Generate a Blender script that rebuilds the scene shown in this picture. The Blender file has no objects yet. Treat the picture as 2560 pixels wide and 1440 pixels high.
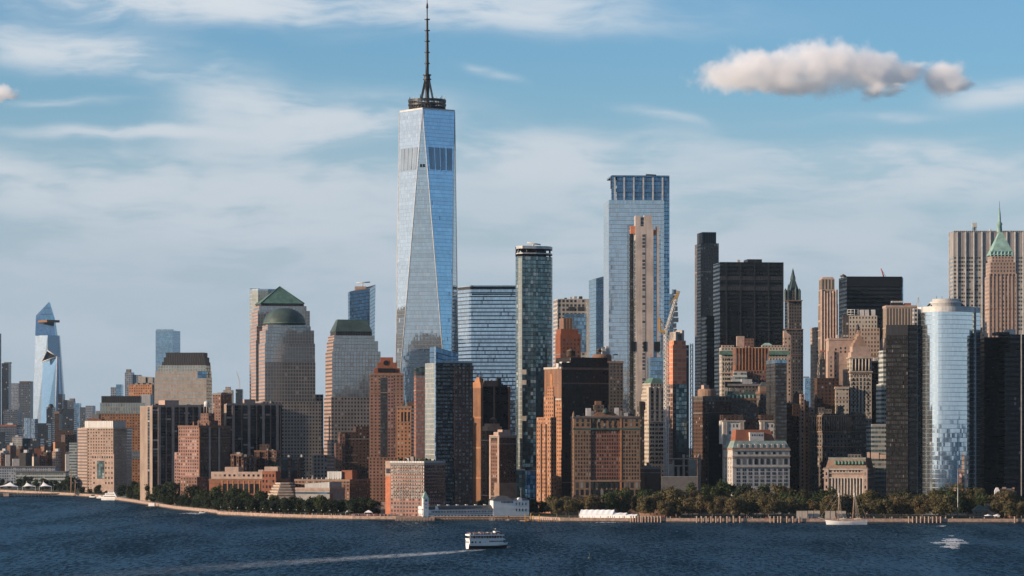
import bpy, math, random
from mathutils import Vector, Matrix
R = math.radians
C = bpy.context.scene.collection
SC = bpy.context.scene
# ---------------------------------------------------------------- camera, sky, sun, exposure
F, YH, H = 7880.0, 1081.0, 70.0          # focal length in photo pixels, horizon row, eye height (m)
SUN_S, SUN_E = 19.0, 14.0                # sun: degrees behind the camera's left, elevation
cam = bpy.data.objects.new('camera', bpy.data.cameras.new('camera')); C.objects.link(cam)
cam.location = (0, 0, H); cam.rotation_euler = (R(90), 0, 0)
cam.data.sensor_width = 36; cam.data.lens = F/2560*36; cam.data.shift_y = (YH-720)/2560
cam.data.clip_start = 1; cam.data.clip_end = 60000
SC.camera = cam
SC.view_settings.view_transform = 'Standard'; SC.view_settings.look = 'None'
SC.view_settings.exposure = 0.5; SC.view_settings.gamma = 1; SC.view_settings.use_curve_mapping = False
SC.render.engine = 'CYCLES'
SC.cycles.use_denoising = True; SC.cycles.max_bounces = 14; SC.cycles.diffuse_bounces = 3; SC.cycles.glossy_bounces = 4; SC.cycles.volume_bounces = 14; SC.cycles.volume_step_rate = .6
SC.cycles.transparent_max_bounces = 16; SC.cycles.sample_clamp_indirect = 4
SC.cycles.caustics_reflective = False; SC.cycles.caustics_refractive = False

class NT:
    """small helper to write node graphs"""
    def __init__(s, tree): s.t = tree; s.n = tree.nodes; s.l = tree.links
    def node(s, typ, **kw):
        n = s.n.new(typ)
        for k, v in kw.items(): setattr(n, k, v)
        return n
    def put(s, sock, v):
        if isinstance(v, bpy.types.NodeSocket): s.l.new(v, sock)
        else: sock.default_value = v
    def m(s, op, a, b=0.0, c=None, clamp=False):
        n = s.node('ShaderNodeMath', operation=op, use_clamp=clamp)
        s.put(n.inputs[0], a); s.put(n.inputs[1], b)
        if c is not None: s.put(n.inputs[2], c)
        return n.outputs[0]
    def v(s, op, a, b=(0, 0, 0), scale=None):
        n = s.node('ShaderNodeVectorMath', operation=op)
        s.put(n.inputs[0], a); s.put(n.inputs[1], b)
        if scale is not None: s.put(n.inputs['Scale'], scale)
        return n.outputs['Value'] if op in ('DOT_PRODUCT', 'LENGTH') else n.outputs[0]
    def xyz(s, x, y, z):
        n = s.node('ShaderNodeCombineXYZ')
        s.put(n.inputs[0], x); s.put(n.inputs[1], y); s.put(n.inputs[2], z)
        return n.outputs[0]
    def mix(s, f, a, b, blend='MIX'):
        n = s.node('ShaderNodeMix', data_type='RGBA', blend_type=blend)
        s.put(n.inputs[0], f); s.put(n.inputs[6], a); s.put(n.inputs[7], b)
        return n.outputs[2]
    def noise(s, vec, scale, detail=4, rough=.55, dist=0.0):
        n = s.node('ShaderNodeTexNoise')
        s.put(n.inputs['Vector'], vec); n.inputs['Scale'].default_value = scale
        n.inputs['Detail'].default_value = detail; n.inputs['Roughness'].default_value = rough
        n.inputs['Distortion'].default_value = dist
        return n.outputs[0]
    def remap(s, x, a, b, c=0.0, d=1.0, smooth=True):
        n = s.node('ShaderNodeMapRange', interpolation_type='SMOOTHSTEP' if smooth else 'LINEAR')
        s.put(n.inputs[0], x)
        for i, q in enumerate((a, b, c, d)): s.put(n.inputs[i+1], q)
        return n.outputs[0]

def c4(c): return (c[0], c[1], c[2], 1.0)

def make_world():
    w = bpy.data.worlds.new('World'); SC.world = w; w.use_nodes = True
    T = NT(w.node_tree); T.n.clear()
    out = T.node('ShaderNodeOutputWorld'); bg = T.node('ShaderNodeBackground')
    T.l.new(bg.outputs[0], out.inputs[0]); bg.inputs[1].default_value = SKY_STRENGTH
    sky = T.node('ShaderNodeTexSky', sky_type='NISHITA', sun_disc=False)
    sky.sun_elevation = R(SUN_E); sky.sun_rotation = math.atan2(-math.cos(R(SUN_S)), -math.sin(R(SUN_S)))
    sky.altitude = 0; sky.air_density = 1.0; sky.dust_density = 0.6; sky.ozone_density = 2.5
    g = T.node('ShaderNodeTexCoord').outputs['Generated']
    sp = T.node('ShaderNodeSeparateXYZ'); T.l.new(g, sp.inputs[0])
    ay = T.m('MAXIMUM', T.m('ABSOLUTE', sp.outputs[1]), .05)
    # bearing and height of the sky direction, in units of 1000 photo pixels (127 milliradians)
    u = T.m('MULTIPLY_ADD', T.m('DIVIDE', sp.outputs[0], ay), F/1000, 1.28)
    v = T.m('MULTIPLY_ADD', T.m('DIVIDE', sp.outputs[2], ay), -F/1000, YH/1000)
    hv = T.m('SQRT', T.m('ADD', T.m('POWER', sp.outputs[0], 2.0), T.m('POWER', sp.outputs[1], 2.0)))
    ve = T.m('MULTIPLY_ADD', T.m('DIVIDE', sp.outputs[2], T.m('MAXIMUM', hv, .02)), -F/1000, YH/1000)
    p = T.xyz(u, v, 0.0)
    wn = T.node('ShaderNodeTexNoise'); T.l.new(p, wn.inputs['Vector'])
    wn.inputs['Scale'].default_value = 2.2; wn.inputs['Detail'].default_value = 3
    warp = T.v('MULTIPLY', T.v('SUBTRACT', wn.outputs[1], (.5, .5, .5)), (.30, .11, 0))
    pw = T.v('ADD', p, warp)
    sw = T.node('ShaderNodeSeparateXYZ'); T.l.new(pw, sw.inputs[0])
    uw, vw = sw.outputs[0], sw.outputs[1]
    tot = None
    for (cx, cy, rx, ry, k, tilt) in CLOUDS:
        dx = T.m('MULTIPLY_ADD', uw, 1.0, -cx)
        dy = T.m('MULTIPLY_ADD', dx, -tilt, T.m('SUBTRACT', vw, cy))
        q = T.m('ADD', T.m('POWER', T.m('ABSOLUTE', T.m('DIVIDE', dx, rx)), 2.0), T.m('POWER', T.m('ABSOLUTE', T.m('DIVIDE', dy, ry)), 2.0))
        e = T.m('MULTIPLY', T.m('EXPONENT', T.m('MULTIPLY', q, -1.0)), k)
        tot = e if tot is None else T.m('ADD', tot, e)
    st = T.v('MULTIPLY', pw, (1.0, 3.6, 1.0))
    n1 = T.noise(st, 2.6, 6, .54, .25)
    st2 = T.v('MULTIPLY', pw, (1.0, 7.0, 1.0))
    n2 = T.noise(st2, 9.0, 5, .6, .2)
    nn = T.m('ADD', T.m('MULTIPLY', n1, .85), T.m('MULTIPLY', n2, .15))
    nn = T.remap(nn, .37, .64, .15, 1.4)
    dens = T.m('MULTIPLY', tot, nn)
    # sky away from the photographed part (behind the camera): broken thin cloud
    gen = T.remap(T.noise(T.v('MULTIPLY', p, (1, 2.0, 1)), .9, 5, .6), .45, .75, 0, .75)
    inside = T.m('MULTIPLY', T.remap(sp.outputs[1], .2, .5, 0, 1), T.remap(v, -1.6, -.4, 0, 1))
    dens = T.m('ADD', T.m('MULTIPLY', dens, inside), T.m('MULTIPLY', gen, T.m('SUBTRACT', 1.0, inside)))
    # bright veil added in the unseen sky sunward, clearer blue opposite, for glass reflections
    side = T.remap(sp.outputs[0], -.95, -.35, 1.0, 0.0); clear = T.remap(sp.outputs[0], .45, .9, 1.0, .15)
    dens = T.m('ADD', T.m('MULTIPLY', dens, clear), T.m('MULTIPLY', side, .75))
    dens = T.m('SUBTRACT', 1.0, T.m('EXPONENT', T.m('MULTIPLY', dens, -1.7)), clamp=True)
    skyc = T.mix(1.0, sky.outputs[0], c4(SKY_TINT), 'MULTIPLY')
    ramp = T.remap(ve, -.1, 1.05, 0.0, 1.0, False)
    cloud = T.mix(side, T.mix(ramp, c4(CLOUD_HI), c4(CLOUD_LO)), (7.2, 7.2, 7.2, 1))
    skyc = T.mix(T.m('MULTIPLY', T.remap(ve, .12, .80), .88), skyc, c4(CLOUD_LO))
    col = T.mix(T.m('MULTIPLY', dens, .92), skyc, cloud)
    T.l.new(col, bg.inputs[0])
    w.cycles.sampling_method = 'MANUAL'; w.cycles.sample_map_resolution = 512

SKY_STRENGTH = 0.106
SKY_TINT = (.55, .775, .97)
CLOUD_HI = (5.0, 5.25, 5.5); CLOUD_LO = (2.8, 3.35, 3.98)
# thin cloud banks: bearing, height, half sizes (thousands of pixels), strength, tilt
CLOUDS = [(.42, .012, .30, .032, 1.8, .0), (1.05, .015, .48, .045, 1.2, .02), (1.35, .06, .25, .03, .5, .05),
          (.16, .13, .26, .042, 1.5, .08), (.36, .175, .16, .03, .7, .05), (.17, .262, .12, .008, .6, .0),
          (.34, .33, .20, .011, 2.6, .0), (.66, .265, .16, .05, 1.1, .15), (.80, .31, .24, .055, 1.5, .0),
          (.70, .36, .25, .03, .8, -.1), (.36, .395, .09, .018, .6, .4), (.05, .44, .18, .035, 1.0, .3),
          (.30, .49, .42, .07, 1.7, .10), (.72, .46, .36, .05, 1.7, -.05), (.80, .56, .38, .06, 1.0, .0),
          (1.42, .385, .26, .045, 1.6, -.03), (1.35, .42, .30, .03, .7, .0), (1.65, .48, .5, .07, .8, .0),
          (2.25, .385, .36, .028, 1.6, .04), (2.35, .44, .35, .05, 1.3, .0), (1.64, .285, .085, .010, .7, .18),
          (1.21, .195, .06, .009, .6, .2), (2.53, .235, .10, .028, 1.0, -.1), (2.20, .29, .15, .012, .5, .0),
          (1.0, .66, 1.9, .11, .45, .0), (.6, .83, 1.2, .05, .4, .0), (2.0, .62, .9, .08, .5, .0), (1.5, .96, 2.5, .10, .5, .0)]
make_world()
sun = bpy.data.objects.new('sun', bpy.data.lights.new('sun', 'SUN')); C.objects.link(sun)
sun.data.energy = 5.0; sun.data.angle = R(.55); sun.data.color = (1.0, .76, .56)
SV = Vector((-math.cos(R(SUN_S))*math.cos(R(SUN_E)), -math.sin(R(SUN_S))*math.cos(R(SUN_E)), math.sin(R(SUN_E))))
sun.rotation_euler = SV.to_track_quat('Z', 'Y').to_euler()
sun.location = SV*3000

# ---------------------------------------------------------------- materials
def new_mat(name):
    m = bpy.data.materials.new(name); m.use_nodes = True
    T = NT(m.node_tree); T.n.clear()
    T.out = T.node('ShaderNodeOutputMaterial')
    return m, T
MATS = {}
ALB = .72                                 # all wall and paint tones below are scaled to real-world reflectance
def plain(name, col, rough=.8, met=0.0, var=.18, scale=.25, spec=.3):
    """painted, stone or metal surface with uneven tone"""
    if name in MATS: return MATS[name]
    m, T = new_mat(name)
    b = T.node('ShaderNodeBsdfPrincipled')
    g = T.node('ShaderNodeTexCoord').outputs['Object']
    n = T.noise(g, scale, 5, .65)
    k = T.remap(n, .3, .7, 1-var, 1+var)
    T.l.new(T.mix(1.0, c4(tuple(q*ALB for q in col)), T.xyz(k, k, k), 'MULTIPLY'), b.inputs['Base Color'])
    b.inputs['Roughness'].default_value = rough; b.inputs['Metallic'].default_value = met
    b.inputs['Specular IOR Level'].default_value = spec
    T.l.new(b.outputs[0], T.out.inputs[0]); MATS[name] = m
    return m

def pattern_group():
    """window grid: UV in bays and storeys -> mask, random value, random colour"""
    t = bpy.data.node_groups.new('window_pattern', 'ShaderNodeTree')
    for n, k in (('WW', 'NodeSocketFloat'), ('WH', 'NodeSocketFloat')): t.interface.new_socket(n, in_out='INPUT', socket_type=k)
    for n, k in (('Mask', 'NodeSocketFloat'), ('Rand', 'NodeSocketFloat'), ('Color', 'NodeSocketColor'), ('Row', 'NodeSocketFloat')): t.interface.new_socket(n, in_out='OUTPUT', socket_type=k)
    T = NT(t)
    gi = T.node('NodeGroupInput'); go = T.node('NodeGroupOutput')
    sp = T.node('ShaderNodeSeparateXYZ'); T.l.new(T.node('ShaderNodeUVMap').outputs[0], sp.inputs[0])
    fu = T.m('ABSOLUTE', T.m('SUBTRACT', T.m('FRACT', sp.outputs[0]), .5))
    fv = T.m('ABSOLUTE', T.m('SUBTRACT', T.m('FRACT', sp.outputs[1]), .5))
    mk = T.m('MULTIPLY', T.m('LESS_THAN', fu, T.m('MULTIPLY', gi.outputs[0], .5)), T.m('LESS_THAN', fv, T.m('MULTIPLY', gi.outputs[1], .5)))
    oi = T.node('ShaderNodeObjectInfo')
    wn = T.node('ShaderNodeTexWhiteNoise', noise_dimensions='3D')
    T.l.new(T.xyz(T.m('FLOOR', sp.outputs[0]), T.m('FLOOR', sp.outputs[1]), T.m('MULTIPLY', oi.outputs['Random'], 91.0)), wn.inputs['Vector'])
    w2 = T.node('ShaderNodeTexWhiteNoise', noise_dimensions='2D')
    T.l.new(T.xyz(T.m('FLOOR', sp.outputs[1]), T.m('MULTIPLY', oi.outputs['Random'], 51.0), 0.0), w2.inputs['Vector'])
    T.l.new(mk, go.inputs[0]); T.l.new(wn.outputs[0], go.inputs[1]); T.l.new(wn.outputs[1], go.inputs[2]); T.l.new(w2.outputs[0], go.inputs[3])
    return t
PG = pattern_group()
STY = {}
def style(name, wall, glass, bay, floor, ww, wh, met=.15, gr=.12, tilt=.03, var=.6, blind=.10, wr=.8, wmet=0.0, rowvar=0.0, blindc=(.30, .28, .25)):
    STY[name] = (wall, glass, bay, floor, ww, wh, met, gr, tilt, var, blind, wr, wmet, rowvar, blindc)
def smat(name):
    if name in MATS: return MATS[name]
    wall, glass, bay, floor, ww, wh, met, gr, tilt, var, blind, wr, wmet, rowvar, blindc = STY[name]
    if name.startswith('glass') and blindc == (.30, .28, .25): blindc = tuple(q*.75 for q in glass)
    m, T = new_mat(name)
    pg = T.node('ShaderNodeGroup'); pg.node_tree = PG
    pg.inputs[0].default_value = ww; pg.inputs[1].default_value = wh
    mask, rnd, rc, row = pg.outputs[0], pg.outputs[1], pg.outputs[2], pg.outputs[3]
    g = T.node('ShaderNodeTexCoord').outputs['Object']
    # wall: patchy weathering and vertical streaks
    n = T.noise(g, .06, 5, .65)
    ns = T.noise(T.v('MULTIPLY', g, (.55, .55, .03)), 1.0, 4, .6)
    k = T.m('ADD', T.remap(n, .3, .7, .82, 1.12), T.remap(ns, .3, .7, -.10, .08))
    wl = T.node('ShaderNodeBsdfPrincipled')
    T.l.new(T.mix(1.0, c4(tuple(q*ALB for q in wall)), T.xyz(k, k, k), 'MULTIPLY'), wl.inputs['Base Color'])
    wl.inputs['Roughness'].default_value = wr; wl.inputs['Metallic'].default_value = wmet
    wl.inputs['Specular IOR Level'].default_value = .12
    gl = T.node('ShaderNodeBsdfPrincipled')
    kk = T.m('MULTIPLY_ADD', rnd, 2*var, 1-var)
    if rowvar: kk = T.m('MULTIPLY', kk, T.m('MULTIPLY_ADD', row, 2*rowvar, 1-rowvar))
    gc = T.mix(1.0, c4(glass), T.xyz(kk, kk, kk), 'MULTIPLY')
    isb = T.m('GREATER_THAN', rnd, 1-blind)
    gc = T.mix(isb, gc, c4(blindc))
    T.l.new(gc, gl.inputs['Base Color'])
    T.l.new(T.m('MULTIPLY', met, T.m('SUBTRACT', 1.0, T.m('MULTIPLY', isb, .7))), gl.inputs['Metallic'])
    gl.inputs['Roughness'].default_value = gr; gl.inputs['IOR'].default_value = 1.35 if met < .06 else 1.6
    nrm = T.node('ShaderNodeNewGeometry').outputs['Normal']
    wav = T.node('ShaderNodeTexNoise'); T.l.new(g, wav.inputs['Vector']); wav.inputs['Scale'].default_value = .12
    tl = T.v('SCALE', T.v('SUBTRACT', rc, (.5, .5, .5)), scale=tilt)
    t2 = T.v('SCALE', T.v('SUBTRACT', wav.outputs[1], (.5, .5, .5)), scale=tilt*1.2)
    T.l.new(T.v('NORMALIZE', T.v('ADD', T.v('ADD', nrm, tl), t2)), gl.inputs['Normal'])
    mx = T.node('ShaderNodeMixShader')
    T.l.new(mask, mx.inputs[0]); T.l.new(wl.outputs[0], mx.inputs[1]); T.l.new(gl.outputs[0], mx.inputs[2])
    T.l.new(mx.outputs[0], T.out.inputs[0]); MATS[name] = m
    return m
def pane_mat():
    if 'window_glass' in MATS: return MATS['window_glass']
    m, T = new_mat('window_glass')
    r = T.node('ShaderNodeObjectInfo').outputs['Random']
    gi = T.node('ShaderNodeNewGeometry')
    wn = T.node('ShaderNodeTexWhiteNoise', noise_dimensions='2D')
    T.l.new(T.xyz(r, gi.outputs['Random Per Island'], 0.0), wn.inputs['Vector'])
    col = T.mix(T.remap(wn.outputs[0], .68, .98, 0, 1), (.012, .014, .017, 1), (.20, .19, .17, 1))
    b = T.node('ShaderNodeBsdfPrincipled'); T.l.new(col, b.inputs['Base Color'])
    b.inputs['Roughness'].default_value = .12; b.inputs['IOR'].default_value = 1.5
    tl = T.v('SCALE', T.v('SUBTRACT', wn.outputs[1], (.5, .5, .5)), scale=.05)
    T.l.new(T.v('NORMALIZE', T.v('ADD', gi.outputs['Normal'], tl)), b.inputs['Normal'])
    T.l.new(b.outputs[0], T.out.inputs[0]); MATS['window_glass'] = m
    return m

# ---------------------------------------------------------------- mesh helpers
def wx(px, Y): return (px-1280)/F*Y
def wz(py, Y): return H+(YH-py)/F*Y

class MB:
    """collects faces, then links them as ONE mesh object"""
    def __init__(s): s.v = []; s.f = []; s.uv = []; s.mi = []; s.mats = []; s.sm = []
    def mid(s, m):
        if isinstance(m, str): m = smat(m) if m in STY else MATS[m]
        if m not in s.mats: s.mats.append(m)
        return s.mats.index(m)
    def face(s, pts, m, uv=None, smooth=False):
        i = len(s.v); s.v += [tuple(p) for p in pts]; s.f.append(tuple(range(i, i+len(pts))))
        s.uv += list(uv) if uv else [(0.0, 0.0)]*len(pts)
        s.mi.append(s.mid(m)); s.sm.append(smooth)
    def wall(s, a, b, c, d, m, k=0, bay=None, floor=None):
        """vertical (or leaning) quad a-b bottom, c-d top; UV in bays and storeys"""
        if isinstance(m, str) and m in STY:
            by = bay or STY[m][2]; fl = floor or STY[m][3]
            L = (Vector(b)-Vector(a)).length; Hh = abs(d[2]-a[2])
            nb = max(1, round(max(L, (Vector(c)-Vector(d)).length)/by)); nf = max(1, round(Hh/fl)); o = 31*k
            uv = [(o, 0), (o+nb, 0), (o+nb, nf), (o, nf)]
        else: uv = None
        s.face((a, b, c, d), m, uv)
    def prism(s, poly, z0, z1, m, roof='roof_grey', top=None, cap=True, bay=None, floor=None, bottom=False, mats=None, zt=None):
        """footprint (counter-clockwise) carried up from z0 to z1; top = another footprint with as many corners; zt = a height for each top corner"""
        top = top or poly; n = len(poly)
        zz = zt or [z1]*n
        for i in range(n):
            j = (i+1) % n
            if (Vector(poly[i])-Vector(poly[j])).length < 1e-4 and (Vector(top[i])-Vector(top[j])).length < 1e-4: continue
            mm = mats.get(i, m) if mats else m
            s.wall((*poly[i], z0), (*poly[j], z0), (*top[j], zz[j]), (*top[i], zz[i]), mm, i, bay, floor)
        if cap: s.face([(*p, q) for p, q in zip(top, zz)], roof)
        if bottom: s.face([(*p, z0) for p in reversed(poly)], roof)
    def box(s, x0, x1, y0, y1, z0, z1, m, roof=None, **kw):
        s.prism([(x0, y0), (x1, y0), (x1, y1), (x0, y1)], z0, z1, m, roof or m, bottom=True, **kw)
    def tube(s, p0, p1, r0, r1, m, n=8, cap=True, smooth=True):
        p0, p1 = Vector(p0), Vector(p1); d = (p1-p0).normalized()
        a = d.orthogonal().normalized(); b = d.cross(a)
        r = [[p+(a*math.cos(2*math.pi*i/n)+b*math.sin(2*math.pi*i/n))*q for i in range(n)] for p, q in ((p0, r0), (p1, r1))]
        for i in range(n):
            j = (i+1) % n
            s.face((r[0][i], r[0][j], r[1][j], r[1][i]), m, smooth=smooth)
        if cap:
            s.face(list(reversed(r[0])), m); s.face(r[1], m)
    def lathe(s, prof, m, n=20, cx=0.0, cy=0.0, smooth=True, sx=1.0, sy=1.0):
        """profile [(radius, z)...] turned about a vertical axis"""
        for (r0, z0), (r1, z1) in zip(prof, prof[1:]):
            for i in range(n):
                t0, t1 = 2*math.pi*i/n, 2*math.pi*(i+1)/n
                P = lambda r, t, z: (cx+sx*r*math.cos(t), cy+sy*r*math.sin(t), z)
                if r1 < 1e-4: s.face((P(r0, t0, z0), P(r0, t1, z0), P(0, 0, z1)), m, smooth=smooth)
                elif r0 < 1e-4: s.face((P(0, 0, z0), P(r1, t1, z1), P(r1, t0, z1)), m, smooth=smooth)
                else: s.face((P(r0, t0, z0), P(r0, t1, z0), P(r1, t1, z1), P(r1, t0, z1)), m, smooth=smooth)
    def build(s, name, parent=None, loc=None):
        me = bpy.data.meshes.new(name); me.from_pydata(s.v, [], s.f)
        for m in s.mats: me.materials.append(m)
        me.polygons.foreach_set('material_index', s.mi); me.polygons.foreach_set('use_smooth', s.sm)
        uv = me.uv_layers.new(name='UVMap'); uv.data.foreach_set('uv', [c for p in s.uv for c in p])
        if any(s.sm):
            import bmesh
            b = bmesh.new(); b.from_mesh(me); bmesh.ops.remove_doubles(b, verts=b.verts, dist=1e-4); b.to_mesh(me); b.free()
        o = bpy.data.objects.new(name, me); C.objects.link(o)
        if parent: o.parent = parent
        if loc: o.location = loc
        return o

def tag(o, label=None, cat=None, group=None, kind=None):
    for k, v in (('label', label), ('category', cat), ('group', group), ('kind', kind)):
        if v: o[k] = v
    return o
def thing(name, label, cat, loc=(0, 0, 0), rz=0.0, group=None):
    o = bpy.data.objects.new(name, None); C.objects.link(o); o.empty_display_size = 2
    o.location = loc; o.rotation_euler = (0, 0, rz)
    return tag(o, label, cat, group)
def copy_tree(o, parent=None):
    c = o.copy(); C.objects.link(c)
    if parent: c.parent = parent
    for ch in list(o.children): copy_tree(ch, c)
    return c
GZ = 3.0                                   # height of the made ground above the water
class Bld:
    pass
def bld(name, label, cat, Y, xs, top, st, yaw=13.0, d=None, tiers=(), roof='roof_grey', group=None, z0=GZ-.5, body='wall', cap=True, mats=None, trim=True):
    """a building whose front spans the photo columns xs at distance Y.
    xs = (left, near corner, right) when a side face shows, or (left, right) with depth d in metres."""
    a = R(yaw); ca, sa = math.cos(a), math.sin(a)
    l, r = (xs[0]-1280)/F, (xs[-1]-1280)/F
    if len(xs) == 3:
        Cx = wx(xs[1], Y)
        if yaw >= 0:
            w = (r*Y-Cx)/(ca-r*sa); dd = (Cx-l*Y)/(l*ca+sa); P = (Cx, Y); fl, fr = xs[1], xs[2]
        else:
            w = (Cx-l*Y)/(ca-l*sa); dd = (r*Y-Cx)/(-sa-r*ca); P = (Cx-w*ca, Y-w*sa); fl, fr = xs[0], xs[1]
        d = d or dd
    else:
        d = min(max(d or 30, 4), 90); lim = .25*(r-l)*Y
        Px = l*Y+max(0, min(lim, d*(l*ca+sa)))             # a side face seen in perspective takes its share of the span
        w = (r*Y-max(0, min(lim, -d*(sa+r*ca)))-Px)/(ca-r*sa); P = (Px, Y)
        fl = Px/Y*F+1280; fr = (Px+w*ca)/(Y+w*sa)*F+1280
    d = min(max(d or 30, 4), 90)
    b = Bld(); b.w, b.d, b.Y, b.s, b.fl, b.fr = w, d, Y, Y/F, fl, fr
    ctr = (P[0]+ca*w/2-sa*d/2, P[1]+sa*w/2+ca*d/2)
    b.root = thing(name, label, cat, (*ctr, z0), a, group); b.z0 = z0
    b.z = lambda py: wz(py, Y)-z0
    b.x = lambda px: ((px-fl)/(fr-fl)-.5)*w
    rect = lambda i: [(-w/2+i[0]*b.s, -d/2+i[2]*b.s), (w/2-i[1]*b.s, -d/2+i[2]*b.s), (w/2-i[1]*b.s, d/2-i[3]*b.s), (-w/2+i[0]*b.s, d/2-i[3]*b.s)]
    b.rect = rect
    m = MB(); m.prism(rect((0, 0, 0, 0)), 0, b.z(top), st, roof, cap=cap, mats=mats)
    zz = b.z(top); b.front = -d/2
    for t in tiers:                        # (style, top row, left, right, front, back insets in pixels)
        s2, ty = t[0], t[1]; ins = t[2:6]
        if min(w-(ins[0]+ins[1])*b.s, d-(ins[2]+ins[3])*b.s) < 1: ins = (ins[0], ins[1], 0.2*d/b.s, 0.2*d/b.s)
        m.prism(rect(ins), zz-.3, b.z(ty), s2, roof, mats=mats); zz = b.z(ty); b.ins = ins
    b.ztop = zz; b.left = -w/2; b.right = w/2
    b.body = m.build(body, b.root); b.nwin = 0
    if st.split('_')[0] in ('brick', 'stone', 'brown') and Y < 3700 and w > 7 and trim:
        e = .35+.15*RND.random(); tr = RND.choice(('stone_brown', 'stone_pink', 'roof_plant', 'brick_brown'))
        zt = b.z(top)
        if not tiers: part(b, 'parapet', lambda m: [m.box(-w/2-e, w/2+e, -d/2-e, -d/2+.3, zt-1.0, zt+.9, tr), m.box(-w/2-e, -w/2+.3, -d/2+.3, d/2, zt-1.0, zt+.9, tr), m.box(w/2-.3, w/2+e, -d/2+.3, d/2, zt-1.0, zt+.9, tr)])
        for f in (.9-.06*RND.random(), .16+.06*RND.random()): part(b, 'belt_course', lambda m: m.box(-w/2-.3, w/2+.3, -d/2-.3, d/2-.2, zt*f, zt*f+.8, tr))
        if not tiers:
            for k in range(3):
                cx, hh, ww = RND.uniform(-w*.35, w*.35), RND.uniform(1, 4.5), RND.uniform(1.2, 3.5)
                part(b, 'roof_plant', lambda m: m.box(cx-ww/2, cx+ww/2, -d*.2, -d*.2+ww, zt-.1, zt+hh, RND.choice(('roof_plant', 'roof_white', 'brick_brown'))))
    return b
def bpoly(name, label, cat, Y, pts, depth, top, st, roof='roof_grey', group=None, z0=GZ-.5, body='wall', topz=None, cap=True):
    """a building whose visible front is a chain of (photo column, metres behind Y)"""
    f = [(wx(px, Y+dy), Y+dy) for px, dy in pts]
    cx = sum(p[0] for p in f)/len(f)
    f = [(p[0]-cx, p[1]-Y) for p in f]
    poly = f+[(f[-1][0], max(f[-1][1]+1, depth)), (f[0][0], max(f[0][1]+1, depth))]
    b = Bld(); b.Y, b.s, b.z0 = Y, Y/F, z0; b.root = thing(name, label, cat, (cx, Y, z0), 0, group)
    b.z = lambda py: wz(py, Y)-z0; b.x = lambda px: wx(px, Y)-cx; b.poly = poly; b.d = depth; b.front = 0; b.nwin = 0
    b.w = f[-1][0]-f[0][0]; b.left = f[0][0]; b.right = f[-1][0]
    m = MB()
    m.prism(poly, 0, b.z(top), st, roof, cap=cap)
    b.ztop = b.z(top); b.body = m.build(body, b.root)
    return b
WINS = {}
def win_mesh(w, h, arch=False):
    k = (round(w, 1), round(h, 1), arch)
    if k not in WINS:
        m = MB(); g = pane_mat()
        if arch:
            pts = [(-w/2, -h/2), (w/2, -h/2)]+[(w/2*math.cos(t), h/2-w/2+w/2*math.sin(t)) for t in [math.pi*i/6 for i in range(7)]]
        else: pts = [(-w/2, -h/2), (w/2, -h/2), (w/2, h/2), (-w/2, h/2)]
        n = len(pts)
        m.face([(p[0], -.1, p[1]) for p in pts], g)
        for i in range(n):
            p, q = pts[i], pts[(i+1) % n]
            m.face([(p[0], .05, p[1]), (q[0], .05, q[1]), (q[0], -.1, q[1]), (p[0], -.1, p[1])], 'frame_dark')
        o = m.build('window'); WINS[k] = o.data; bpy.data.objects.remove(o)
    return WINS[k]
def windows(b, xa, xb, za, zb, nx, ny, w, h, face='front', off=None, arch=False, parent=None, cap=100):
    """a grid of separate window objects on one face; only past 100 on one building are the rest one mesh"""
    me = win_mesh(w, h, arch); rest = MB()
    if face == 'front': y0 = b.front if off is None else off; M = lambda u, z: (u, y0-.03, z); rz = 0
    elif face == 'left': x0 = b.left if off is None else off; M = lambda u, z: (x0-.03, u, z); rz = -math.pi/2
    else: x0 = b.right if off is None else off; M = lambda u, z: (x0+.03, u, z); rz = math.pi/2
    for j in range(ny):
        for i in range(nx):
            u = xa+(xb-xa)*(i+.5)/nx; z = zb-(zb-za)*(j+.5)/ny
            if b.nwin < cap:
                o = bpy.data.objects.new('window', me); C.objects.link(o); o.parent = parent or b.root
                o.location = M(u, z); o.rotation_euler = (0, 0, rz); b.nwin += 1
            else:
                mt = Matrix.Translation(M(u, z)) @ Matrix.Rotation(rz, 4, 'Z')
                for p in me.polygons:
                    rest.face([mt @ me.vertices[k].co for k in p.vertices], me.materials[p.material_index])
    if rest.f: tag(rest.build('windows', parent or b.root), kind='stuff')
def part(b, name, fn, parent=None):
    m = MB(); fn(m); return m.build(name, parent or b.root)
RND = random.Random(7)
def roof_box(b, name, px0, px1, y0, y1=None, st='roof_plant', fy=.25, by=.75, z=None):
    """a plant room or tank house on a roof, spanning photo columns px0..px1, up to row y0"""
    zb = b.ztop if z is None else z
    return part(b, name, lambda m: m.box(b.x(px0), b.x(px1), b.front+b.d*fy, b.front+b.d*by, zb-.2, b.z(y0), st, 'roof_grey'))
def clutter(b, n, px0, px1, z=None, hmax=4.0):
    zb = b.ztop if z is None else z
    for i in range(n):
        c = RND.uniform(b.x(px0), b.x(px1)); w = RND.uniform(1.2, 4); y = b.front+b.d*RND.uniform(.15, .8); h = RND.uniform(.8, hmax)
        k = RND.choice(['roof_plant', 'roof_white', 'roof_dark'])
        part(b, 'roof_plant', lambda m: m.box(c-w/2, c+w/2, y, y+w, zb-.1, zb+h, k))
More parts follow.
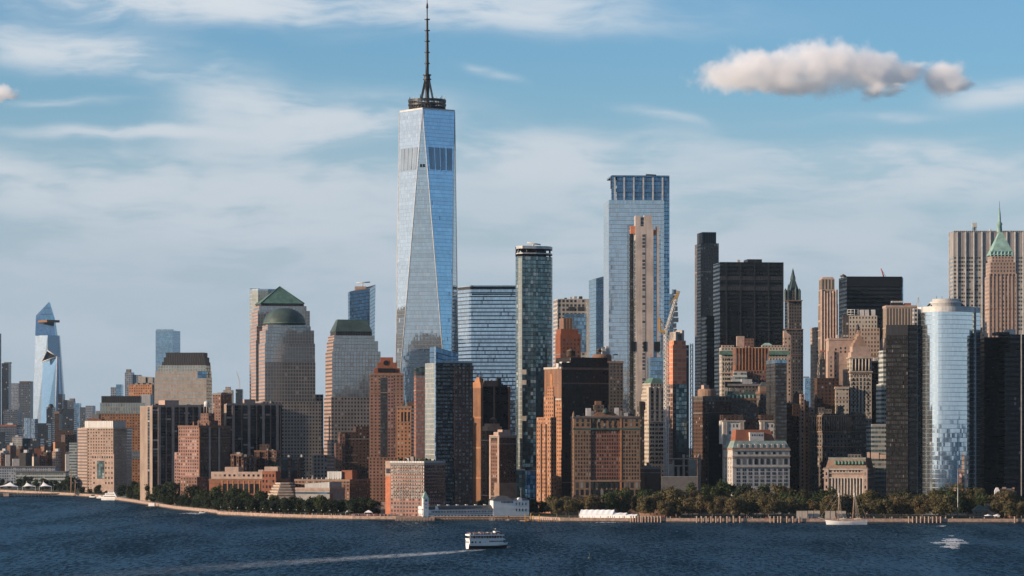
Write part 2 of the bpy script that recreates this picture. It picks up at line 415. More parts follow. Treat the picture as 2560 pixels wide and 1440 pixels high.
def tank(b, px, y0, y1, r, z=None, fy=.3):
    """round timber water tank on legs with a conical lid"""
    x = b.x(px); y = b.front+b.d*fy; zt = b.z(y0); zb = b.z(y1)
    def f(m):
        m.lathe([(r, zb+1.5), (r*.97, zt-r*.6), (r*1.05, zt-r*.6), (0, zt)], 'tank_wood', 12, x, y)
        m.lathe([(0, zb+1.5), (r, zb+1.5)], 'tank_wood', 12, x, y)
    o = part(b, 'water_tank', f)
    for a in range(4):
        t = a*math.pi/2+.5; part(b, 'leg', lambda m: m.tube((x+r*.7*math.cos(t), y+r*.7*math.sin(t), zb-.3), (x+r*.7*math.cos(t), y+r*.7*math.sin(t), zb+1.6), .15, .15, 'frame_dark', 5), o)
def bars(m, segs, r, mat, n=4):
    for p, q in segs: m.tube(p, q, r, r, mat, n, cap=False, smooth=False)
def lattice(m, p0, p1, w, mat, r=.18, step=None):
    """square lattice boom or mast between two points"""
    p0, p1 = Vector(p0), Vector(p1); d = p1-p0; L = d.length; d.normalize()
    a = d.orthogonal().normalized(); bb = d.cross(a); step = step or w*1.3; n = max(2, int(L/step))
    cs = [(a*i+bb*j)*w/2 for i, j in ((1, 1), (-1, 1), (-1, -1), (1, -1))]
    for c in cs: m.tube(p0+c, p1+c, r, r, mat, 4, smooth=False)
    for k in range(n):
        q0, q1 = p0+d*(L*k/n), p0+d*(L*(k+1)/n)
        for i in range(4):
            c0, c1 = cs[i], cs[(i+1) % 4]
            m.tube(q0+c0, q1+c1, r*.6, r*.6, mat, 3, cap=False, smooth=False)
            m.tube(q0+c0, q0+c1, r*.6, r*.6, mat, 3, cap=False, smooth=False)

plain('roof_grey', (.16, .15, .145), .9); plain('roof_dark', (.05, .05, .052), .9); plain('roof_plant', (.22, .21, .20), .7)
plain('roof_white', (.55, .54, .52), .7); plain('frame_dark', (.03, .03, .032), .5); plain('tank_wood', (.16, .12, .09), .9)
plain('steel_dark', (.035, .038, .042), .45, .3); plain('steel_white', (.62, .62, .60), .5); plain('crane_yellow', (.55, .30, .05), .5)
plain('crane_grey', (.60, .59, .56), .5); plain('crane_red', (.45, .10, .07), .5)
plain('copper_green', (.105, .205, .165), .7, var=.3, scale=.15); plain('copper_dark', (.060, .095, .088), .6, var=.3, scale=.12); plain('copper_pale', (.27, .44, .39), .7, var=.25, scale=.2); plain('copper_grey', (.25, .33, .30), .7, var=.25, scale=.2)
plain('brick_red', (.30, .115, .065), .85); plain('brick_orange', (.42, .20, .10), .85); plain('brick_brown', (.22, .125, .085), .85); plain('brick_dark', (.10, .062, .048), .85)
plain('stone_pale', (.50, .44, .37), .85); plain('stone_white', (.62, .60, .56), .8); plain('stone_pink', (.45, .33, .27), .85); plain('stone_brown', (.30, .20, .145), .85)
plain('concrete', (.42, .37, .33), .9); plain('net_orange', (.55, .20, .11), .85); plain('fabric_white', (1.15, 1.14, 1.12), .6, var=.04)
plain('black_panel', (.012, .013, .015), .35); plain('white_paint', (.92, .92, .90), .5, var=.07); plain('timber', (.46, .33, .25), .9, var=.3, scale=.6)
plain('timber_dark', (.10, .075, .055), .9, var=.3, scale=.6); plain('slate', (.09, .095, .10), .6); plain('terracotta', (.36, .12, .07), .8)
# ---------------------------------------------------------------- facade styles: wall, glass, bay, storey, window share across and up ...
style('glass_tall', (.30, .35, .40), (.52, .58, .63), 1.6, 4.1, .90, .93, met=.85, gr=.06, tilt=.018, var=.10, blind=.015, wmet=.4, wr=.4, rowvar=.06)
style('glass_louver', (.42, .47, .52), (.15, .21, .27), 3.2, 60, .45, 1.0, met=.5, gr=.3, tilt=.01, var=.25, blind=0, wmet=.5, wr=.35)
style('glass_blue', (.16, .23, .30), (.22, .36, .48), 2.2, 4.0, .90, .84, met=.75, gr=.08, tilt=.03, var=.20, blind=.03, wmet=.3, wr=.5, rowvar=.1)
style('glass_stripe', (.14, .18, .21), (.48, .57, .65), 1.6, 4.3, .95, .70, met=.92, gr=.07, tilt=.03, var=.15, blind=.02, wmet=.3, wr=.4, rowvar=.1)
style('glass_pale', (.40, .44, .47), (.46, .56, .64), 1.8, 4.2, .90, .86, met=.8, gr=.08, tilt=.02, var=.12, blind=.03, wmet=.3, wr=.5)
style('glass_green', (.07, .09, .09), (.12, .18, .19), 2.6, 3.6, .90, .80, met=.55, gr=.08, tilt=.05, var=.5, blind=.08, wr=.4, rowvar=.15, blindc=(.35, .40, .38))
style('glass_mirror', (.30, .36, .40), (.66, .73, .77), 1.5, 3.7, .95, .90, met=.95, gr=.05, tilt=.011, var=.06, blind=0, wmet=.5, wr=.3)
style('glass_navy', (.05, .07, .09), (.10, .20, .32), 2.4, 3.9, .92, .85, met=.7, gr=.08, tilt=.03, var=.25, blind=.02)
style('glass_black', (.012, .014, .018), (.012, .016, .02), 1.8, 3.8, .82, .55, met=.05, gr=.12, tilt=.03, var=.5, blind=.03, wr=.45, blindc=(.10, .11, .12))
style('steel_black', (.008, .010, .013), (.010, .014, .018), 3.0, 4.0, .90, .50, met=.0, gr=.12, tilt=.02, var=.5, blind=.004, wr=.5, rowvar=.5, blindc=(.12, .13, .13))
style('bronze_black', (.026, .022, .020), (.045, .043, .040), 1.5, 3.7, .62, .60, met=.35, gr=.10, tilt=.05, var=.7, blind=.015, wr=.45, rowvar=.35, blindc=(.16, .15, .13))
style('granite_low', (.37, .32, .275), (.018, .020, .022), 3.3, 3.75, .50, .52, met=.05, gr=.1, tilt=.02, var=.5, blind=.03)
style('granite_mid', (.36, .31, .26), (.14, .155, .165), 3.0, 3.75, .70, .72, met=.55, gr=.1, tilt=.02, var=.2, blind=.03)
style('granite_glass', (.35, .31, .27), (.32, .35, .36), 3.0, 3.75, .84, .84, met=.65, gr=.09, tilt=.015, var=.12, blind=.02)
style('granite_band', (.42, .29, .235), (.20, .18, .17), 40, 3.75, 1.0, .45, met=.4, gr=.15, tilt=.02, var=.1, blind=0)
style('cream_glass', (.40, .39, .35), (.30, .34, .32), 3.0, 4.2, .80, .80, met=.6, gr=.12, tilt=.02, var=.12, blind=.05)
style('cream_grid', (.50, .30, .20), (.36, .37, .34), 3.0, 3.75, .84, .82, met=.45, gr=.15, tilt=.02, var=.12, blind=.03)
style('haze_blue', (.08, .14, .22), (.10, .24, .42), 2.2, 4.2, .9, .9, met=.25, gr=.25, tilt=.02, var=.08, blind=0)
style('brick_dim', (.032, .025, .022), (.010, .012, .014), 3.2, 3.4, .42, .5, met=.0, var=.5, blind=.05, blindc=(.10, .10, .10))  # near-black brick, shade put into its colour
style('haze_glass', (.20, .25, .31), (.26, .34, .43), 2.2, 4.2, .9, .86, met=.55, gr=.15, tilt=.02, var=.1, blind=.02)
style('brick_grid', (.34, .195, .14), (.03, .033, .036), 3.3, 3.0, .46, .50, var=.6, blind=.06, tilt=.06)
style('brick_rose', (.34, .195, .16), (.035, .035, .036), 3.0, 3.0, .55, .55, var=.6, blind=.16, tilt=.06, blindc=(.28, .25, .22))
style('brick_wall', (.22, .125, .095), (.02, .022, .025), 3.4, 3.1, .42, .50, var=.6, blind=.14, tilt=.05)
style('brick_shade', (.10, .062, .048), (.016, .018, .021), 3.3, 3.2, .42, .50, var=.6, blind=.05, tilt=.05)  # darker copy of the brick wall for blocks in shade
style('brick_amber', (.42, .215, .122), (.025, .025, .026), 3.2, 3.3, .42, .48, var=.5, blind=.12, tilt=.04)
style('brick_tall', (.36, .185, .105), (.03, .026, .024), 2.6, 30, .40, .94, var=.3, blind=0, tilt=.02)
style('brick_glass', (.36, .15, .10), (.30, .33, .36), 1.7, 3.1, .80, .62, met=.45, gr=.1, var=.35, blind=.2, tilt=.05)
style('brown_glass', (.15, .078, .055), (.06, .075, .085), 3.4, 3.2, .55, .56, met=.35, gr=.1, var=.5, blind=.05, tilt=.05, blindc=(.14, .14, .14))
style('dark_glass_flats', (.048, .042, .040), (.045, .060, .070), 2.2, 3.1, .82, .55, met=.35, gr=.1, var=.5, blind=.03, blindc=(.13, .135, .14), tilt=.05)
style('strip_flats', (.014, .016, .019), (.03, .036, .043), 6.0, 2.95, .9, .62, met=.2, gr=.1, var=.6, blind=.04, tilt=.04)
style('slab_stone', (.34, .265, .215), (.03, .03, .032), 60, 2.95, .0, .5, var=.4, blind=0)
style('stone_grid', (.45, .33, .265), (.03, .03, .032), 3.4, 3.5, .42, .50, var=.5, blind=.10, tilt=.04)
style('stone_bands', (.42, .31, .255), (.15, .13, .12), 50, 3.5, 1.0, .45, met=.2, gr=.2, var=.2, blind=0)
style('stone_rows', (.46, .345, .27), (.028, .028, .03), 2.9, 3.7, .42, .55, var=.5, blind=.10, tilt=.04)
style('stone_cream', (.52, .46, .38), (.03, .032, .035), 2.7, 3.6, .42, .50, var=.5, blind=.10, tilt=.04)
style('stone_dim', (.16, .14, .125), (.018, .02, .022), 3.0, 3.8, .45, .55, var=.5, blind=.08, tilt=.04)  # stone tone lowered to stand for blocks in shade
style('stone_slots', (.45, .35, .27), (.045, .042, .04), 3.0, 16, .50, .88, var=.3, blind=0, tilt=.02)
style('stone_fins', (.40, .36, .32), (.05, .055, .06), 1.9, 4.0, .66, .62, met=.2, gr=.12, var=.5, blind=.12, tilt=.03)
style('louver_fins', (.43, .41, .39), (.22, .205, .195), 1.9, 30, .5, 1.0, met=.1, gr=.5, var=.2, blind=0, tilt=.0)
style('louver_dark', (.055, .055, .058), (.022, .024, .027), 2.6, 30, .55, .94, gr=.5, var=.3, blind=0, tilt=0)
style('louver_white', (.52, .52, .50), (.30, .31, .31), 2.4, 30, .5, .9, gr=.5, var=.2, blind=0, tilt=0)
style('white_stripe', (.50, .53, .51), (.10, .14, .14), 2.6, 3.9, .93, .50, met=.3, gr=.12, var=.5, blind=.12, tilt=.04)
style('white_windows', (.50, .50, .49), (.02, .023, .026), 40, 3.7, .62, .55, met=.1, gr=.1, var=.3, blind=0, tilt=.02)
style('white_grid', (.52, .47, .42), (.035, .045, .055), 4.4, 4.2, .62, .56, met=.2, gr=.1, var=.4, blind=.05, tilt=.03)
style('white_balcony', (.56, .55, .50), (.06, .065, .07), 3.0, 3.0, .75, .48, var=.5, blind=.1, tilt=.03)
style('pale_flats', (.33, .37, .42), (.08, .11, .15), 3.0, 3.3, .62, .55, met=.3, gr=.12, var=.5, blind=.1, tilt=.04)
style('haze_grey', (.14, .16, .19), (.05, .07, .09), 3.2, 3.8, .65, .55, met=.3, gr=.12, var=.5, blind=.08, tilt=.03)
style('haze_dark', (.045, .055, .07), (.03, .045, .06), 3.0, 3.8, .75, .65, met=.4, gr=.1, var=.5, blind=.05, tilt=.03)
style('steel_rib', (.40, .38, .35), (.055, .06, .062), 2.4, 3.9, .82, .48, met=.25, gr=.12, var=.5, blind=.18, tilt=.04)
style('concrete_wall', (.60, .515, .455), (.16, .16, .17), 30, 3.4, .0, .8, var=.2, blind=0)
style('concrete_slot', (.55, .47, .42), (.05, .06, .07), 30, 3.4, .9, .72, met=.2, var=.4, blind=.3, tilt=.03)
style('frame_open', (.40, .24, .17), (.05, .03, .025), 5.0, 3.6, .86, .74, gr=.6, var=.5, blind=.05, tilt=0)
style('net_floors', (.62, .40, .28), (.52, .15, .07), 4.2, 3.9, .88, .74, gr=.8, var=.25, blind=0, tilt=0)
style('pale_bands', (.44, .34, .285), (.22, .20, .185), 1.6, 1.5, .55, 1.0, met=.1, gr=.3, var=.45, blind=.05, tilt=.02)
style('scaffold', (.11, .098, .09), (.025, .025, .028), 2.2, 2.2, .72, .76, gr=.7, var=.6, blind=.14, tilt=0)

# ---------------------------------------------------------------- far towers on the left (five to eight kilometres off)
b = bld('office_tower', 'dark glass tower cut by the left edge of the photo', 'skyscraper', 7600, (-40, 3), 833, 'haze_dark', 0, 40)
b = bld('office_tower', 'dark slab tower beside the left edge, flat topped', 'skyscraper', 7200, (4, 27), 908, 'haze_dark', 0, 40)
roof_box(b, 'plant_room', 8, 24, 905)
b = bld('office_tower', 'pale grey-blue office tower with stepped glass left of the twin glass spires', 'skyscraper', 6900, (28, 56), 958, 'pale_flats', 0, 40)
b = bld('office_tower', 'grey-blue tower with a flat beige cap beside the glass spires', 'skyscraper', 6700, (46, 83), 960, 'haze_grey', 0, 40, tiers=[('stone_dim', 953, 2, 0, 2, 2)])
b = bld('office_block', 'broad grey ribbed block below the beige capped tower', 'office block', 6100, (9, 54), 1024, 'haze_grey', 0, 50)
b = bld('warehouse', 'wide low block with a rust-coloured top storey at far left', 'warehouse', 5300, (-30, 55), 1066, 'haze_grey', 0, 60, tiers=[('terracotta', 1062, 0, 0, 0, 0), ('roof_white', 1057, 48, 10, 4, 30)])
b = bld('apartment_block', 'white balconied apartment block with a dark rear wing near the far waterfront', 'apartment block', 4700, (30, 63), 1092, 'white_balcony', 0, 30)
part(b, 'rear_wing', lambda m: m.box(b.right, b.right+wx(1280+45, 4700), b.front+4, b.front+40, 0, b.z(1096), 'haze_dark', 'roof_dark'))
part(b, 'penthouse', lambda m: m.box(b.x(33), b.x(40), 5, 12, b.ztop-.2, b.z(1088), 'roof_white'))

def taper(name, label, cat, Y, chain_b, chain_t, ybot, ytop, depth, st, zt=None, group=None):
    """a leaning glass tower: photo column chains at the bottom and at the top"""
    cx = wx(sum(chain_b)/len(chain_b), Y)
    root = thing(name, label, cat, (cx, Y, GZ-.5), 0, group)
    n = len(chain_b)
    f = lambda ch, ins: [(wx(px, Y)-cx, (ins if 0 < i < n-1 or n == 2 else ins+depth*.3)) for i, px in enumerate(ch)]
    fb, ft = f(chain_b, 0), f(chain_t, depth*.12)
    poly = fb+[(fb[-1][0]-1, depth), (fb[0][0]+1, depth)]; top = ft+[(ft[-1][0]-1, depth*.85), (ft[0][0]+1, depth*.85)]
    z = lambda py: wz(py, Y)-GZ+.5
    zs = [z(p) for p in ytop]; zs = zs+[zs[-1], zs[0]]
    m = MB(); m.prism(poly, 0, 0, st, 'roof_grey', top=top, zt=zs); o = m.build('body', root)
    b = Bld(); b.root, b.z, b.x, b.Y = root, z, (lambda px: wx(px, Y)-cx), Y
    return b
b = taper('glass_tower', 'tallest far-left glass tower with a slanted peak and jutting triangular deck', 'skyscraper', 8000, (77, 120, 166), (85, 118, 144), 1060, (838, 838, 838), 60, 'haze_glass')
def upper(m):
    p = [(b.x(85), 20), (b.x(135), 20), (b.x(137), 50), (b.x(86), 50)]; q = [(b.x(86), 24), (b.x(131), 24), (b.x(132), 45), (b.x(86), 45)]
    m.prism(p, b.z(838), b.z(800), 'glass_blue', 'roof_grey', top=q)
    t = [(b.x(86), 24), (b.x(119), 30), (b.x(119), 34), (b.x(87), 45)]
    q2 = [(b.x(85.5), 24), (b.x(131), 24), (b.x(132), 45), (b.x(85.5), 45)]
    m.prism(q2, b.z(800), 0, 'glass_blue', 'glass_stripe', top=[(b.x(86), 26), (b.x(118), 26), (b.x(119), 43), (b.x(87), 43)], zt=[b.z(788), b.z(754), b.z(756), b.z(790)])
part(b, 'peak', upper)
part(b, 'observation_deck', lambda m: m.prism([(b.x(92), 18), (b.x(120), -16), (b.x(148), 8), (b.x(128), 24)], b.z(806), b.z(800), 'brick_brown', 'roof_grey', bottom=True))
b = taper('glass_tower', 'blue glass tower with an open white triangular crown below the slanted peak', 'skyscraper', 7300, (96, 140, 150), (104, 142, 143), 1060, (905, 890, 892), 50, 'haze_blue')
def crown(m):
    A, B_, D = (b.x(103.5), 5, b.z(905)), (b.x(116), 12, b.z(876)), (b.x(142), 8, b.z(891))
    for p, q in ((A, B_), (B_, D), (A, D)): m.tube(p, q, 1.6, 1.6, 'steel_white', 6)
part(b, 'crown_frame', crown)
part(b, 'crown_face', lambda m: m.face([(b.x(104), 7, b.z(904)), (b.x(141), 10, b.z(891)), (b.x(116), 14, b.z(877))], 'steel_dark'))
part(b, 'edge_trim', lambda m: m.tube((b.x(141.5), 6, b.z(891)), (b.x(139), -1, b.z(1050)), 1.5, 1.5, 'steel_white', 6))
for nm, lab, cat, Y, xs, top, st in [
    ('round_tower', 'slim dark round-topped tower right below the blue glass crown tower', 'tower', 6000, (116, 136), 1018, 'haze_dark'),
    ('brick_tower', 'thin brown brick shaft standing right of the dark round-topped tower', 'tower', 5500, (137, 151), 1030, 'brick_shade'),
    ('office_tower', 'dark blue slab directly right of the white-edged glass tower', 'skyscraper', 6800, (145, 160), 985, 'haze_dark'),
    ('office_tower', 'dark blue tower with stepped shoulder, second right of the white-edged glass tower', 'skyscraper', 6600, (158, 172), 1000, 'haze_dark'),
    ('office_tower', 'grey tower with a small roof lantern among dark far towers', 'skyscraper', 6500, (168, 187), 1003, 'haze_grey'),
    ('office_tower', 'light blue glass slab at the right of the dark far towers', 'skyscraper', 6400, (186, 200), 1008, 'glass_blue'),
    ('office_block', 'dark low tower in front of the light blue slab', 'office block', 6000, (150, 192), 1022, 'haze_dark'),
    ('office_block', 'grey flat-topped block in the gap before the pink stone block', 'office block', 6300, (200, 216), 1018, 'haze_grey'),
    ('office_block', 'pale grey distant block right of the gap, behind the pink stone block', 'office block', 6200, (214, 238), 1014, 'pale_flats'),
    ('office_block', 'brown ribbed block behind the dark block with orange flank', 'office block', 5200, (137, 192), 1076, 'brick_shade'),
    ('glass_block', 'small pale glass block on a stalk below the glass crown tower', 'office block', 5900, (60, 70), 1045, 'glass_pale'),
    ('glass_block', 'small pale blue block tapering down near the dark round-topped tower', 'office block', 5800, (78, 90), 1047, 'glass_pale'),
    ('office_block', 'dark broad block low between the pale block and round-topped tower', 'office block', 5600, (94, 128), 1058, 'haze_dark'),
    ('office_block', 'bluish dark block low at far left beside the warehouse', 'office block', 5000, (-5, 18), 1080, 'haze_dark')]:
    b = bld(nm, lab, cat, Y, xs, top, st, 0, 40)
    if nm == 'round_tower':
        part(b, 'round_top', lambda m: m.lathe([(b.w/2, b.ztop-1), (b.w*.42, b.z(1013)), (b.w*.25, b.z(1010)), (0, b.z(1009))], 'steel_dark', 14, 0, 0))
    elif 'lantern' in lab: roof_box(b, 'roof_lantern', 172, 183, 996)
    elif nm == 'brick_tower': part(b, 'cap', lambda m: m.box(b.left-.6, b.right+.6, b.front-.6, -b.front+.6, b.ztop-3, b.ztop+1, 'stone_brown'))
b = bld('apartment_block', 'dark block with a sunlit orange brick flank near the far waterfront', 'apartment block', 4500, (153, 163, 192), 1087, 'brick_shade', 20)
part(b, 'brick_flank', lambda m: m.box(b.left-14, b.left, b.front+3, b.front+16, 0, b.z(1105), 'brick_orange'))
b = bld('apartment_block', 'white apartment block striped with dark windows beside the pink stone block', 'apartment block', 4200, (173, 198), 1107, 'white_stripe', 0, 25)
# low jumble of houses before them
cols = ['brick_red', 'brick_dark', 'stone_pale', 'brick_brown', 'stone_white', 'brick_orange', 'roof_dark', 'brick_shade', 'stone_grid', 'haze_grey', 'brick_wall']
words = dict(brick_red='red brick', brick_dark='dark brick', stone_pale='cream', brick_brown='brown brick', stone_white='white', brick_orange='orange brick', roof_dark='near-black', brick_shade='dark windowed brick', stone_grid='pink windowed', haze_grey='grey windowed', brick_wall='red windowed')
ORD = ['first', 'second', 'third', 'fourth', 'fifth', 'sixth', 'seventh', 'eighth', 'ninth', 'tenth', 'eleventh', 'twelfth', 'thirteenth', 'fourteenth', 'fifteenth', 'sixteenth', 'seventeenth', 'eighteenth', 'nineteenth', 'twentieth']
for row, (Y, n, y0, y1) in enumerate(((4600, 11, 1112, 1130), (4300, 12, 1128, 1150))):
    for i in range(n):
        px = -2+i*(198/n)+RND.uniform(-2, 2); c = RND.choice(cols); wd = RND.uniform(10, 22)
        b = bld('row_house', '%s low house, %s from left in the %s row of waterfront houses' % (words[c], ORD[i], ('back', 'front')[row]), 'house', Y+RND.uniform(0, 120), (px, px+wd), RND.uniform(y0, y1), c, RND.choice((-20, 10, 25)), 18, group='low houses on the far left waterfront')
        part(b, 'roof_hut', lambda m: m.box(-2, 3, -2, 3, b.ztop-.2, b.ztop+RND.uniform(2, 5), RND.choice(['roof_white', 'brick_dark', 'roof_plant'])))

# ---------------------------------------------------------------- buildings of the left third
b = bld('glass_tower', 'lone flat-topped blue glass tower standing behind the stepped dark-crowned block', 'skyscraper', 7000, (389, 432, 442), 826, 'glass_blue', -10, 60)
part(b, 'parapet', lambda m: m.box(b.left, b.right, b.front+4, b.front+6, b.ztop, b.ztop+3, 'glass_stripe'))
b = bld('apartment_tower', 'pale blue-grey apartment tower with a small raised cap left of the lone blue tower', 'apartment tower', 5000, (312, 336), 931, 'pale_flats', 0, 25)
roof_box(b, 'roof_cap', 314, 325, 923); b2 = b
part(b, 'side_wing', lambda m: m.box(b.right, b.x(350), b.front+2, 10, 0, b.z(937), 'pale_flats', 'roof_white'))
b = bld('glass_tower', 'small hazy blue glass tower left of the orange brick block', 'tower', 5600, (290, 308), 961, 'glass_blue', 0, 30)
part(b, 'low_wing', lambda m: m.box(b.x(276), b.left, b.front+3, 10, 0, b.z(968), 'pale_flats', 'roof_grey'))
b = bld('loft_building', 'cream slanted-roof block with a dark slit behind the orange brick block', 'apartment block', 4300, (346, 388), 944, 'stone_pale', 0, 30)
part(b, 'slit', lambda m: m.box(b.x(364), b.x(368), b.front-.3, b.front+1, b.z(962), b.z(943.5), 'black_panel'))
part(b, 'slanted_roof', lambda m: m.prism([(b.left, b.front), (b.right, b.front), (b.right, -b.front), (b.left, -b.front)], b.ztop, 0, 'stone_pale', 'roof_white', zt=[b.z(940), b.ztop+.5, b.ztop+.5, b.z(940)]))
b = bld('brick_block', 'bright orange brick block with square windows and dark right flank', 'apartment block', 3950, (322, 380, 385), 961, 'brick_amber', -14, 40)
for px in (330, 343, 358, 371): roof_box(b, 'roof_hut', px, px+7, 957)
b = bld('glass_tower', 'white panelled low tower between the louvred block and stepped dark-crowned block', 'apartment block', 3900, (352, 383), 986, 'louver_white', 0, 30)
b = bld('apartment_tower', 'red brick apartment tower with a dark louvred penthouse and glass band', 'apartment tower', 3750, (240, 362), 1027, 'brick_amber', 4, 45, tiers=[('cream_glass', 1007, 10, 0, 0, 0), ('louver_dark', 990, 13, 8, 6, 12)])
part(b, 'glass_band', lambda m: m.box(b.left-.3, b.right+.3, b.front-.4, b.front+1, b.z(1147), b.z(1128), 'glass_pale'))
part(b, 'brick_band', lambda m: m.box(b.left-.3, b.right+.3, b.front-.4, b.front+1, b.z(1034), b.z(1027.5), 'cream_glass'))
b = bld('brick_block', 'low red-roofed brick block with a grey plant tower behind the pink stone block', 'apartment block', 3700, (218, 262), 1047, 'brick_red', 0, 30)
roof_box(b, 'plant_room', 228, 246, 1035, fy=.1)
# pink stone block
b = bpoly('stone_office_block', 'pink stone block with a pale louvred roof and tall lobby window at left', 'office block', 3550,
          [(194.5, 30), (218, 13), (283, 0), (317, 42)], 90, 1070, 'stone_grid')
part(b, 'striped_corner', lambda m: m.wall((b.poly[0][0]-.2, b.poly[0][1]-.3, 0), (b.poly[1][0]-.1, b.poly[1][1]-.3, 0), (b.poly[1][0]-.1, b.poly[1][1]-.3, b.z(1072)), (b.poly[0][0]-.2, b.poly[0][1]-.3, b.z(1072)), 'stone_bands'))
part(b, 'roof_louvers', lambda m: m.prism([(b.x(204), 26), (b.x(281), 6), (b.x(303), 42), (b.x(204), 70)], b.ztop-.2, b.z(1052), 'louver_white', 'roof_grey'))
part(b, 'cornice', lambda m: m.prism([(b.x(194), 29.5), (b.x(218), 12.2), (b.x(283.5), -.8), (b.x(318), 42), (b.x(317), 60), (b.x(194), 60)], b.z(1072), b.z(1069), 'stone_pale', 'roof_grey', bottom=True))
part(b, 'front_bay', lambda m: m.prism([(b.x(226), 8), (b.x(286), -4), (b.x(287), 4), (b.x(227), 16)], 0, b.z(1135), 'stone_pink', 'stone_pale'))
fy = lambda px: 8-12*(px-226)/60
o = part(b, 'tall_window', lambda m: m.prism([(b.x(241), fy(241)-.3), (b.x(260), fy(260)-.3), (b.x(260), fy(260)+1), (b.x(241), fy(241)+1)], b.z(1197), b.z(1152), 'glass_green', 'steel_dark'))
me = win_mesh(1.5, 2.4)
def wat(px, py):
    o = bpy.data.objects.new('window', me); C.objects.link(o); o.parent = b.root; o.location = (b.x(px), fy(px)-.06, b.z(py)); o.rotation_euler = (0, 0, math.atan2(-12, b.x(286)-b.x(226)))
for k in range(9): wat(230+k*6.3, 1143)
for k in range(5):
    for px in (233, 264.5, 272.5, 280.5): wat(px, 1157+k*12.6)

# stepped dark-crowned office block
b = bld('stepped_office_block', 'grey gridded office block with a stepped dark ziggurat crown', 'office tower', 3440, (386, 516, 530), 1040, 'cream_grid', -7, None,
        tiers=[('cream_grid', 943, 0, 0, 0, 0), ('cream_grid', 928, 2, 1, 1, 1), ('cream_glass', 913, 8, 2, 3, 4), ('louver_dark', 905, 18, 3, 5, 5), ('louver_dark', 893, 22, 5, 8, 8), ('louver_dark', 881, 27, 9, 11, 11)])
part(b, 'corner_notch', lambda m: m.box(b.x(494), b.x(516)+.2, b.front-.3, b.front+6, b.z(945), b.z(928), 'glass_navy', 'roof_grey'))
part(b, 'flagpole', lambda m: m.tube((b.x(516), 0, b.z(943)), (b.x(516), 0, b.z(905)), .35, .2, 'steel_dark', 5))
b = bld('brick_block', 'narrow dark brick block with lit corner between stepped block and ribbed slab', 'apartment block', 3300, (531, 552, 566), 985, 'brick_wall', -30, 20)
roof_box(b, 'roof_hut', 536, 548, 981)
b = bld('apartment_tower', 'far pale stepped tower with a pointed top seen over the ribbed slab', 'tower', 6300, (558, 584), 975, 'stone_cream', 0, 25, tiers=[('stone_cream', 967, 5, 6, 4, 4)])
b = bld('glass_tower', 'far dark blue tower under a thin crane beside the pale stepped tower', 'tower', 6300, (589, 608), 973, 'haze_dark', 0, 25)
def thin_crane(m):
    lattice(m, (0, 0, b.ztop-.5), (0, 0, b.ztop+18), 1.6, 'crane_grey', .16); lattice(m, (0, 0, b.ztop+17), (-6, 0, b.ztop+36), 1.2, 'crane_grey', .14)
part(b, 'roof_crane', thin_crane)
# ribbed apartment slabs
for i, (lab, Y, xs, top, xr, by) in enumerate((('wide ribbed slab block with pale vertical strips and a broad sunlit blank end', 3060, (350, 381, 521), 1014, (398, 415, 432, 448, 466, 482, 499, 513), 1008),
                                           ('ribbed slab block with pale vertical strips before the domed tower', 3120, (560, 566, 705), 1010, (583, 604, 622, 641, 658, 676, 693, 701), 1006))):
    b = bld('ribbed_slab_block', lab, 'apartment block', Y, xs, top, 'strip_flats', 20, None, mats={3: 'slab_stone'})
    part(b, 'parapet', lambda m: m.box(b.left, b.right, b.front-.5, b.front+1.5, b.z(top+3), b.z(top-2), 'stone_pink', 'roof_grey'))
    for k, px in enumerate(xr):
        w = 2.6 if k % 2 == 0 else .9
        part(b, 'vertical_strip', lambda m: m.box(b.x(px)-w/2, b.x(px)+w/2, b.front-.9, b.front+.2, 0, b.z(top+3), 'stone_brown' if k % 2 else 'stone_pink'))
    if i == 0: part(b, 'window_column', lambda m: m.wall((b.left-.05, b.front+b.d*.38, 2), (b.left-.05, b.front+b.d*.22, 2), (b.left-.05, b.front+b.d*.22, b.z(1018)), (b.left-.05, b.front+b.d*.38, b.z(1018)), 'strip_flats'))
    roof_box(b, 'plant_room', (420, 612)[i], (455, 640)[i], (1000, 998)[i], st='stone_pink'); clutter(b, 4, xs[1], xs[2])
# brick tower with the water tank
b = bld('brick_apartment_tower', 'red brick apartment tower with roof garden and white water tank', 'apartment tower', 2900, (446, 497, 576), 1066, 'brick_rose', -38, None, mats={1: 'dark_glass_flats'})
part(b, 'brick_wing', lambda m: m.box(b.left-9, b.left, b.front+4, b.front+20, 0, b.z(1131), 'brick_rose', 'roof_grey'))
part(b, 'low_wing', lambda m: m.box(b.right-8, b.right+13, b.front-16, b.front-2, 0, b.z(1192), 'brick_wall', 'roof_grey'))
for k, y in enumerate((.0, .32, .62)): part(b, 'brick_pier', lambda m: m.box(b.right-.1, b.right+.5, b.front+b.d*y-(.5 if y else -.1), b.front+b.d*y+1.6, 0, b.z(1068), 'brick_orange' if k == 0 else 'stone_pale', 'roof_grey'))
part(b, 'penthouse', lambda m: (m.box(-6, 9, -3, 9, b.ztop-.2, b.z(1051), 'brick_wall', 'roof_dark'), m.box(-4, 6, -1, 7, b.z(1051)-.2, b.z(1033), 'brick_wall', 'roof_dark')))
part(b, 'water_tank', lambda m: (m.lathe([(2.2, b.z(1016)), (2.6, b.z(1014)), (2.6, b.z(1004)), (0, b.z(1000))], 'steel_white', 14, 1, 2), [m.tube((1+1.8*q, 2+1.8*p, b.z(1034)), (1+1.8*q, 2+1.8*p, b.z(1014)), .3, .3, 'stone_pale', 5) for p in (-1, 1) for q in (-1, 1)]))
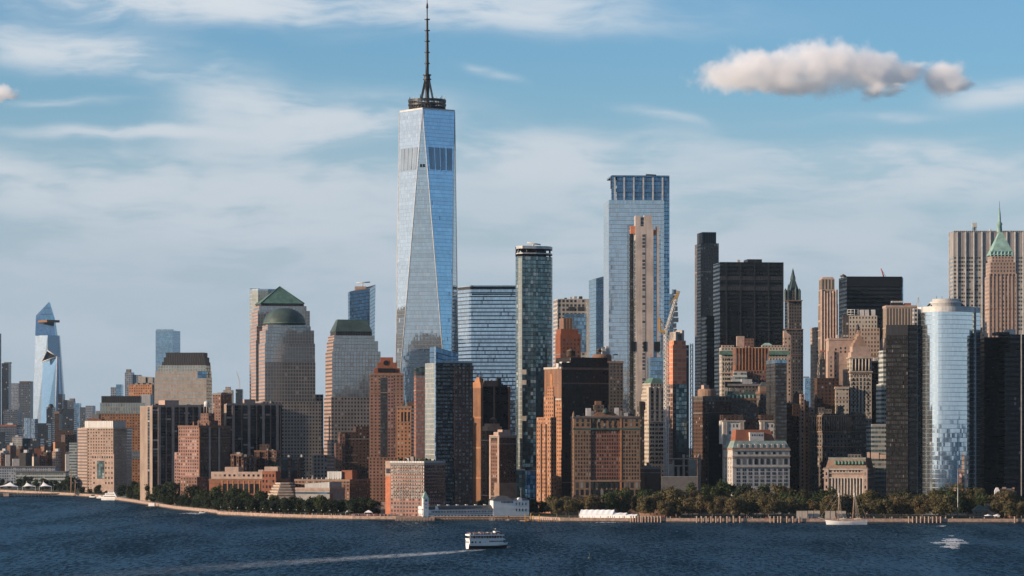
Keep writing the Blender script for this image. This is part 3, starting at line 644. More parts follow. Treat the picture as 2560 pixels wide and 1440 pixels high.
# dark brick terraces in the shade
for i, (x0, x1, top, Y) in enumerate(((575, 612, 1138, 2990), (608, 642, 1146, 2960), (636, 700, 1128, 2985), (690, 760, 1143, 2970))):
    b = bld('brick_terrace', ('dark brick terrace beside the red brick tank tower', 'dark brick terrace with stepped parapet, second beside the tank tower', 'dark brick terrace with tall gabled penthouse below the domed tower', 'dark brick terrace with blue windows at the foot of the domed tower')[i], 'apartment block', Y, (x0, x1), top, 'brick_shade' if i < 3 else 'dark_glass_flats', -6, 26)
    for k in range(3):
        q = x0+(x1-x0)*(k+.3)/3
        part(b, 'brick_bay', lambda m: m.box(b.x(q), b.x(q+7), b.front-1.4, b.front+.5, 0, b.z(top+RND.uniform(-5, 9)), 'brick_wall', 'roof_dark'))
    if i == 2: roof_box(b, 'penthouse', 646, 669, 1111, st='brick_shade')
    clutter(b, 2, x0, x1)
# low lit brick block with the pale top storey
b = bld('brick_midrise', 'low brick midrise with a pale pink top floor and tall glazed bays', 'apartment block', 2820, (523, 690, 708), 1200, 'brick_red', -17, 34)
part(b, 'top_storey', lambda m: m.box(b.left+1, b.right-12, b.front+2, -b.front-3, b.ztop-.2, b.z(1180), 'stone_pink', 'roof_grey'))
part(b, 'brick_end', lambda m: m.box(b.right-13, b.right, b.front-.6, b.front+10, 0, b.z(1178), 'brick_red', 'roof_grey'))
for px0, px1, y in ((556, 590, 1168), (655, 688, 1167), (640, 652, 1175)): part(b, 'roof_house', lambda m: m.box(b.x(px0), b.x(px1), b.front+6, b.front+14, b.z(1182), b.z(y), 'stone_pink', 'roof_white'))
windows(b, b.x(530), b.x(650), b.z(1193), b.z(1185), 10, 1, 2.0, 1.9, off=b.front+2)
windows(b, b.x(556), b.x(650), b.z(1238), b.z(1204), 7, 1, 3.4, 9.5)
windows(b, b.x(655), b.x(688), b.z(1238), b.z(1182), 4, 4, 1.4, 2.4, off=b.front-.6)
for k in range(8): part(b, 'brick_pier', lambda m: m.box(b.x(556+k*13.4)-.5, b.x(556+k*13.4)+.5, b.front-.5, b.front+.1, 0, b.z(1201), 'brick_orange'))
# six-sided stepped museum
zz = [1207, 1213, 1220, 1227, 1234, 1241, 1256]
Y = 2760; root = thing('stepped_museum', 'small stepped granite museum with six louvred tiers near the shore', 'museum', (wx(708, Y), Y+14, GZ-.5), 0)
for k in range(6):
    r = 7.5+k*1.55
    def tierf(m):
        hexa = lambda q: [(q*math.cos(R(60*i-112)), q*math.sin(R(60*i-112))) for i in range(6)]
        z0, z1 = wz(zz[k+1], Y)-GZ+.5, wz(zz[k], Y)-GZ+.5
        if k == 5: z0 = 0
        m.prism(hexa(r), z0-.1, z0+(z1-z0)*.45, 'stone_brown', 'stone_pink'); m.prism(hexa(r+.7), z0+(z1-z0)*.45, z1, 'stone_pale', 'stone_pink', bottom=True)
    m = MB(); tierf(m); m.build('tier', root)
b = bld('museum_annex', 'grey stone museum annex with a low curved roof beside the stepped museum', 'museum', 2700, (739, 824, 862), 1222, 'stone_dim', -22, None)
b.body.data.materials[0] = plain('stone_grey', (.33, .32, .30), .8)
part(b, 'curved_roof', lambda m: m.prism([(b.x(757), b.front+4), (b.right-2, b.front+4), (b.right-2, -b.front-2), (b.x(757), -b.front-2)], b.ztop-.2, 0, 'louver_white', 'roof_white', zt=[b.z(1210), b.z(1205), b.z(1206), b.z(1212)]))
part(b, 'window_band', lambda m: m.box(b.left-.1, b.right+.1, b.front-.1, b.front+1, b.z(1235), b.z(1231), 'glass_navy', 'roof_grey'))
part(b, 'red_entrance', lambda m: m.box(b.right-.3, b.right+.25, b.front+2, b.front+6, 0, b.z(1234), 'terracotta'))
b = bld('brick_midrise', 'long low brick midrise with white roof pipes behind the grey museum annex', 'apartment block', 2760, (737, 874, 925), 1201, 'brick_wall', -22, None)
part(b, 'white_roof_house', lambda m: m.box(b.x(812), b.x(848), b.front+5, b.front+14, b.ztop-.2, b.z(1179), 'louver_white', 'roof_white'))
part(b, 'brick_roof_house', lambda m: m.box(b.x(846), b.x(872), b.front+7, b.front+18, b.ztop-.2, b.z(1176), 'brick_red', 'roof_grey'))
for k in range(9): part(b, 'roof_pipe', lambda m: m.tube((b.x(752+k*12), b.front+3, b.ztop), (b.x(752+k*12)+.5, b.front+3, b.ztop+2.2), .35, .5, 'steel_white', 6))
# shaded brick terraces between the towers
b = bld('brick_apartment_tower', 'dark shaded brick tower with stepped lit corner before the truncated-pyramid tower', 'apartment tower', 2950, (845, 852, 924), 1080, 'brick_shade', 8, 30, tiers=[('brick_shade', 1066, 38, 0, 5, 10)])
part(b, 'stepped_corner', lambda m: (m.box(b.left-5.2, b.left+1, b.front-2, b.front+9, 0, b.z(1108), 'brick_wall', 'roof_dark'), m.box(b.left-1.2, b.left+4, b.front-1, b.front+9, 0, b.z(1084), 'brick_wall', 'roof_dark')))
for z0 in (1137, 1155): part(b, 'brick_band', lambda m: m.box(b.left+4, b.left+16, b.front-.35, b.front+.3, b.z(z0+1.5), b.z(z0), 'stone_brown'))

# ---------------------------------------------------------------- the four granite and glass office towers
b = bpoly('curved_office_tower', 'pale curved office tower standing behind the green pyramid-roofed tower', 'skyscraper', 3560, [(624, 20), (630, 6), (645, 0), (670, 2), (692, 8)], 45, 726, 'cream_glass')
part(b, 'glass_rim', lambda m: m.prism([(p[0], p[1]) for p in b.poly], b.ztop-.1, b.z(722), 'glass_pale', 'roof_grey'))
part(b, 'roof_rail', lambda m: m.box(b.x(623.5), b.x(648), 8, 9, b.z(722), b.z(720.5), 'steel_dark'))
b = bld('pyramid_roofed_tower', 'granite office tower with a green copper pyramid roof', 'office tower', 3420, (636, 640, 783), 850, 'granite_glass', 13, 48, mats={3: 'granite_band'},
        tiers=[('granite_band', 815, 2, 6, 2, 2), ('granite_glass', 776, 5, 8, 3, 3), ('granite_glass', 764, 9, 16, 6, 6)])
part(b, 'cornice', lambda m: m.prism(b.rect((14, 22, 10, 10)), b.ztop-.1, b.z(757), 'louver_dark', 'copper_green'))
def pyr(m):
    p = b.rect((13, 21, 9, 9)); c = (b.x(708), 0)
    m.prism(p, b.z(757.5), 0, 'copper_green', 'copper_green', top=[c]*4, zt=[b.z(713)]*4, cap=False)
    for q in p: m.tube((*q, b.z(757.5)), (*c, b.z(713)), .6, .4, 'copper_dark', 5)
part(b, 'pyramid_roof', pyr)
b = bld('domed_office_tower', 'granite office tower with a dark green copper dome', 'office tower', 3320, (640, 657, 803), 1003, 'granite_low', 13, None, mats={3: 'granite_band'},
        tiers=[('granite_mid', 905, 6, 14, 4, 6), ('granite_glass', 858, 6, 15, 4, 6), ('granite_glass', 825, 8, 17, 6, 8), ('granite_glass', 811, 14, 28, 12, 14)])
part(b, 'drum', lambda m: m.lathe([(b.s*53, b.ztop-.2), (b.s*53, b.z(806))], 'louver_dark', 40, b.x(720), 0, False))
part(b, 'dome', lambda m: m.lathe([(b.s*53*math.cos(t), b.z(806)+(b.z(767)-b.z(806))*math.sin(t)) for t in [math.pi/2*i/9 for i in range(10)]], 'copper_dark', 48, b.x(720), 0))
part(b, 'dome_rim', lambda m: m.lathe([(b.s*54.5, b.z(807)), (b.s*54.5, b.z(805)), (b.s*52, b.z(804))], 'copper_green', 48, b.x(720), 0, False))
part(b, 'low_wing', lambda m: m.box(b.right-4, b.right+10, b.front-2, b.front+26, 0, b.z(1140), 'granite_low', 'roof_grey'))
part(b, 'low_side_wing', lambda m: m.box(b.right-2, b.right+6, b.front+22, b.front+40, 0, b.z(985), 'granite_low', 'roof_grey'))
b = bld('truncated_pyramid_tower', 'granite office tower with a flat-topped green copper roof', 'office tower', 3150, (810, 828, 948), 992, 'granite_low', 13, None, mats={3: 'granite_band'},
        tiers=[('granite_glass', 878, 3, -4, 3, 4), ('granite_glass', 852, 6, 2, 5, 6), ('granite_glass', 838, 9, 10, 8, 8)])
part(b, 'neck', lambda m: m.prism(b.rect((14, 16, 13, 13)), b.ztop-.1, b.z(828), 'louver_dark', 'roof_grey'))
part(b, 'copper_roof', lambda m: m.prism(b.rect((12.5, 15, 12, 12)), b.z(828), b.z(799), 'copper_dark', 'copper_green', top=b.rect((23, 24, 40, 40)), bottom=True))
part(b, 'roof_ridge', lambda m: m.prism(b.rect((23, 24, 40, 40)), b.z(799), b.z(797), 'copper_green', 'copper_green'))
part(b, 'low_wing', lambda m: m.box(b.left-6, b.left+4, b.front-7, b.front+10, 0, b.z(1140), 'granite_band', 'roof_grey'))
part(b, 'low_block', lambda m: m.box(b.left-19, b.left-5, b.front-7, b.front+4, 0, b.z(1137), 'granite_low', 'roof_grey'))
# flared tower behind
Y = 3650; root = thing('flared_glass_tower', 'dark blue glass tower widening upward with a slanted curved top', 'skyscraper', (wx(902, Y), Y, GZ-.5), 0); X = lambda px: wx(px, Y)-wx(902, Y); Z = lambda py: wz(py, Y)-GZ+.5
m = MB(); m.prism([(X(872), 6), (X(876), 0), (X(922), 4), (X(929), 24), (X(872), 26)], 0, 0, 'glass_navy', 'roof_grey', top=[(X(869), 8), (X(874), 0), (X(924), 4), (X(936), 26), (X(869), 30)], zt=[Z(731), Z(729), Z(722), Z(709), Z(728)]); m.build('body', root)
m = MB(); m.prism([(X(924), 3.6), (X(929.6), 20), (X(929), 24), (X(922), 6)], 0, 0, 'glass_pale', 'roof_grey', top=[(X(924.3), 3), (X(936.4), 25.6), (X(936), 26), (X(923.6), 6)], zt=[Z(721), Z(709), Z(709), Z(721)]); m.build('glass_fin', root)
m = MB(); m.box(X(886), X(914), 8, 20, Z(728), Z(715), 'stone_pink', 'roof_grey'); m.build('roof_core', root)
m = MB(); m.tube((X(905), 12, Z(716)), (X(905), 12, Z(707)), .7, .7, 'steel_white', 6); m.tube((X(890), 12, Z(706)), (X(924), 12, Z(704)), .7, .7, 'steel_white', 6); m.build('cleaning_crane', root)

# ---------------------------------------------------------------- tallest tower with the spire
Y = 3413; WX = wx(1066, Y); root = thing('spired_glass_tower', 'tallest glass tower with tapering triangular faces and a mast', 'skyscraper', (WX, Y+31, GZ-.5), R(-8))
Z = lambda py: wz(py, Y+6)-GZ+.5
z0, z1 = 56.0, Z(274); hw = 30.6
base = [(-hw, -hw), (hw, -hw), (hw, hw), (-hw, hw)]; topc = [(0, -hw), (hw, 0), (0, hw), (-hw, 0)]
m = MB(); m.prism(base, 0, z0, 'glass_pale', 'roof_grey'); m.build('podium', root)
def tface(i, up):
    """one long triangle of the shaft, with UVs in bays and storeys"""
    m = MB()
    A, B_ = (*base[i], z0), (*base[(i+1) % 4], z0); T0, T1 = (*topc[i], z1), (*topc[(i+1) % 4], z1)
    nf = (z1-z0)/4.1
    if up: m.face((A, B_, T0), 'glass_tall', [(200*i, 0), (200*i+38, 0), (200*i+19, nf)])
    else: m.face((B_, T1, T0), 'glass_tall', [(200*i+119, 0), (200*i+100+33, nf), (200*i+105, nf)])
    return m.build('glass_face', root)
for i in range(4): tface(i, True); tface(i, False)
for i in range(4):
    B_ = base[(i+1) % 4]
    for T0 in (topc[i], topc[(i+1) % 4]):
        m = MB(); m.tube((*B_, z0), (*T0, z1), .55, .45, 'steel_white', 5); m.build('edge_trim', root)
def lerp_face(i, f, t, out=.25):
    """point on down-pointing face i at height share t, across share f"""
    B_ = Vector((*base[(i+1) % 4], z0)); T0, T1 = Vector((*topc[i], z1)), Vector((*topc[(i+1) % 4], z1))
    p = B_+(T0-B_)*t; q = B_+(T1-B_)*t; r = p+(q-p)*f
    n = Vector((base[(i+1) % 4][0], base[(i+1) % 4][1], 0)).normalized()
    return r+n*out
zt = lambda py: (Z(py)-z0)/(z1-z0)
for i in (3, 0):                            # louvred plant floors on the two faces turned to the water
    for f0, f1 in ((.10, .28), (.32, .48), (.52, .68), (.74, .92)):
        m = MB(); a, b_, c, d = lerp_face(i, f0, zt(424)), lerp_face(i, f1, zt(424)), lerp_face(i, f1, zt(368)), lerp_face(i, f0, zt(368))
        m.face((a, b_, c, d), 'glass_louver', [(0, 0), (4, 0), (4, 1), (0, 1)]); m.build('louver_panel', root)
for f in (.35, .65):
    w = .055; P = lambda f, t: (Vector((*base[0], z0))+(Vector((*base[1], z0))-Vector((*base[0], z0)))*f)*(1-t)+Vector((*topc[0], z1))*t+Vector((0, -.3, 0))
    m = MB(); m.face((P(f-w*2, zt(419)), P(f+w*2, zt(419)), P(f+w*2, zt(411)), P(f-w*2, zt(411))), 'black_panel'); m.build('vent', root)
m = MB(); m.prism(topc, z1, Z(270), 'steel_white', 'roof_grey'); m.build('parapet', root)
m = MB()
for py, r, t in ((267, 19.5, 1.6), (257, 20.8, 1.0), (247, 20.8, 1.4)):
    zc = Z(py); m.lathe([(r-2, zc-t), (r, zc-t), (r, zc+t), (r-2, zc+t), (r-2, zc-t)], 'steel_dark', 36, 0, 0, False)
for k in range(36):
    t = 2*math.pi*k/36; t2 = t+math.pi/36; r = 19.9
    m.tube((r*math.cos(t), r*math.sin(t), Z(268)), (r*math.cos(t2), r*math.sin(t2), Z(247)), .35, .35, 'steel_dark', 4, False)
    m.tube((r*math.cos(t2), r*math.sin(t2), Z(268)), (r*math.cos(t), r*math.sin(t), Z(247)), .35, .35, 'steel_dark', 4, False)
for k in range(4):
    t = math.pi/4+math.pi/2*k; m.tube((0, 0, Z(258)), (19*math.cos(t), 19*math.sin(t), Z(258)), .9, .9, 'steel_dark', 5)
RING = m.build('antenna_ring', root)
for k in range(14):
    t = 2*math.pi*k/14; m = MB(); h = RND.uniform(3, 6); m.tube((19.6*math.cos(t), 19.6*math.sin(t), Z(246)), (19.6*math.cos(t), 19.6*math.sin(t), Z(246)+h), .45, .35, 'steel_white' if k % 3 == 0 else 'steel_dark', 6); m.build('antenna', RING)
m = MB(); zs = [(3.6, 272), (3.4, 246), (2.7, 228), (4.2, 192), (4.2, 180), (2.4, 178), (2.3, 150), (2.2, 130), (2.1, 104), (1.9, 100), (2.1, 80), (1.6, 68), (1.5, 44), (1.3, 40), (.8, 38), (.75, 14), (1.6, 12), (1.3, 4), (.5, -2), (.3, -22), (0, -30)]
m.lathe([(r*.8, Z(py)) for r, py in zs], 'steel_dark', 14)
for py in (192, 181, 152, 124, 96, 69, 41): m.lathe([(1, Z(py)-.7), (4.6 if py > 160 else 3.0, Z(py)-.5), (4.6 if py > 160 else 3.0, Z(py)+.5), (1, Z(py)+.7)], 'steel_dark', 14, 0, 0, False)
m.build('spire', root)
for k in range(4):
    t = math.pi/4+math.pi/2*k+R(8); m = MB(); lattice(m, (9.5*math.cos(t), 9.5*math.sin(t), Z(247)), (2.5*math.cos(t), 2.5*math.sin(t), Z(190)), 1.3, 'steel_dark', .22, 3); m.build('stay', root)

# ---------------------------------------------------------------- centre: towers right of the spire
b = bpoly('glass_office_tower', 'broad blue glass tower with horizontal sunshades right of the tallest tower', 'skyscraper', 3490, [(1143, 34), (1178, 2), (1291, 0)], 60, 722, 'glass_stripe')
part(b, 'open_band', lambda m: m.prism([(p[0]*.97, p[1]+1) for p in b.poly], b.ztop-.1, b.z(716), 'louver_dark', 'roof_grey'))
part(b, 'roof_rim', lambda m: m.prism(b.poly, b.z(716), b.z(713), 'glass_pale', 'roof_grey', bottom=True))
part(b, 'vent_band', lambda m: m.box(b.x(1179), b.right+.1, -.4, 3, b.z(737), b.z(734), 'black_panel'))
# tall brick tower with the round-eyed crown
b = bld('brick_apartment_tower', 'tall brick tower with a red stepped crown and round opening', 'apartment tower', 2850, (921, 925, 1009), 936, 'brick_grid', 3, 24)
part(b, 'crown', lambda m: (m.box(b.x(935), b.x(1000), b.front+3, -b.front-3, b.ztop-.1, b.z(920), 'brick_red', 'roof_dark'), m.box(b.x(932), b.x(1003), b.front+1, -b.front-1, b.z(936), b.z(932), 'terracotta'), m.box(b.x(943), b.x(993), b.front+3, -b.front-4, b.z(921), b.z(906), 'brick_red', 'roof_dark'), m.box(b.x(951), b.x(983), b.front+3.2, -b.front-6, b.z(906)-.1, b.z(893), 'terracotta', 'roof_dark')))
def eye(m):
    m.tube((b.x(965), b.front+2.6, b.z(907)), (b.x(965), b.front+3.4, b.z(907)), 2.3, 2.3, 'black_panel', 20)
part(b, 'round_opening', eye, [o for o in b.root.children if o.name.startswith('crown')][0])
part(b, 'balcony_band', lambda m: m.box(b.x(945), b.x(988), b.front+1.5, b.front+4, b.z(931), b.z(921), 'black_panel'))
part(b, 'dark_strip', lambda m: m.box(b.x(951), b.x(968), b.front-.25, b.front+.5, b.z(1160), b.z(944), 'dark_glass_flats', 'roof_dark'))
part(b, 'brick_strip', lambda m: m.box(b.x(969), b.x(984), b.front-.2, b.front+.5, b.z(1160), b.z(938), 'brick_rose', 'roof_dark'))
part(b, 'base_wing', lambda m: m.box(b.x(922), b.x(1003), b.front-3, b.front+1, 0, b.z(1143), 'brick_grid', 'roof_grey'))
b = bld('brick_apartment_tower', 'sunlit orange brick tower, shorter wing beside the round-eyed brick tower', 'apartment tower', 2790, (992, 1036), 1018, 'brick_amber', -5, 24)
part(b, 'roof_house', lambda m: m.box(b.x(1018), b.x(1036), b.front+6, b.front+16, b.ztop-.1, b.z(1004), 'brick_dark', 'roof_dark'))
part(b, 'tall_slot', lambda m: [m.box(b.x(q), b.x(q+4), b.front-.15, b.front+.5, b.z(1055), b.z(1030), 'black_panel') for q in (1003, 1011, 1020)])
b = bld('banded_apartment_tower', 'slim tower banded in pink brick and glass beside the dark glass tower', 'apartment tower', 2700, (1038, 1040, 1068), 938, 'brick_glass', 6, 24, tiers=[('glass_green', 920, 0, 0, 0, 0)])
part(b, 'brick_flank', lambda m: m.box(b.right-.2, b.right+3.2, b.front+2, b.front+20, 0, b.z(945), 'brick_rose', 'roof_dark'))
part(b, 'roof_house', lambda m: m.box(b.right-6, b.right+1, b.front+5, b.front+15, b.ztop-.2, b.z(917), 'steel_dark'))
# dark glass hotel tower
b = bld('glass_hotel_tower', 'dark glass tower with a slanted glass crown and brick right bays', 'hotel', 2560, (1073, 1088, 1181), 907, 'dark_glass_flats', 20, 26, mats={3: 'cream_glass'})
part(b, 'brick_bays', lambda m: m.box(b.x(1135), b.right+.2, b.front-.8, b.front+3, 0, b.z(915), 'brown_glass', 'roof_grey'))
part(b, 'glass_crown', lambda m: m.prism([(b.left, b.front), (b.x(1147), b.front+1), (b.x(1147), b.front+14), (b.left, b.front+14)], b.ztop-.1, 0, 'glass_navy', 'roof_dark', zt=[b.z(867), b.z(883), b.z(883), b.z(866)]))
part(b, 'glass_corner', lambda m: m.box(b.left-.3, b.left+.5, b.front-.3, b.front+.8, 0, b.z(866), 'glass_mirror'))
part(b, 'top_screen', lambda m: m.box(b.x(1105), b.right-.5, b.front+.4, b.front+14, b.ztop-.1, b.z(902), 'louver_white', 'roof_white'))
# low banded hotel before it
b = bld('banded_midrise', 'ten-storey pink midrise with pale window bands before the dark glass hotel tower', 'apartment block', 2520, (976, 1060, 1113), 1160, 'brick_rose', -32, None)
part(b, 'top_storey', lambda m: m.box(b.left-.3, b.right+.3, b.front-.3, -b.front, b.ztop-.1, b.z(1153), 'louver_white', 'roof_grey'))
for k in range(10):
    zc = b.z(1168+k*8.4)
    part(b, 'window_band', lambda m: (m.box(b.left+1, b.right+.25, b.front-.25, b.front+.4, zc-.75, zc+.75, 'pale_bands'), ) )
    part(b, 'window_band', lambda m: m.box(b.right-.4, b.right+.26, b.front+.5, -b.front-1, zc-.75, zc+.75, 'dark_glass_flats'))
windows(b, b.left+2, b.right-.5, b.z(1248), b.z(1164), 18, 10, .8, 1.3, off=b.front-.25, cap=90)
part(b, 'orange_stair_tower', lambda m: (m.box(b.left-7, b.left, b.front+3, b.front+12, 0, b.z(1192), 'net_orange', 'roof_grey'), m.box(b.left-7, b.left, b.front+3, b.front+12, b.z(1192), b.z(1153), 'stone_pink', 'roof_grey'), m.box(b.left-6, b.left-1, b.front+2.7, b.front+4, b.z(1184), b.z(1172), 'dark_glass_flats')))
def garden(m):
    for k in range(26):
        x = RND.uniform(b.left+2, b.right-2); r = RND.uniform(.6, 1.3); y = RND.uniform(b.front+3, -b.front-4)
        m.lathe([(0, b.z(1153)), (r, b.z(1153)+r*.6), (r*.8, b.z(1153)+r*1.4), (0, b.z(1153)+r*2)], 'leaf_plain', 7, x, y)
plain('leaf_plain', (.035, .055, .02), .9, var=.5, scale=1.2)
tag(part(b, 'roof_garden', garden), kind='stuff')
clutter(b, 2, 1000, 1040, b.z(1153))
# orange pointed brick tower
b = bld('brick_tower', 'dark tower with a sunlit orange brick end rising to a pointed gable', 'office tower', 2800, (1187, 1204, 1274), 966, 'steel_black', 24, 26)
part(b, 'brick_end', lambda m: m.prism([(b.left-1, b.front-.5), (b.left+1.2, b.front-.5), (b.left+1.2, -b.front-3), (b.left-1, -b.front-3)], 0, b.z(968), 'brick_tall', 'brick_orange'))
part(b, 'gable', lambda m: (m.prism([(b.left-1, b.front-.5), (b.left+1.2, b.front-.5), (b.left+1.2, -b.front-3), (b.left-1, -b.front-3)], b.z(968), b.z(955), 'brick_orange', 'brick_orange', top=[(b.left-1, b.front+1), (b.left+1.2, b.front+1), (b.left+1.2, -b.front-9), (b.left-1, -b.front-9)]), m.prism([(b.left-1, b.front+1.5), (b.left+1.2, b.front+1.5), (b.left+1.2, -b.front-12), (b.left-1, -b.front-12)], b.z(955), b.z(943), 'brick_orange', 'brick_orange', top=[(b.left-1, b.front+3), (b.left+1.2, b.front+3), (b.left+1.2, -b.front-17), (b.left-1, -b.front-17)])))
part(b, 'brick_pier', lambda m: m.box(b.right-1.6, b.right+.4, b.front-.6, b.front+2, 0, b.ztop, 'brick_red')); part(b, 'brick_pier', lambda m: m.box(b.x(1233), b.x(1237), b.front-.5, b.front+.4, b.z(1062), b.ztop, 'brick_brown'))
part(b, 'roof_house', lambda m: m.box(b.x(1222), b.x(1250), b.front+5, b.front+18, b.ztop-.2, b.z(951), 'brick_brown', 'roof_dark')); tank(b, 1210, 943, 962, 2.4)
clutter(b, 6, 1236, 1272, hmax=9)
b = bld('stone_side_tower', 'narrow pale stone sliver left of the orange gabled tower', 'office tower', 2900, (1181, 1189), 1022, 'stone_grid', 0, 18)
part(b, 'cap', lambda m: m.box(b.left-.3, b.right+.3, b.front-.3, b.front+8, b.ztop, b.z(1005), 'brick_red', 'roof_dark'))
# brown stone tower with round tank, lower front block
b = bld('stone_tower', 'brown stone tower with rounded shoulders and a tank, below the orange gabled tower', 'office tower', 2720, (1210, 1217, 1258), 1077, 'stone_bands', 14, 22, tiers=[('stone_brown', 1066, 3, 3, 2, 2), ('stone_brown', 1059, 8, 8, 4, 4)])
tank(b, 1237, 1043, 1060, 3.2)
b.body.data.materials[0] = smat('brick_shade')
b = bld('stone_office_block', 'brown flat-topped office block with pale cornice beside the slim rounded glass tower', 'office block', 2660, (1225, 1249, 1291), 1092, 'brick_shade', 24, None)
part(b, 'cornice', lambda m: m.box(b.left-.8, b.right+.3, b.front-.8, -b.front, b.z(1091), b.z(1088), 'stone_pink', 'roof_grey'))
for u in (.02, .88): part(b, 'stone_pier', lambda m: m.box(b.left-.5, b.left+.5, b.front+b.d*u, b.front+b.d*u+3, 0, b.z(1092), 'stone_pink'))
part(b, 'stone_base', lambda m: m.box(b.left-.6, b.right+.1, b.front-.6, b.front+10, 0, b.z(1207), 'stone_brown', 'stone_brown'))
part(b, 'brick_panel', lambda m: m.box(b.left-.25, b.left+.3, b.front+4, b.front+b.d*.85, b.z(1195), b.z(1104), 'brick_wall', 'stone_brown'))
for q0, q1, y in ((1252, 1262, 1080), (1262, 1282, 1074)): roof_box(b, 'roof_house', q0, q1, y, st='stone_pink')
# slim rounded glass tower with open crown
b = bpoly('rounded_glass_tower', 'slim dark glass tower with a rounded bright corner and open curved crown', 'apartment tower', 2850, [(1289, 20), (1291.5, 8), (1297, 2), (1306, 0), (1340, 3), (1368, 9), (1377, 14), (1381, 26)], 40, 640, 'glass_green')
def corner(m):  # sunlit strip of the rounded corner, put into a paler glass
    m.prism([(b.x(1295.5), 3.0), (b.x(1300), .4), (b.x(1305), -.5), (b.x(1307), .4), (b.x(1300), 3)], 0, b.z(645), 'cream_glass', 'roof_grey')
part(b, 'bright_corner', corner)
part(b, 'crown_frame', lambda m: (m.prism([(q[0], q[1]) for q in b.poly], b.z(634), b.z(631), 'steel_white', 'roof_grey', bottom=True), m.prism([(q[0], q[1]) for q in b.poly], b.z(621), b.z(614), 'steel_white', 'roof_grey', bottom=True)))
for px, dy in ((1291, 12), (1297, 3), (1318, 2), (1340, 4), (1362, 9), (1375, 15)): part(b, 'crown_post', lambda m: m.tube((b.x(px), dy+1.2, b.z(640)), (b.x(px), dy+1.2, b.z(615)), .9, .9, 'steel_dark', 6))
part(b, 'crown_core', lambda m: m.box(b.x(1303), b.x(1366), 14, 30, b.z(640), b.z(617), 'black_panel'))
part(b, 'cleaning_crane', lambda m: (m.tube((b.x(1332), 10, b.z(620)), (b.x(1334), 10, b.z(608)), 1, .8, 'crane_grey', 6), m.tube((b.x(1318), 10, b.z(605)), (b.x(1352), 10, b.z(610)), .8, .6, 'crane_grey', 6)))
for py in (930, 956, 1046): part(b, 'balcony', lambda m: m.box(b.x(1304), b.x(1316), -1.2, 1, b.z(py+6), b.z(py-6), 'stone_pale'))
b = bld('glass_pavilion', 'low green glass annex at the foot of the slim rounded glass tower', 'office block', 2700, (1277, 1290, 1312), 1176, 'glass_green', 20, 20)
part(b, 'roof_rim', lambda m: m.box(b.left-.3, b.right+.3, b.front-.3, b.front+6, b.ztop, b.ztop+1, 'steel_white'))
b = bld('glass_pavilion', 'low blue glass block between the slim rounded glass tower and orange stepped tower', 'office block', 2690, (1312, 1346), 1177, 'glass_navy', 0, 20)
part(b, 'glass_fin', lambda m: m.box(b.x(1313), b.x(1318), b.front-.5, b.front+1, 0, b.z(1176), 'glass_blue', 'roof_grey'))
# white framed tower and red brick tower
b = bld('white_framed_tower', 'pale gridded office tower with open top bays behind the red brick tower', 'office tower', 3320, (1383, 1473), 790, 'white_grid', 6, 40, tiers=[('white_grid', 747, 0, 0, 0, 0)])
part(b, 'blue_glass', lambda m: m.box(b.x(1410), b.x(1465), b.front-.3, b.front+1, b.z(880), b.z(784), 'glass_blue', 'roof_grey'))
for q in (1421, 1444): part(b, 'open_bay', lambda m: m.box(b.x(q), b.x(q+17), b.front-.35, b.front+1, b.z(777), b.z(767), 'louver_dark', 'roof_grey'))
part(b, 'white_edge', lambda m: (m.box(b.left-.3, b.x(1395), b.front-.6, b.front+1, 0, b.z(749), 'white_windows', 'roof_white'), m.box(b.x(1466), b.right+.3, b.front-.6, b.front+1, 0, b.z(749), 'stone_white')))
clutter(b, 7, 1412, 1465, hmax=4)
b = bld('red_brick_tower', 'red brick tower with a stepped top before the pale gridded tower', 'office tower', 3050, (1398, 1401, 1452), 834, 'brick_wall', 10, 26, tiers=[('brick_wall', 822, 2, 6, 2, 2), ('brick_tall', 795, 9, 20, 5, 5)])
b.body.data.materials[0] = plain('brick_deep', (.25, .085, .045), .85)
windows(b, b.x(1405), b.x(1450), b.z(905), b.z(845), 5, 6, 1.2, 2.0)
# orange stepped tower and black tower
b = bld('stepped_brick_tower', 'orange brick tower rising in four narrow steps beside the dark brown tower', 'office tower', 2620, (1351, 1378, 1391), 1043, 'brick_amber', 30, 24)
part(b, 'upper_step', lambda m: (m.box(b.left+3.5, b.right, b.front+2, -b.front-6, b.ztop-.1, b.z(991), 'brick_amber', 'brick_orange'), m.box(b.left+5, b.right+1, b.front+5, -b.front-9, b.z(991)-.1, b.z(966), 'brick_amber', 'brick_orange'), m.box(b.left+6, b.right+1.5, b.front+8, -b.front-12, b.z(966)-.1, b.z(934), 'brick_orange')))
for q in (.30, .62): part(b, 'dark_slot', lambda m: m.box(b.left-.2, b.left+.4, b.front+b.d*q, b.front+b.d*q+2, 8, b.z(1060), 'black_panel'))
b = bld('shaded_brick_tower', 'near-black shaded brick tower with a sunlit ribbed left side and white parapet', 'office tower', 2700, (1380, 1404, 1521), 921, 'brick_dim', 25, 34, mats={3: 'brick_amber'})  # front darkened as shade, left side in the lit brick colour
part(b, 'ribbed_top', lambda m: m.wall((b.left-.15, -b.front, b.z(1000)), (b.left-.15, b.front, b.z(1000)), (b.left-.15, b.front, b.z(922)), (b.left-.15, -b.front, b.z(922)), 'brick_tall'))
part(b, 'dark_front', lambda m: (m.box(b.left+.3, b.right+.2, b.front-.25, b.front+1, b.z(1010), b.z(906), 'brick_dim', 'roof_dark'), m.box(b.x(1430), b.right+.1, b.front+2, -b.front-2, b.z(921), b.z(893), 'brick_dim', 'roof_dark')))
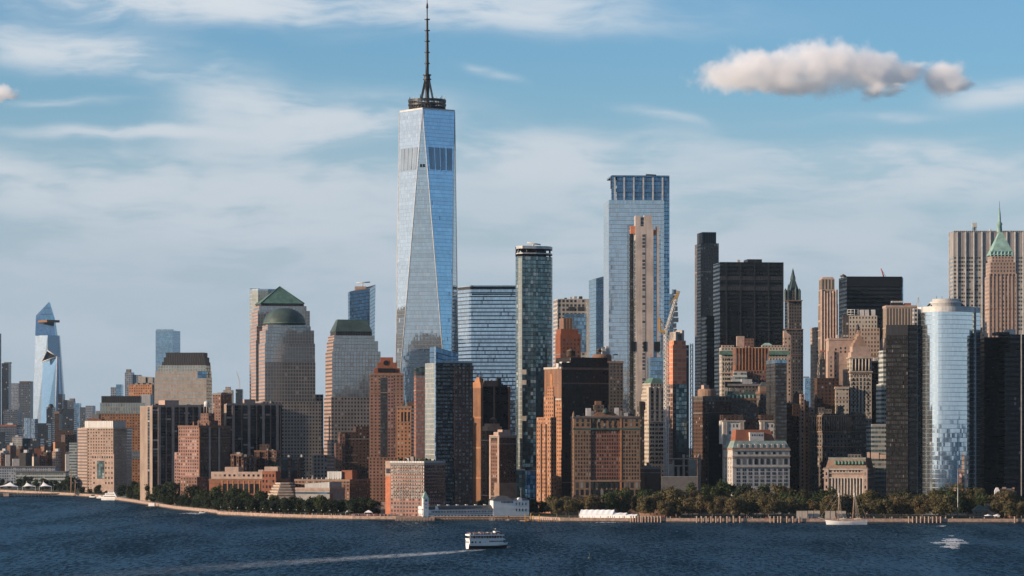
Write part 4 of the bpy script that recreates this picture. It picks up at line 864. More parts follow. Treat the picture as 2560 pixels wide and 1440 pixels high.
part(b, 'cornice', lambda m: m.box(b.left-.8, b.left+1, b.front-.6, -b.front, b.z(922), b.z(917), 'stone_pale')); part(b, 'stone_band', lambda m: m.box(b.left-.4, b.left+.3, b.front, -b.front, b.z(1000), b.z(996), 'stone_pale'))
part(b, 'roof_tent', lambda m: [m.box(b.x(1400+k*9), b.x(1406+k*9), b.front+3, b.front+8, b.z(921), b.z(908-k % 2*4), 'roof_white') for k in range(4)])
tank(b, 1440, 870, 893, 3.8)
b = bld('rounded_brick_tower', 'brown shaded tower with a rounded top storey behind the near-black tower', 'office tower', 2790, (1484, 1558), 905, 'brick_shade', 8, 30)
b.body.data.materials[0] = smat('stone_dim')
part(b, 'rounded_top', lambda m: m.lathe([(b.w*.40, b.ztop-.1), (b.w*.40, b.z(890)), (b.w*.36, b.z(885)), (0, b.z(884))], 'brick_brown', 24, b.x(1512), 0, False))
tank(b, 1502, 870, 884, 2.4); clutter(b, 4, 1512, 1552, b.z(886), 8)
# big office block with recessed centre
b = bld('arched_office_block', 'long ochre and red brick office block with a central pediment facing the park', 'office block', 2585, (1424, 1434, 1600), 1043, 'brick_brown', 3, 30)
plain('brick_ochre', (.24, .15, .095), .85); plain('brick_rust', (.24, .108, .073), .85)
b.body.data.materials[0] = MATS['brick_ochre']
part(b, 'red_centre', lambda m: m.box(b.x(1477), b.x(1553), b.front-.3, b.front+.5, b.z(1197), b.z(1076), 'brick_rust', 'slate'))
for q in (1434, 1553): part(b, 'end_pavilion', lambda m: m.box(b.x(q), b.x(q+(43 if q < 1500 else 47)), b.front-1.4, b.front+.5, 0, b.z(1044), 'brick_ochre', 'slate'))
for y, h, mm, o in ((1042, 4, 'slate', 2.0), (1070, 4, 'copper_dark', 1.9), (1201, 3, 'stone_brown', 1.8)):
    part(b, 'cornice', lambda m: m.box(b.left-.6, b.right+.6, b.front-o, b.front+1, b.z(y+h), b.z(y), mm))
part(b, 'pediment', lambda m: m.prism([(b.x(1478), b.front-.6), (b.x(1552), b.front-.6), (b.x(1552), b.front+6), (b.x(1478), b.front+6)], b.z(1043), 0, 'brick_brown', 'slate', top=[(b.x(1496), b.front), (b.x(1532), b.front), (b.x(1532), b.front+5), (b.x(1496), b.front+5)], zt=[b.z(1030)]*4))
part(b, 'crest', lambda m: m.lathe([(0, b.z(1036)), (2.4, b.z(1034)), (2.8, b.z(1029)), (1.6, b.z(1023)), (0, b.z(1020))], 'copper_dark', 10, b.x(1514), b.front))
part(b, 'finial', lambda m: m.lathe([(1, b.z(1042)), (1, b.z(1035)), (0, b.z(1027))], 'stone_brown', 8, b.x(1434), b.front))
for k in range(7): part(b, 'stone_pier', lambda m: m.box(b.x(1480+k*12.1)-.55, b.x(1480+k*12.1)+.55, b.front-.9, b.front, 0, b.z(1201), 'stone_brown'))
for q in (1552,): part(b, 'corner_pier', lambda m: m.box(b.x(q)-.8, b.x(q)+.6, b.front-1.8, b.front, 0, b.z(1046), 'brick_orange'))
for k, y in enumerate((1046, 1057)): windows(b, b.x(1436), b.x(1598), b.z(y+10), b.z(y), 12, 1, 1.7, 2.5, off=b.front-1.41)
windows(b, b.x(1479), b.x(1552), b.z(1200), b.z(1076), 12, 13, .95, 1.9, off=b.front-.3)
for q in (1436, 1556): windows(b, b.x(q), b.x(q+42), b.z(1200), b.z(1076), 6, 13, 1.0, 1.9, off=b.front-1.4)
windows(b, b.x(1436), b.x(1598), b.z(1240), b.z(1204), 13, 2, 2.4, 4.6, off=b.front-1.41)
windows(b, b.front+2, -b.front-2, b.z(1240), b.z(1050), 4, 18, 1.1, 2.0, face='left')
for q0, q1, y, k in ((1468, 1480, 1020, 'roof_white'), (1480, 1490, 1027, 'roof_plant'), (1487, 1512, 1012, 'stone_dim'), (1491, 1506, 1002, 'brick_brown'), (1540, 1550, 1019, 'roof_white'), (1551, 1557, 1026, 'roof_plant'), (1566, 1578, 1030, 'roof_plant'), (1580, 1592, 1024, 'roof_dark')): roof_box(b, 'roof_house', q0, q1, y, st=k, fy=.35, by=.6)
clutter(b, 7, 1450, 1590)
# ---------------------------------------------------------------- centre right: three glass towers and the building site
b = bld('glass_skyscraper', 'tall pale glass skyscraper with a louvred upper box behind the concrete tower', 'skyscraper', 3260, (1509, 1660), 500, 'glass_pale', 4, 55, tiers=[('glass_navy', 441, 22, -14, 14, 4)])
part(b, 'glass_wall', lambda m: m.box(b.x(1661), b.x(1676), b.front+8, -b.front, 0, b.z(440), 'glass_blue', 'roof_grey'))
part(b, 'glass_side', lambda m: m.box(b.x(1530.5), b.x(1538), b.front+5.4, b.front+12, b.z(500)-.2, b.z(438), 'glass_navy', 'roof_grey'))
for k in range(6): part(b, 'steel_column', lambda m: m.box(b.x(1538+k*24)-.7, b.x(1538+k*24)+.7, b.front+5, b.front+6, b.z(500), b.z(441), 'steel_white'))
part(b, 'roof_rim', lambda m: m.box(b.x(1530), b.x(1675), b.front+4.6, -b.front, b.z(441), b.z(437), 'glass_navy', 'roof_grey'))
for y0, y1 in ((462, 452), (479, 470)): part(b, 'glass_band', lambda m: m.box(b.x(1541), b.x(1657), b.front+5.5, b.front+6.5, b.z(y0), b.z(y1), 'glass_navy', 'roof_grey'))
part(b, 'cleaning_crane', lambda m: (m.tube((b.x(1637), 0, b.z(440)), (b.x(1637), 0, b.z(431)), .8, .8, 'steel_dark', 6), m.tube((b.x(1622), 0, b.z(431)), (b.x(1648), 0, b.z(432)), 1, .7, 'steel_dark', 6)))
for q in (1531.5, 1673): part(b, 'corner_mast', lambda m: m.prism([(b.x(q)-.9, b.front+6), (b.x(q)+.9, b.front+6), (b.x(q)+.9, b.front+14), (b.x(q)-.9, b.front+14)], b.z(470), b.z(439), 'steel_dark', 'steel_dark'))
b = bld('glass_skyscraper', 'grey-blue glass slab peeking out left of the tall louvred skyscraper', 'skyscraper', 3420, (1483, 1512), 700, 'glass_blue', 10, 40)
part(b, 'slanted_top', lambda m: m.prism(b.rect((0, 0, 0, 0)), b.ztop-.1, 0, 'glass_blue', 'roof_grey', zt=[b.z(697), b.z(690), b.z(690), b.z(697)]))
b = bld('concrete_tower', 'slim unfinished concrete tower with blue glass sides before the louvred skyscraper', 'skyscraper', 3000, (1573, 1590, 1652), 578, 'glass_pale', 3, 34)
part(b, 'concrete_core', lambda m: (m.box(b.x(1590), b.x(1633), b.front-1.6, b.front+6, 0, b.z(566), 'concrete_wall', 'concrete'), m.box(b.x(1588), b.x(1601), b.front-1.5, b.front+8, b.z(600), b.z(539), 'concrete_wall', 'concrete'), m.box(b.x(1610), b.x(1630), b.front-1.5, b.front+8, b.z(600), b.z(538), 'concrete_wall', 'concrete'), m.box(b.x(1601), b.x(1610), b.front-.6, b.front+8, b.z(600), b.z(543), 'concrete_slot', 'concrete')))
part(b, 'window_slot', lambda m: m.box(b.x(1605), b.x(1613), b.front-1.85, b.front, 0, b.z(585), 'concrete_slot', 'concrete'))
part(b, 'concrete_core', lambda m: m.box(b.x(1641), b.x(1648), b.front-.6, b.front+8, 0, b.z(565), 'concrete_wall', 'concrete'))
part(b, 'glass_strip', lambda m: m.box(b.x(1634), b.x(1641), b.front-.5, b.front+4, 0, b.z(588), 'glass_blue', 'roof_grey'))
part(b, 'safety_net', lambda m: m.box(b.x(1576), b.x(1588), b.front-.6, b.front+6, b.z(584), b.z(565), 'net_floors', 'net_orange'))
part(b, 'safety_net', lambda m: m.box(b.x(1630), b.x(1646), b.front-.3, b.front+6, b.z(588), b.z(574), 'net_floors', 'net_orange'))
for q0, q1 in ((1577, 1589), (1608, 1616), (1635, 1650)): part(b, 'open_floor', lambda m: m.box(b.x(q0), b.x(q1), b.front-1.95, b.front, b.z(879), b.z(854), 'black_panel'))
def hoist(m):
    x = b.left-4; lattice(m, (x, 2, 0), (x, 2, b.z(558)), 3.0, 'steel_dark', .28, 5); m.box(x+.4, x+3.6, 3.2, 8, 0, b.z(572), 'scaffold', 'roof_dark')
part(b, 'builders_hoist', hoist)
b = bld('glass_block', 'blue glass block with dark base to the left of the yellow-tipped crane mast', 'office block', 2870, (1618, 1660), 893, 'glass_blue', 4, 26)
part(b, 'roof_post', lambda m: m.tube((b.left+.5, b.front+.5, 0), (b.left+.5, b.front+.5, b.z(884)), .35, .35, 'crane_red', 5))
b = bld('stone_tower', 'pale limestone tower with a green roof, left of the yellow-tipped crane mast', 'office tower', 2700, (1609, 1622, 1668), 1025, 'stone_cream', 16, 26, tiers=[('stone_cream', 985, 3, 2, 2, 3), ('stone_cream', 958, 6, 5, 4, 5)])
part(b, 'green_roof', lambda m: m.prism(b.rect((8, 6, 5, 6)), b.ztop-.1, b.z(944), 'copper_green', 'copper_green', top=b.rect((18, 14, 18, 18))))
for q in (1624, 1637, 1650, 1662): part(b, 'stone_pier', lambda m: m.box(b.x(q)-1, b.x(q)+1, b.front-.8, b.front+5, b.z(1055), b.z(968), 'stone_pale'))
for y in (1025, 1052): part(b, 'cornice', lambda m: m.box(b.left-.5, b.right+.3, b.front-1, b.front+1, b.z(y+3), b.z(y), 'stone_pale'))
for k in range(4): windows(b, b.x(1627+k*11), b.x(1634+k*11), b.z(1160), b.z(975), 2, 18, .8, 2.2, off=b.front-.02)
for k in range(2):
    part(b, 'scaffold_strip', lambda m: m.box(b.left-4+k*2, b.left-2.4+k*2, b.front+12, b.front+20, 0, b.z(1003), 'scaffold', 'roof_dark'))
b = bld('balcony_glass_tower', 'distant tower of stacked shifted glass boxes behind the yellow-tipped crane', 'skyscraper', 3900, (1672, 1684), 735, 'glass_blue', 0, 20)
for k in range(9): part(b, 'glass_box', lambda m: m.box(b.x(1680+(k*5) % 4), b.x(1691+(k*7) % 6), b.front-2, b.front+12, b.z(735+k*14), b.z(724+k*14), 'glass_stripe', 'roof_white'))
b = bld('unfinished_tower', 'tower under construction with orange-netted open floors beside the crane mast', 'skyscraper', 2660, (1664, 1682, 1716), 960, 'dark_glass_flats', 24, None, mats=None, tiers=[('net_floors', 862, 0, 0, 0, 0), ('net_floors', 851, 4, 0, 3, 3)])
part(b, 'open_floors', lambda m: m.wall((b.left-.1, -b.front, 20), (b.left-.1, b.front, 20), (b.left-.1, b.front, b.z(961)), (b.left-.1, -b.front, b.z(961)), 'frame_open'))
part(b, 'lift_core', lambda m: (m.box(b.x(1692), b.x(1697), b.front+2, b.front+14, b.ztop-1, b.z(829), 'concrete'), m.box(b.x(1708), b.x(1713), b.front+2, b.front+14, b.ztop-1, b.z(825), 'concrete'), m.box(b.x(1692), b.x(1713), b.front+6, b.front+14, b.ztop-1, b.z(829), 'concrete'), m.box(b.x(1692), b.x(1713), b.front+2.2, b.front+4, b.z(835), b.z(832), 'concrete')))
part(b, 'glass_cladding', lambda m: m.box(b.x(1690), b.right+.2, b.front-.4, b.front+2, b.z(1130), b.z(960), 'glass_green', 'roof_dark'))
part(b, 'builders_hoist', lambda m: (m.box(b.right+1, b.right+4, b.front+3, b.front+7, 0, b.z(862), 'scaffold', 'steel_dark'), lattice(m, (b.right+6.5, b.front+3, 0), (b.right+6.5, b.front+3, b.z(858)), 2, 'steel_dark', .2, 4)))
part(b, 'concrete_frame', lambda m: [m.box(b.left-8+k*5, b.left-6.6+k*5, b.front-6, b.front-4, 0, b.z(1136+k % 3*14), 'concrete') for k in range(7)]+[m.box(b.left-8, b.left+24, b.front-6.1, b.front-3.9, b.z(y+3), b.z(y), 'concrete') for y in (1145, 1163)])
part(b, 'concrete_panel', lambda m: (m.box(b.left-8, b.left-3, b.front-6.3, b.front-4, 0, b.z(1160), 'stone_pale'), m.box(b.x(1716), b.x(1734), b.front-6.3, b.front-4, 0, b.z(1150), 'stone_grey')))
for k in range(24):
    pass
# tower crane
Y = 2630; root = thing('tower_crane', 'tall lattice tower crane with a raised yellow-tipped jib beside the orange-netted tower', 'crane', (wx(1665.5, Y), Y, GZ-.5)); X = lambda px: wx(px, Y)-wx(1665.5, Y); Z = lambda py: wz(py, Y)-GZ+.5
m = MB(); lattice(m, (0, 0, 0), (0, 0, Z(832)), 2.9, 'crane_grey', .45, 3.4); m.build('mast', root)
m = MB(); lattice(m, (0, 0, Z(826)), (X(1690), 0, Z(748)), 2.0, 'crane_grey', .36, 2.8); lattice(m, (X(1690), 0, Z(748)), (X(1697), 0, Z(727)), 1.5, 'crane_yellow', .30, 1.8); m.build('jib', root)
m = MB(); m.tube((X(1697), 0, Z(727)), (X(1674), 0, Z(763)), .25, .25, 'crane_yellow', 4); m.build('jib_tie', root)
m = MB(); m.box(X(1650), X(1668), -1.3, 1.3, Z(832), Z(826), 'crane_yellow'); lattice(m, (X(1650), 0, Z(826)), (X(1649), 0, Z(796)), 1.2, 'crane_yellow', .25, 2); m.tube((X(1649), 0, Z(796)), (X(1663), 0, Z(820)), .4, .4, 'crane_yellow', 5); m.build('counter_jib', root)
m = MB(); m.box(X(1663), X(1669), -2.2, -.8, Z(835), Z(825), 'steel_white'); m.build('cab', root)
b = bld('warehouse', 'plain dark low block behind the park, right of the long ochre office block', 'office block', 2620, (1600, 1652), 1170, 'brick_dark', 6, 26)
part(b, 'parapet', lambda m: m.box(b.left-.2, b.right+.2, b.front-.3, b.front+.5, b.ztop, b.ztop+1, 'stone_brown'))
b = bld('site_wall', 'long plain grey wall below the building site behind the park', 'wall', 2590, (1652, 1745), 1193, 'roof_grey', 2, 8)
part(b, 'coping', lambda m: m.box(b.left, b.right, b.front-.3, b.front+1, b.ztop, b.ztop+.6, 'stone_grey'))

# ---------------------------------------------------------------- right: grey slab, black slab, stone towers
b = bld('stone_skyscraper', 'grey limestone skyscraper with a narrow dark top left of the big black slab', 'skyscraper', 3560, (1737, 1797), 608, 'stone_dim', 8, 34, tiers=[('louver_dark', 580, 5, 6, 3, 4)])
b.body.data.materials[0] = smat('stone_dim')
b = bld('black_office_slab', 'huge black steel office slab with faint horizontal bands', 'skyscraper', 3150, (1781, 1958), 658, 'steel_black', 6, 45, tiers=[('steel_black', 655, 0, 0, 0, 0)])
roof_box(b, 'plant_room', 1874, 1910, 646, st='steel_dark'); clutter(b, 2, 1856, 1872)
for k in range(6): part(b, 'steel_column', lambda m: m.box(b.x(1781+k*35.2)-.7, b.x(1781+k*35.2)+.7, b.front-.6, b.front+.2, 0, b.ztop, 'steel_dark'))
for y in (690, 716): part(b, 'louver_band', lambda m: m.box(b.left, b.right, b.front-.3, b.front+.5, b.z(y+10), b.z(y), 'louver_dark', 'roof_dark'))
b = bld('black_side_block', 'black narrow block standing against the left of the big black slab', 'office tower', 3050, (1760, 1786), 790, 'steel_black', 6, 30)
part(b, 'louver_band', lambda m: m.box(b.x(1764), b.x(1782), b.front-.3, b.front+.5, b.z(812), b.z(800), 'black_panel', 'roof_dark'))
# gothic tower
b = bld('gothic_tower', 'slender grey gothic tower with a green copper spire behind the black slab', 'skyscraper', 3540, (1955, 2008), 822, 'stone_dim', 8, 24, tiers=[('stone_dim', 750, 6, 3, 3, 3), ('stone_dim', 726, 9, 7, 4, 4)])
part(b, 'copper_roof', lambda m: m.prism(b.rect((11, 9, 6, 6)), b.ztop-.2, b.z(692), 'copper_dark', 'copper_dark', top=b.rect((20, 18, 20, 20))))
q = b.rect((20, 18, 20, 20)); lx, ly = (q[0][0]+q[1][0])/2, (q[0][1]+q[2][1])/2
part(b, 'lantern', lambda m: m.lathe([(3.2, b.z(698)), (2.6, b.z(690)), (2.0, b.z(686)), (1.3, b.z(678)), (0, b.z(668))], 'copper_dark', 8, lx, ly))
for q in (1965, 1972, 1991, 2000): part(b, 'pinnacle', lambda m: m.lathe([(1.6, b.z(752)), (1.6, b.z(726)), (0, b.z(708 if q in (1972, 1991) else 720))], 'copper_dark', 6, b.x(q), b.front+2.5))
for y in (750, 822): part(b, 'cornice', lambda m: m.box(b.x(1957 if y > 800 else 1961), b.x(2008 if y > 800 else 2006), b.front-1.2, b.front+3, b.z(y+3), b.z(y), 'stone_brown'))
b = bld('brick_tower', 'sunlit pink brick tower with a slanted top right of the black slab', 'office tower', 2980, (1957, 1978), 842, 'stone_grid', -2, 22)
part(b, 'slanted_top', lambda m: m.prism(b.rect((0, 0, 0, 0)), b.ztop-.1, 0, 'stone_pink', 'stone_pink', zt=[b.z(826), b.z(839), b.z(839), b.z(826)]))
# cream building with the green cornice and the brown stepped tower before it
b = bld('cornice_office_block', 'cream office block with a green copper cornice wrapped behind the brown stepped tower', 'office block', 2860, (1797, 1804, 1968), 893, 'stone_cream', 0, 34, tiers=[('stone_cream', 868, 0, 0, 0, 0)])
part(b, 'copper_cornice', lambda m: m.box(b.left-2, b.right+2, b.front-2, b.front+2, b.z(887), b.z(877), 'copper_green', 'copper_green'))
for q in (1805, 1905, 1935): part(b, 'attic', lambda m: m.box(b.x(q), b.x(q+30), b.front, b.front+14, b.ztop-.1, b.z(863), 'stone_rows', 'roof_white'))
part(b, 'green_hip', lambda m: m.prism([(b.x(1905), b.front+1), (b.x(1932), b.front+1), (b.x(1932), b.front+14), (b.x(1905), b.front+14)], b.z(863), b.z(857), 'copper_pale', 'copper_pale', top=[(b.x(1914), b.front+5), (b.x(1924), b.front+5), (b.x(1924), b.front+10), (b.x(1914), b.front+10)]))
part(b, 'pink_house', lambda m: m.box(b.x(1843), b.x(1862), b.front+4, b.front+12, b.ztop-.1, b.z(840), 'stone_pink', 'roof_white'))
windows(b, b.x(1806), b.x(1832), b.z(965), b.z(893), 5, 6, 1.0, 2.1)
b = bld('stepped_brick_tower', 'sunlit brown brick tower with a small crenellated top before the green-corniced block', 'office tower', 2780, (1828, 1836, 1932), 925, 'brick_tall', 1, 28, tiers=[('brick_tall', 870, 2, 10, 3, 3), ('brick_wall', 846, 25, 47, 8, 8)])
b.body.data.materials[0] = smat('brick_wall')
for k in range(11): part(b, 'brick_pinnacle', lambda m: m.box(b.x(1840+k*8.1)-.4, b.x(1840+k*8.1)+.4, b.front+.4, b.front+2, b.z(925), b.z(868), 'brick_orange'))
part(b, 'roof_mast', lambda m: m.tube((b.x(1872), 0, b.ztop), (b.x(1872), 0, b.z(832)), .25, .15, 'steel_dark', 5))
windows(b, b.x(1862), b.x(1926), b.z(980), b.z(925), 9, 5, 1.0, 1.9)
part(b, 'white_roof_house', lambda m: (m.box(b.x(1834), b.x(1866), b.front-4, b.front+2, b.z(985), b.z(929), 'white_stripe', 'roof_white'), m.box(b.x(1828), b.x(1866), b.front-7, b.front-3.5, b.z(985), b.z(940), 'white_stripe', 'roof_white')))
part(b, 'dark_step', lambda m: m.box(b.x(1914), b.x(1934), b.front-1.5, b.front+10, 0, b.z(944), 'brick_shade', 'roof_dark'))
b = bld('dark_office_tower', 'dark tower with square bright windows right of the sunlit brown tower', 'office tower', 2635, (1929, 1967), 908, 'dark_glass_flats', 5, 46)
part(b, 'glass_top', lambda m: m.box(b.left-.2, b.right+.2, b.front-.3, -b.front, b.ztop-.1, b.z(899), 'glass_blue', 'roof_dark'))
# shaded blocks in the middle
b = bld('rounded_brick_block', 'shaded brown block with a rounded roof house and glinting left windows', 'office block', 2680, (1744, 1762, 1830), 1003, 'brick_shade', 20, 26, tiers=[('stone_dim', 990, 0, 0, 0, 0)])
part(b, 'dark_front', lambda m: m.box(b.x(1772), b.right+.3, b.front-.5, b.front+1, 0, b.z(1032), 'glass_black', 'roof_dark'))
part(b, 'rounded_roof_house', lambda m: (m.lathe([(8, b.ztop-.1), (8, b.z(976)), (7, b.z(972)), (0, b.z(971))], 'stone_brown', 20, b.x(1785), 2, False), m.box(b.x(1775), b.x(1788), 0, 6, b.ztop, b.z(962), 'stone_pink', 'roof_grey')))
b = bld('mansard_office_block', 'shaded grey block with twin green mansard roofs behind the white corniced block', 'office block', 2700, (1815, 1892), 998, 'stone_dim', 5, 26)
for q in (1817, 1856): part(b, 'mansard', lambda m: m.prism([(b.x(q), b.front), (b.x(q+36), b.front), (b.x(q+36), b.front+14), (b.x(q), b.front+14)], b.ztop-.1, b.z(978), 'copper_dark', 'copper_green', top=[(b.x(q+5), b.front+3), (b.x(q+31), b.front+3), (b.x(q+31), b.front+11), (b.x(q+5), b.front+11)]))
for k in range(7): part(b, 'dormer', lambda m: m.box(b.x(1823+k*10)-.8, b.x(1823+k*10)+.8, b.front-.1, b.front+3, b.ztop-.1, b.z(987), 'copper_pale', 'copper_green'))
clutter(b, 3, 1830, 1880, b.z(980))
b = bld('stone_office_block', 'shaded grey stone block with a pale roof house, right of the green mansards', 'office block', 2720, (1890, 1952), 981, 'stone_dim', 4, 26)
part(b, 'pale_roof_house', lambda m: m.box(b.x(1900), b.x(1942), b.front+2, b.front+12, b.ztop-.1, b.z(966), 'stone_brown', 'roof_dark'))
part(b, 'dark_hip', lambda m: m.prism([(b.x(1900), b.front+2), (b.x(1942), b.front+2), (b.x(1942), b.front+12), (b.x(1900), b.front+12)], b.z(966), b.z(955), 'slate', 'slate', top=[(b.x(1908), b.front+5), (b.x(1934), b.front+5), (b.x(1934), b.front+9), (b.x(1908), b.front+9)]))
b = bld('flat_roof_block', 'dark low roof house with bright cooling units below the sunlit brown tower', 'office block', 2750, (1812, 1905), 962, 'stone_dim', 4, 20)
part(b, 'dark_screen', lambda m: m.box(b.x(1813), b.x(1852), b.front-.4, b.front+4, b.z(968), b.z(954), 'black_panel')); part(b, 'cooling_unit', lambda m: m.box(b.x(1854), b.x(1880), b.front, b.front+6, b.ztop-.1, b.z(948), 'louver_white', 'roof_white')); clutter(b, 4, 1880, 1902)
b = bld('white_corniced_block', 'white office block with two corniced wings behind the green-roofed corner building', 'office block', 2640, (1806, 1958), 1095, 'stone_white', 6, 28, mats={})
for q0, q1 in ((1806, 1860), (1900, 1958)):
    part(b, 'wing', lambda m: m.box(b.x(q0), b.x(q1), b.front-1, b.front+16, b.z(1110), b.z(1052), 'stone_white', 'roof_grey'))
    part(b, 'attic', lambda m: m.box(b.x(q0)+.5, b.x(q1)-.5, b.front+.5, b.front+16, b.z(1052)-.1, b.z(1037), 'brick_shade', 'roof_grey'))
    part(b, 'cornice', lambda m: m.box(b.x(q0)-.8, b.x(q1)+.8, b.front-2, b.front+2, b.z(1054), b.z(1051), 'stone_pale'))
    windows(b, b.x(q0+14), b.x(q1-14), b.z(1090), b.z(1056), 3, 2, 1.0, 2.6, off=b.front-1)
    for q in (q0+3, q0+9, q1-9, q1-3): part(b, 'pilaster', lambda m: m.box(b.x(q)-.7, b.x(q)+.7, b.front-1.7, b.front-.9, b.z(1110), b.z(1054), 'stone_pale'))
part(b, 'dark_court', lambda m: m.box(b.x(1860), b.x(1900), b.front+6, b.front+18, b.z(1100), b.z(1045), 'brick_shade', 'roof_dark'))
# green-roofed corner building
b = bld('corner_office_building', 'white stone building with arched windows, green mansard and red roof facing the park', 'office block', 2595, (1813, 1832, 1974), 1122, 'stone_pale', 11, 30)
b.body.data.materials[0] = plain('stone_cool', (.52, .49, .455), .8)
part(b, 'green_mansard', lambda m: m.prism(b.rect((-1, -1, -1, -1)), b.ztop-.1, b.z(1102), 'copper_grey', 'slate', top=b.rect((8, 8, 10, 10))))
part(b, 'red_roof', lambda m: m.prism([(b.x(1843), b.front+6), (b.x(1943), b.front+6), (b.x(1943), b.front+22), (b.x(1843), b.front+22)], b.z(1104), b.z(1074), 'brick_red', 'terracotta', top=[(b.x(1847), b.front+9), (b.x(1932), b.front+9), (b.x(1932), b.front+19), (b.x(1847), b.front+19)]))
WD = part(b, 'white_dormer', lambda m: m.box(b.x(1878), b.x(1913), b.front+4, b.front+12, b.z(1102), b.z(1081), 'stone_white', 'roof_white'))
windows(b, b.x(1881), b.x(1911), b.z(1092), b.z(1084), 5, 1, .8, 1.4, off=b.front+4, parent=WD)
for y in (1124, 1139, 1166): part(b, 'cornice', lambda m: m.box(b.left-.7, b.right+.7, b.front-.8, b.front+1, b.z(y+2.5), b.z(y), 'stone_pale'))
windows(b, b.x(1840), b.x(1972), b.z(1137), b.z(1128), 9, 1, 2.3, 2.2)
windows(b, b.x(1838), b.x(1972), b.z(1164), b.z(1143), 9, 1, 2.9, 5.2, arch=True)
for k in range(9):
    q = 1838+(k+.5)*134/9; windows(b, b.x(q)-1.7, b.x(q)+1.7, b.z(1216), b.z(1170), 2, 5, 1.1, 2.2)
windows(b, b.front+2, -b.front-4, b.z(1216), b.z(1142), 3, 7, 1.1, 2.2, face='left')
MR = [o for o in b.root.children if o.name.startswith('green_mansard')][0]
for k in range(9): part(b, 'dormer', lambda m: m.box(b.x(1848+k*14)-1, b.x(1848+k*14)+1, b.front-.1, b.front+3, b.z(1121), b.z(1110), 'stone_cool', 'copper_pale'), MR)
# street canyon
for xs, top, st, Y, lab in (((1976, 1998), 1010, 'brick_shade', 2760, 'dark brick side wall at the left of the narrow street gap'),
                            ((1998, 2011), 985, 'stone_grid', 2860, 'slim sunlit pink slab in the narrow street gap, tallest of three'),
                            ((2009, 2022), 1003, 'brick_amber', 2940, 'slim orange brick slab in the middle of the narrow street gap'),
                            ((2021, 2036), 1022, 'stone_grid', 3000, 'low pale slab at the back of the narrow street gap')):
    b = bld('street_block', lab, 'office block', Y, xs, top, st, 8, 30); roof_box(b, 'roof_house', xs[0]+2, xs[1]-2, top-4)
b = bld('glass_tower', 'small distant blue glass tower seen through the narrow street gap', 'skyscraper', 6500, (2008, 2026), 944, 'glass_blue', 0, 40); roof_box(b, 'plant_room', 2010, 2024, 941)
b = bld('columned_tower', 'pale slender tower with a column-fronted top left of the fluted stone tower', 'office tower', 3080, (2035, 2048), 818, 'stone_rows', 6, 24)
for y in (818, 850): part(b, 'cornice', lambda m: m.box(b.left-.8, b.right+.8, b.front-.8, b.front+2, b.z(y+3), b.z(y), 'stone_pale'))
# fluted stone tower
b = bld('fluted_stone_tower', 'sunlit pink fluted stone skyscraper with faceted crown beside the black flat-topped tower', 'skyscraper', 2900, (2044, 2052, 2095), 760, 'stone_slots', 1, 22, tiers=[('stone_slots', 724, 1, 4, 1, 2), ('stone_slots', 697, 2, 8, 2, 3)])
for k in range(6): part(b, 'flute', lambda m: m.prism([(b.x(2052+k*7.2)-.3, b.front), (b.x(2052+k*7.2)+1, b.front-.9), (b.x(2052+k*7.2)+2.3, b.front), (b.x(2052+k*7.2)+1, b.front+1.5)], 0, b.z(734-abs(k-2.5)*4), 'stone_pink', 'stone_pale'))
part(b, 'crown', lambda m: m.prism(b.rect((3, 9, 3, 4)), b.ztop-.1, b.z(692), 'stone_pink', 'stone_pale', top=b.rect((6, 12, 6, 7))))
windows(b, b.x(2055), b.x(2092), b.z(850), b.z(760), 5, 9, 1.1, 2.4, off=b.front-.1)
b = bld('black_flat_tower', 'black flat-topped office tower with a water tank, behind the fluted stone tower', 'skyscraper', 3100, (2097, 2255), 696, 'steel_black', 4, 45)
part(b, 'glass_edge', lambda m: m.box(b.right-.1, b.right+1.4, b.front+1, b.front+20, 0, b.z(694), 'glass_blue', 'roof_dark'))
part(b, 'top_band', lambda m: m.box(b.left, b.right+.3, b.front-.4, -b.front, b.z(716), b.z(691), 'black_panel', 'roof_dark'))
tank(b, 2114, 683, 694, 3.2); part(b, 'roof_crane', lambda m: (m.tube((b.x(2221), 0, b.z(692)), (b.x(2213), 0, b.z(668)), .8, .5, 'crane_red', 5), m.tube((b.x(2213), 0, b.z(668)), (b.x(2228), 0, b.z(692)), .2, .2, 'steel_dark', 4)))
b = bld('stone_tower', 'cream stone office tower with white cooling frames behind the pyramid-topped tower', 'office tower', 2860, (2118, 2199), 820, 'stone_rows', -3, 30, tiers=[('stone_cream', 789, 0, 6, 1, 2)])
b.body.data.materials[0] = smat('stone_rows')
part(b, 'cooling_frame', lambda m: [m.tube((b.x(2119+k*9), b.front+3, b.ztop), (b.x(2119+k*9), b.front+3, b.z(773)), .4, .4, 'steel_white', 4) for k in range(4)]+[m.tube((b.x(2119), b.front+3, b.z(y)), (b.x(2147), b.front+3, b.z(y)), .35, .35, 'steel_white', 4) for y in (774, 780, 786)])
for q in (2151, 2163, 2179): part(b, 'cooling_unit', lambda m: m.box(b.x(q), b.x(q+10), b.front+3, b.front+10, b.ztop-.1, b.z(774), 'roof_white'))
part(b, 'scaffold_wall', lambda m: m.box(b.left-5.5, b.left-.2, b.front+1, b.front+12, 0, b.z(788), 'scaffold', 'roof_dark'))
b = bld('stone_office_block', 'plain beige stone block left of the pyramid-topped tower', 'office block', 2760, (2063, 2072, 2132), 848, 'stone_pink', 0, 26)
part(b, 'lower_step', lambda m: m.box(b.left-1, b.x(2085), b.front-1.5, b.front+16, 0, b.z(878), 'stone_pink', 'stone_pale'))
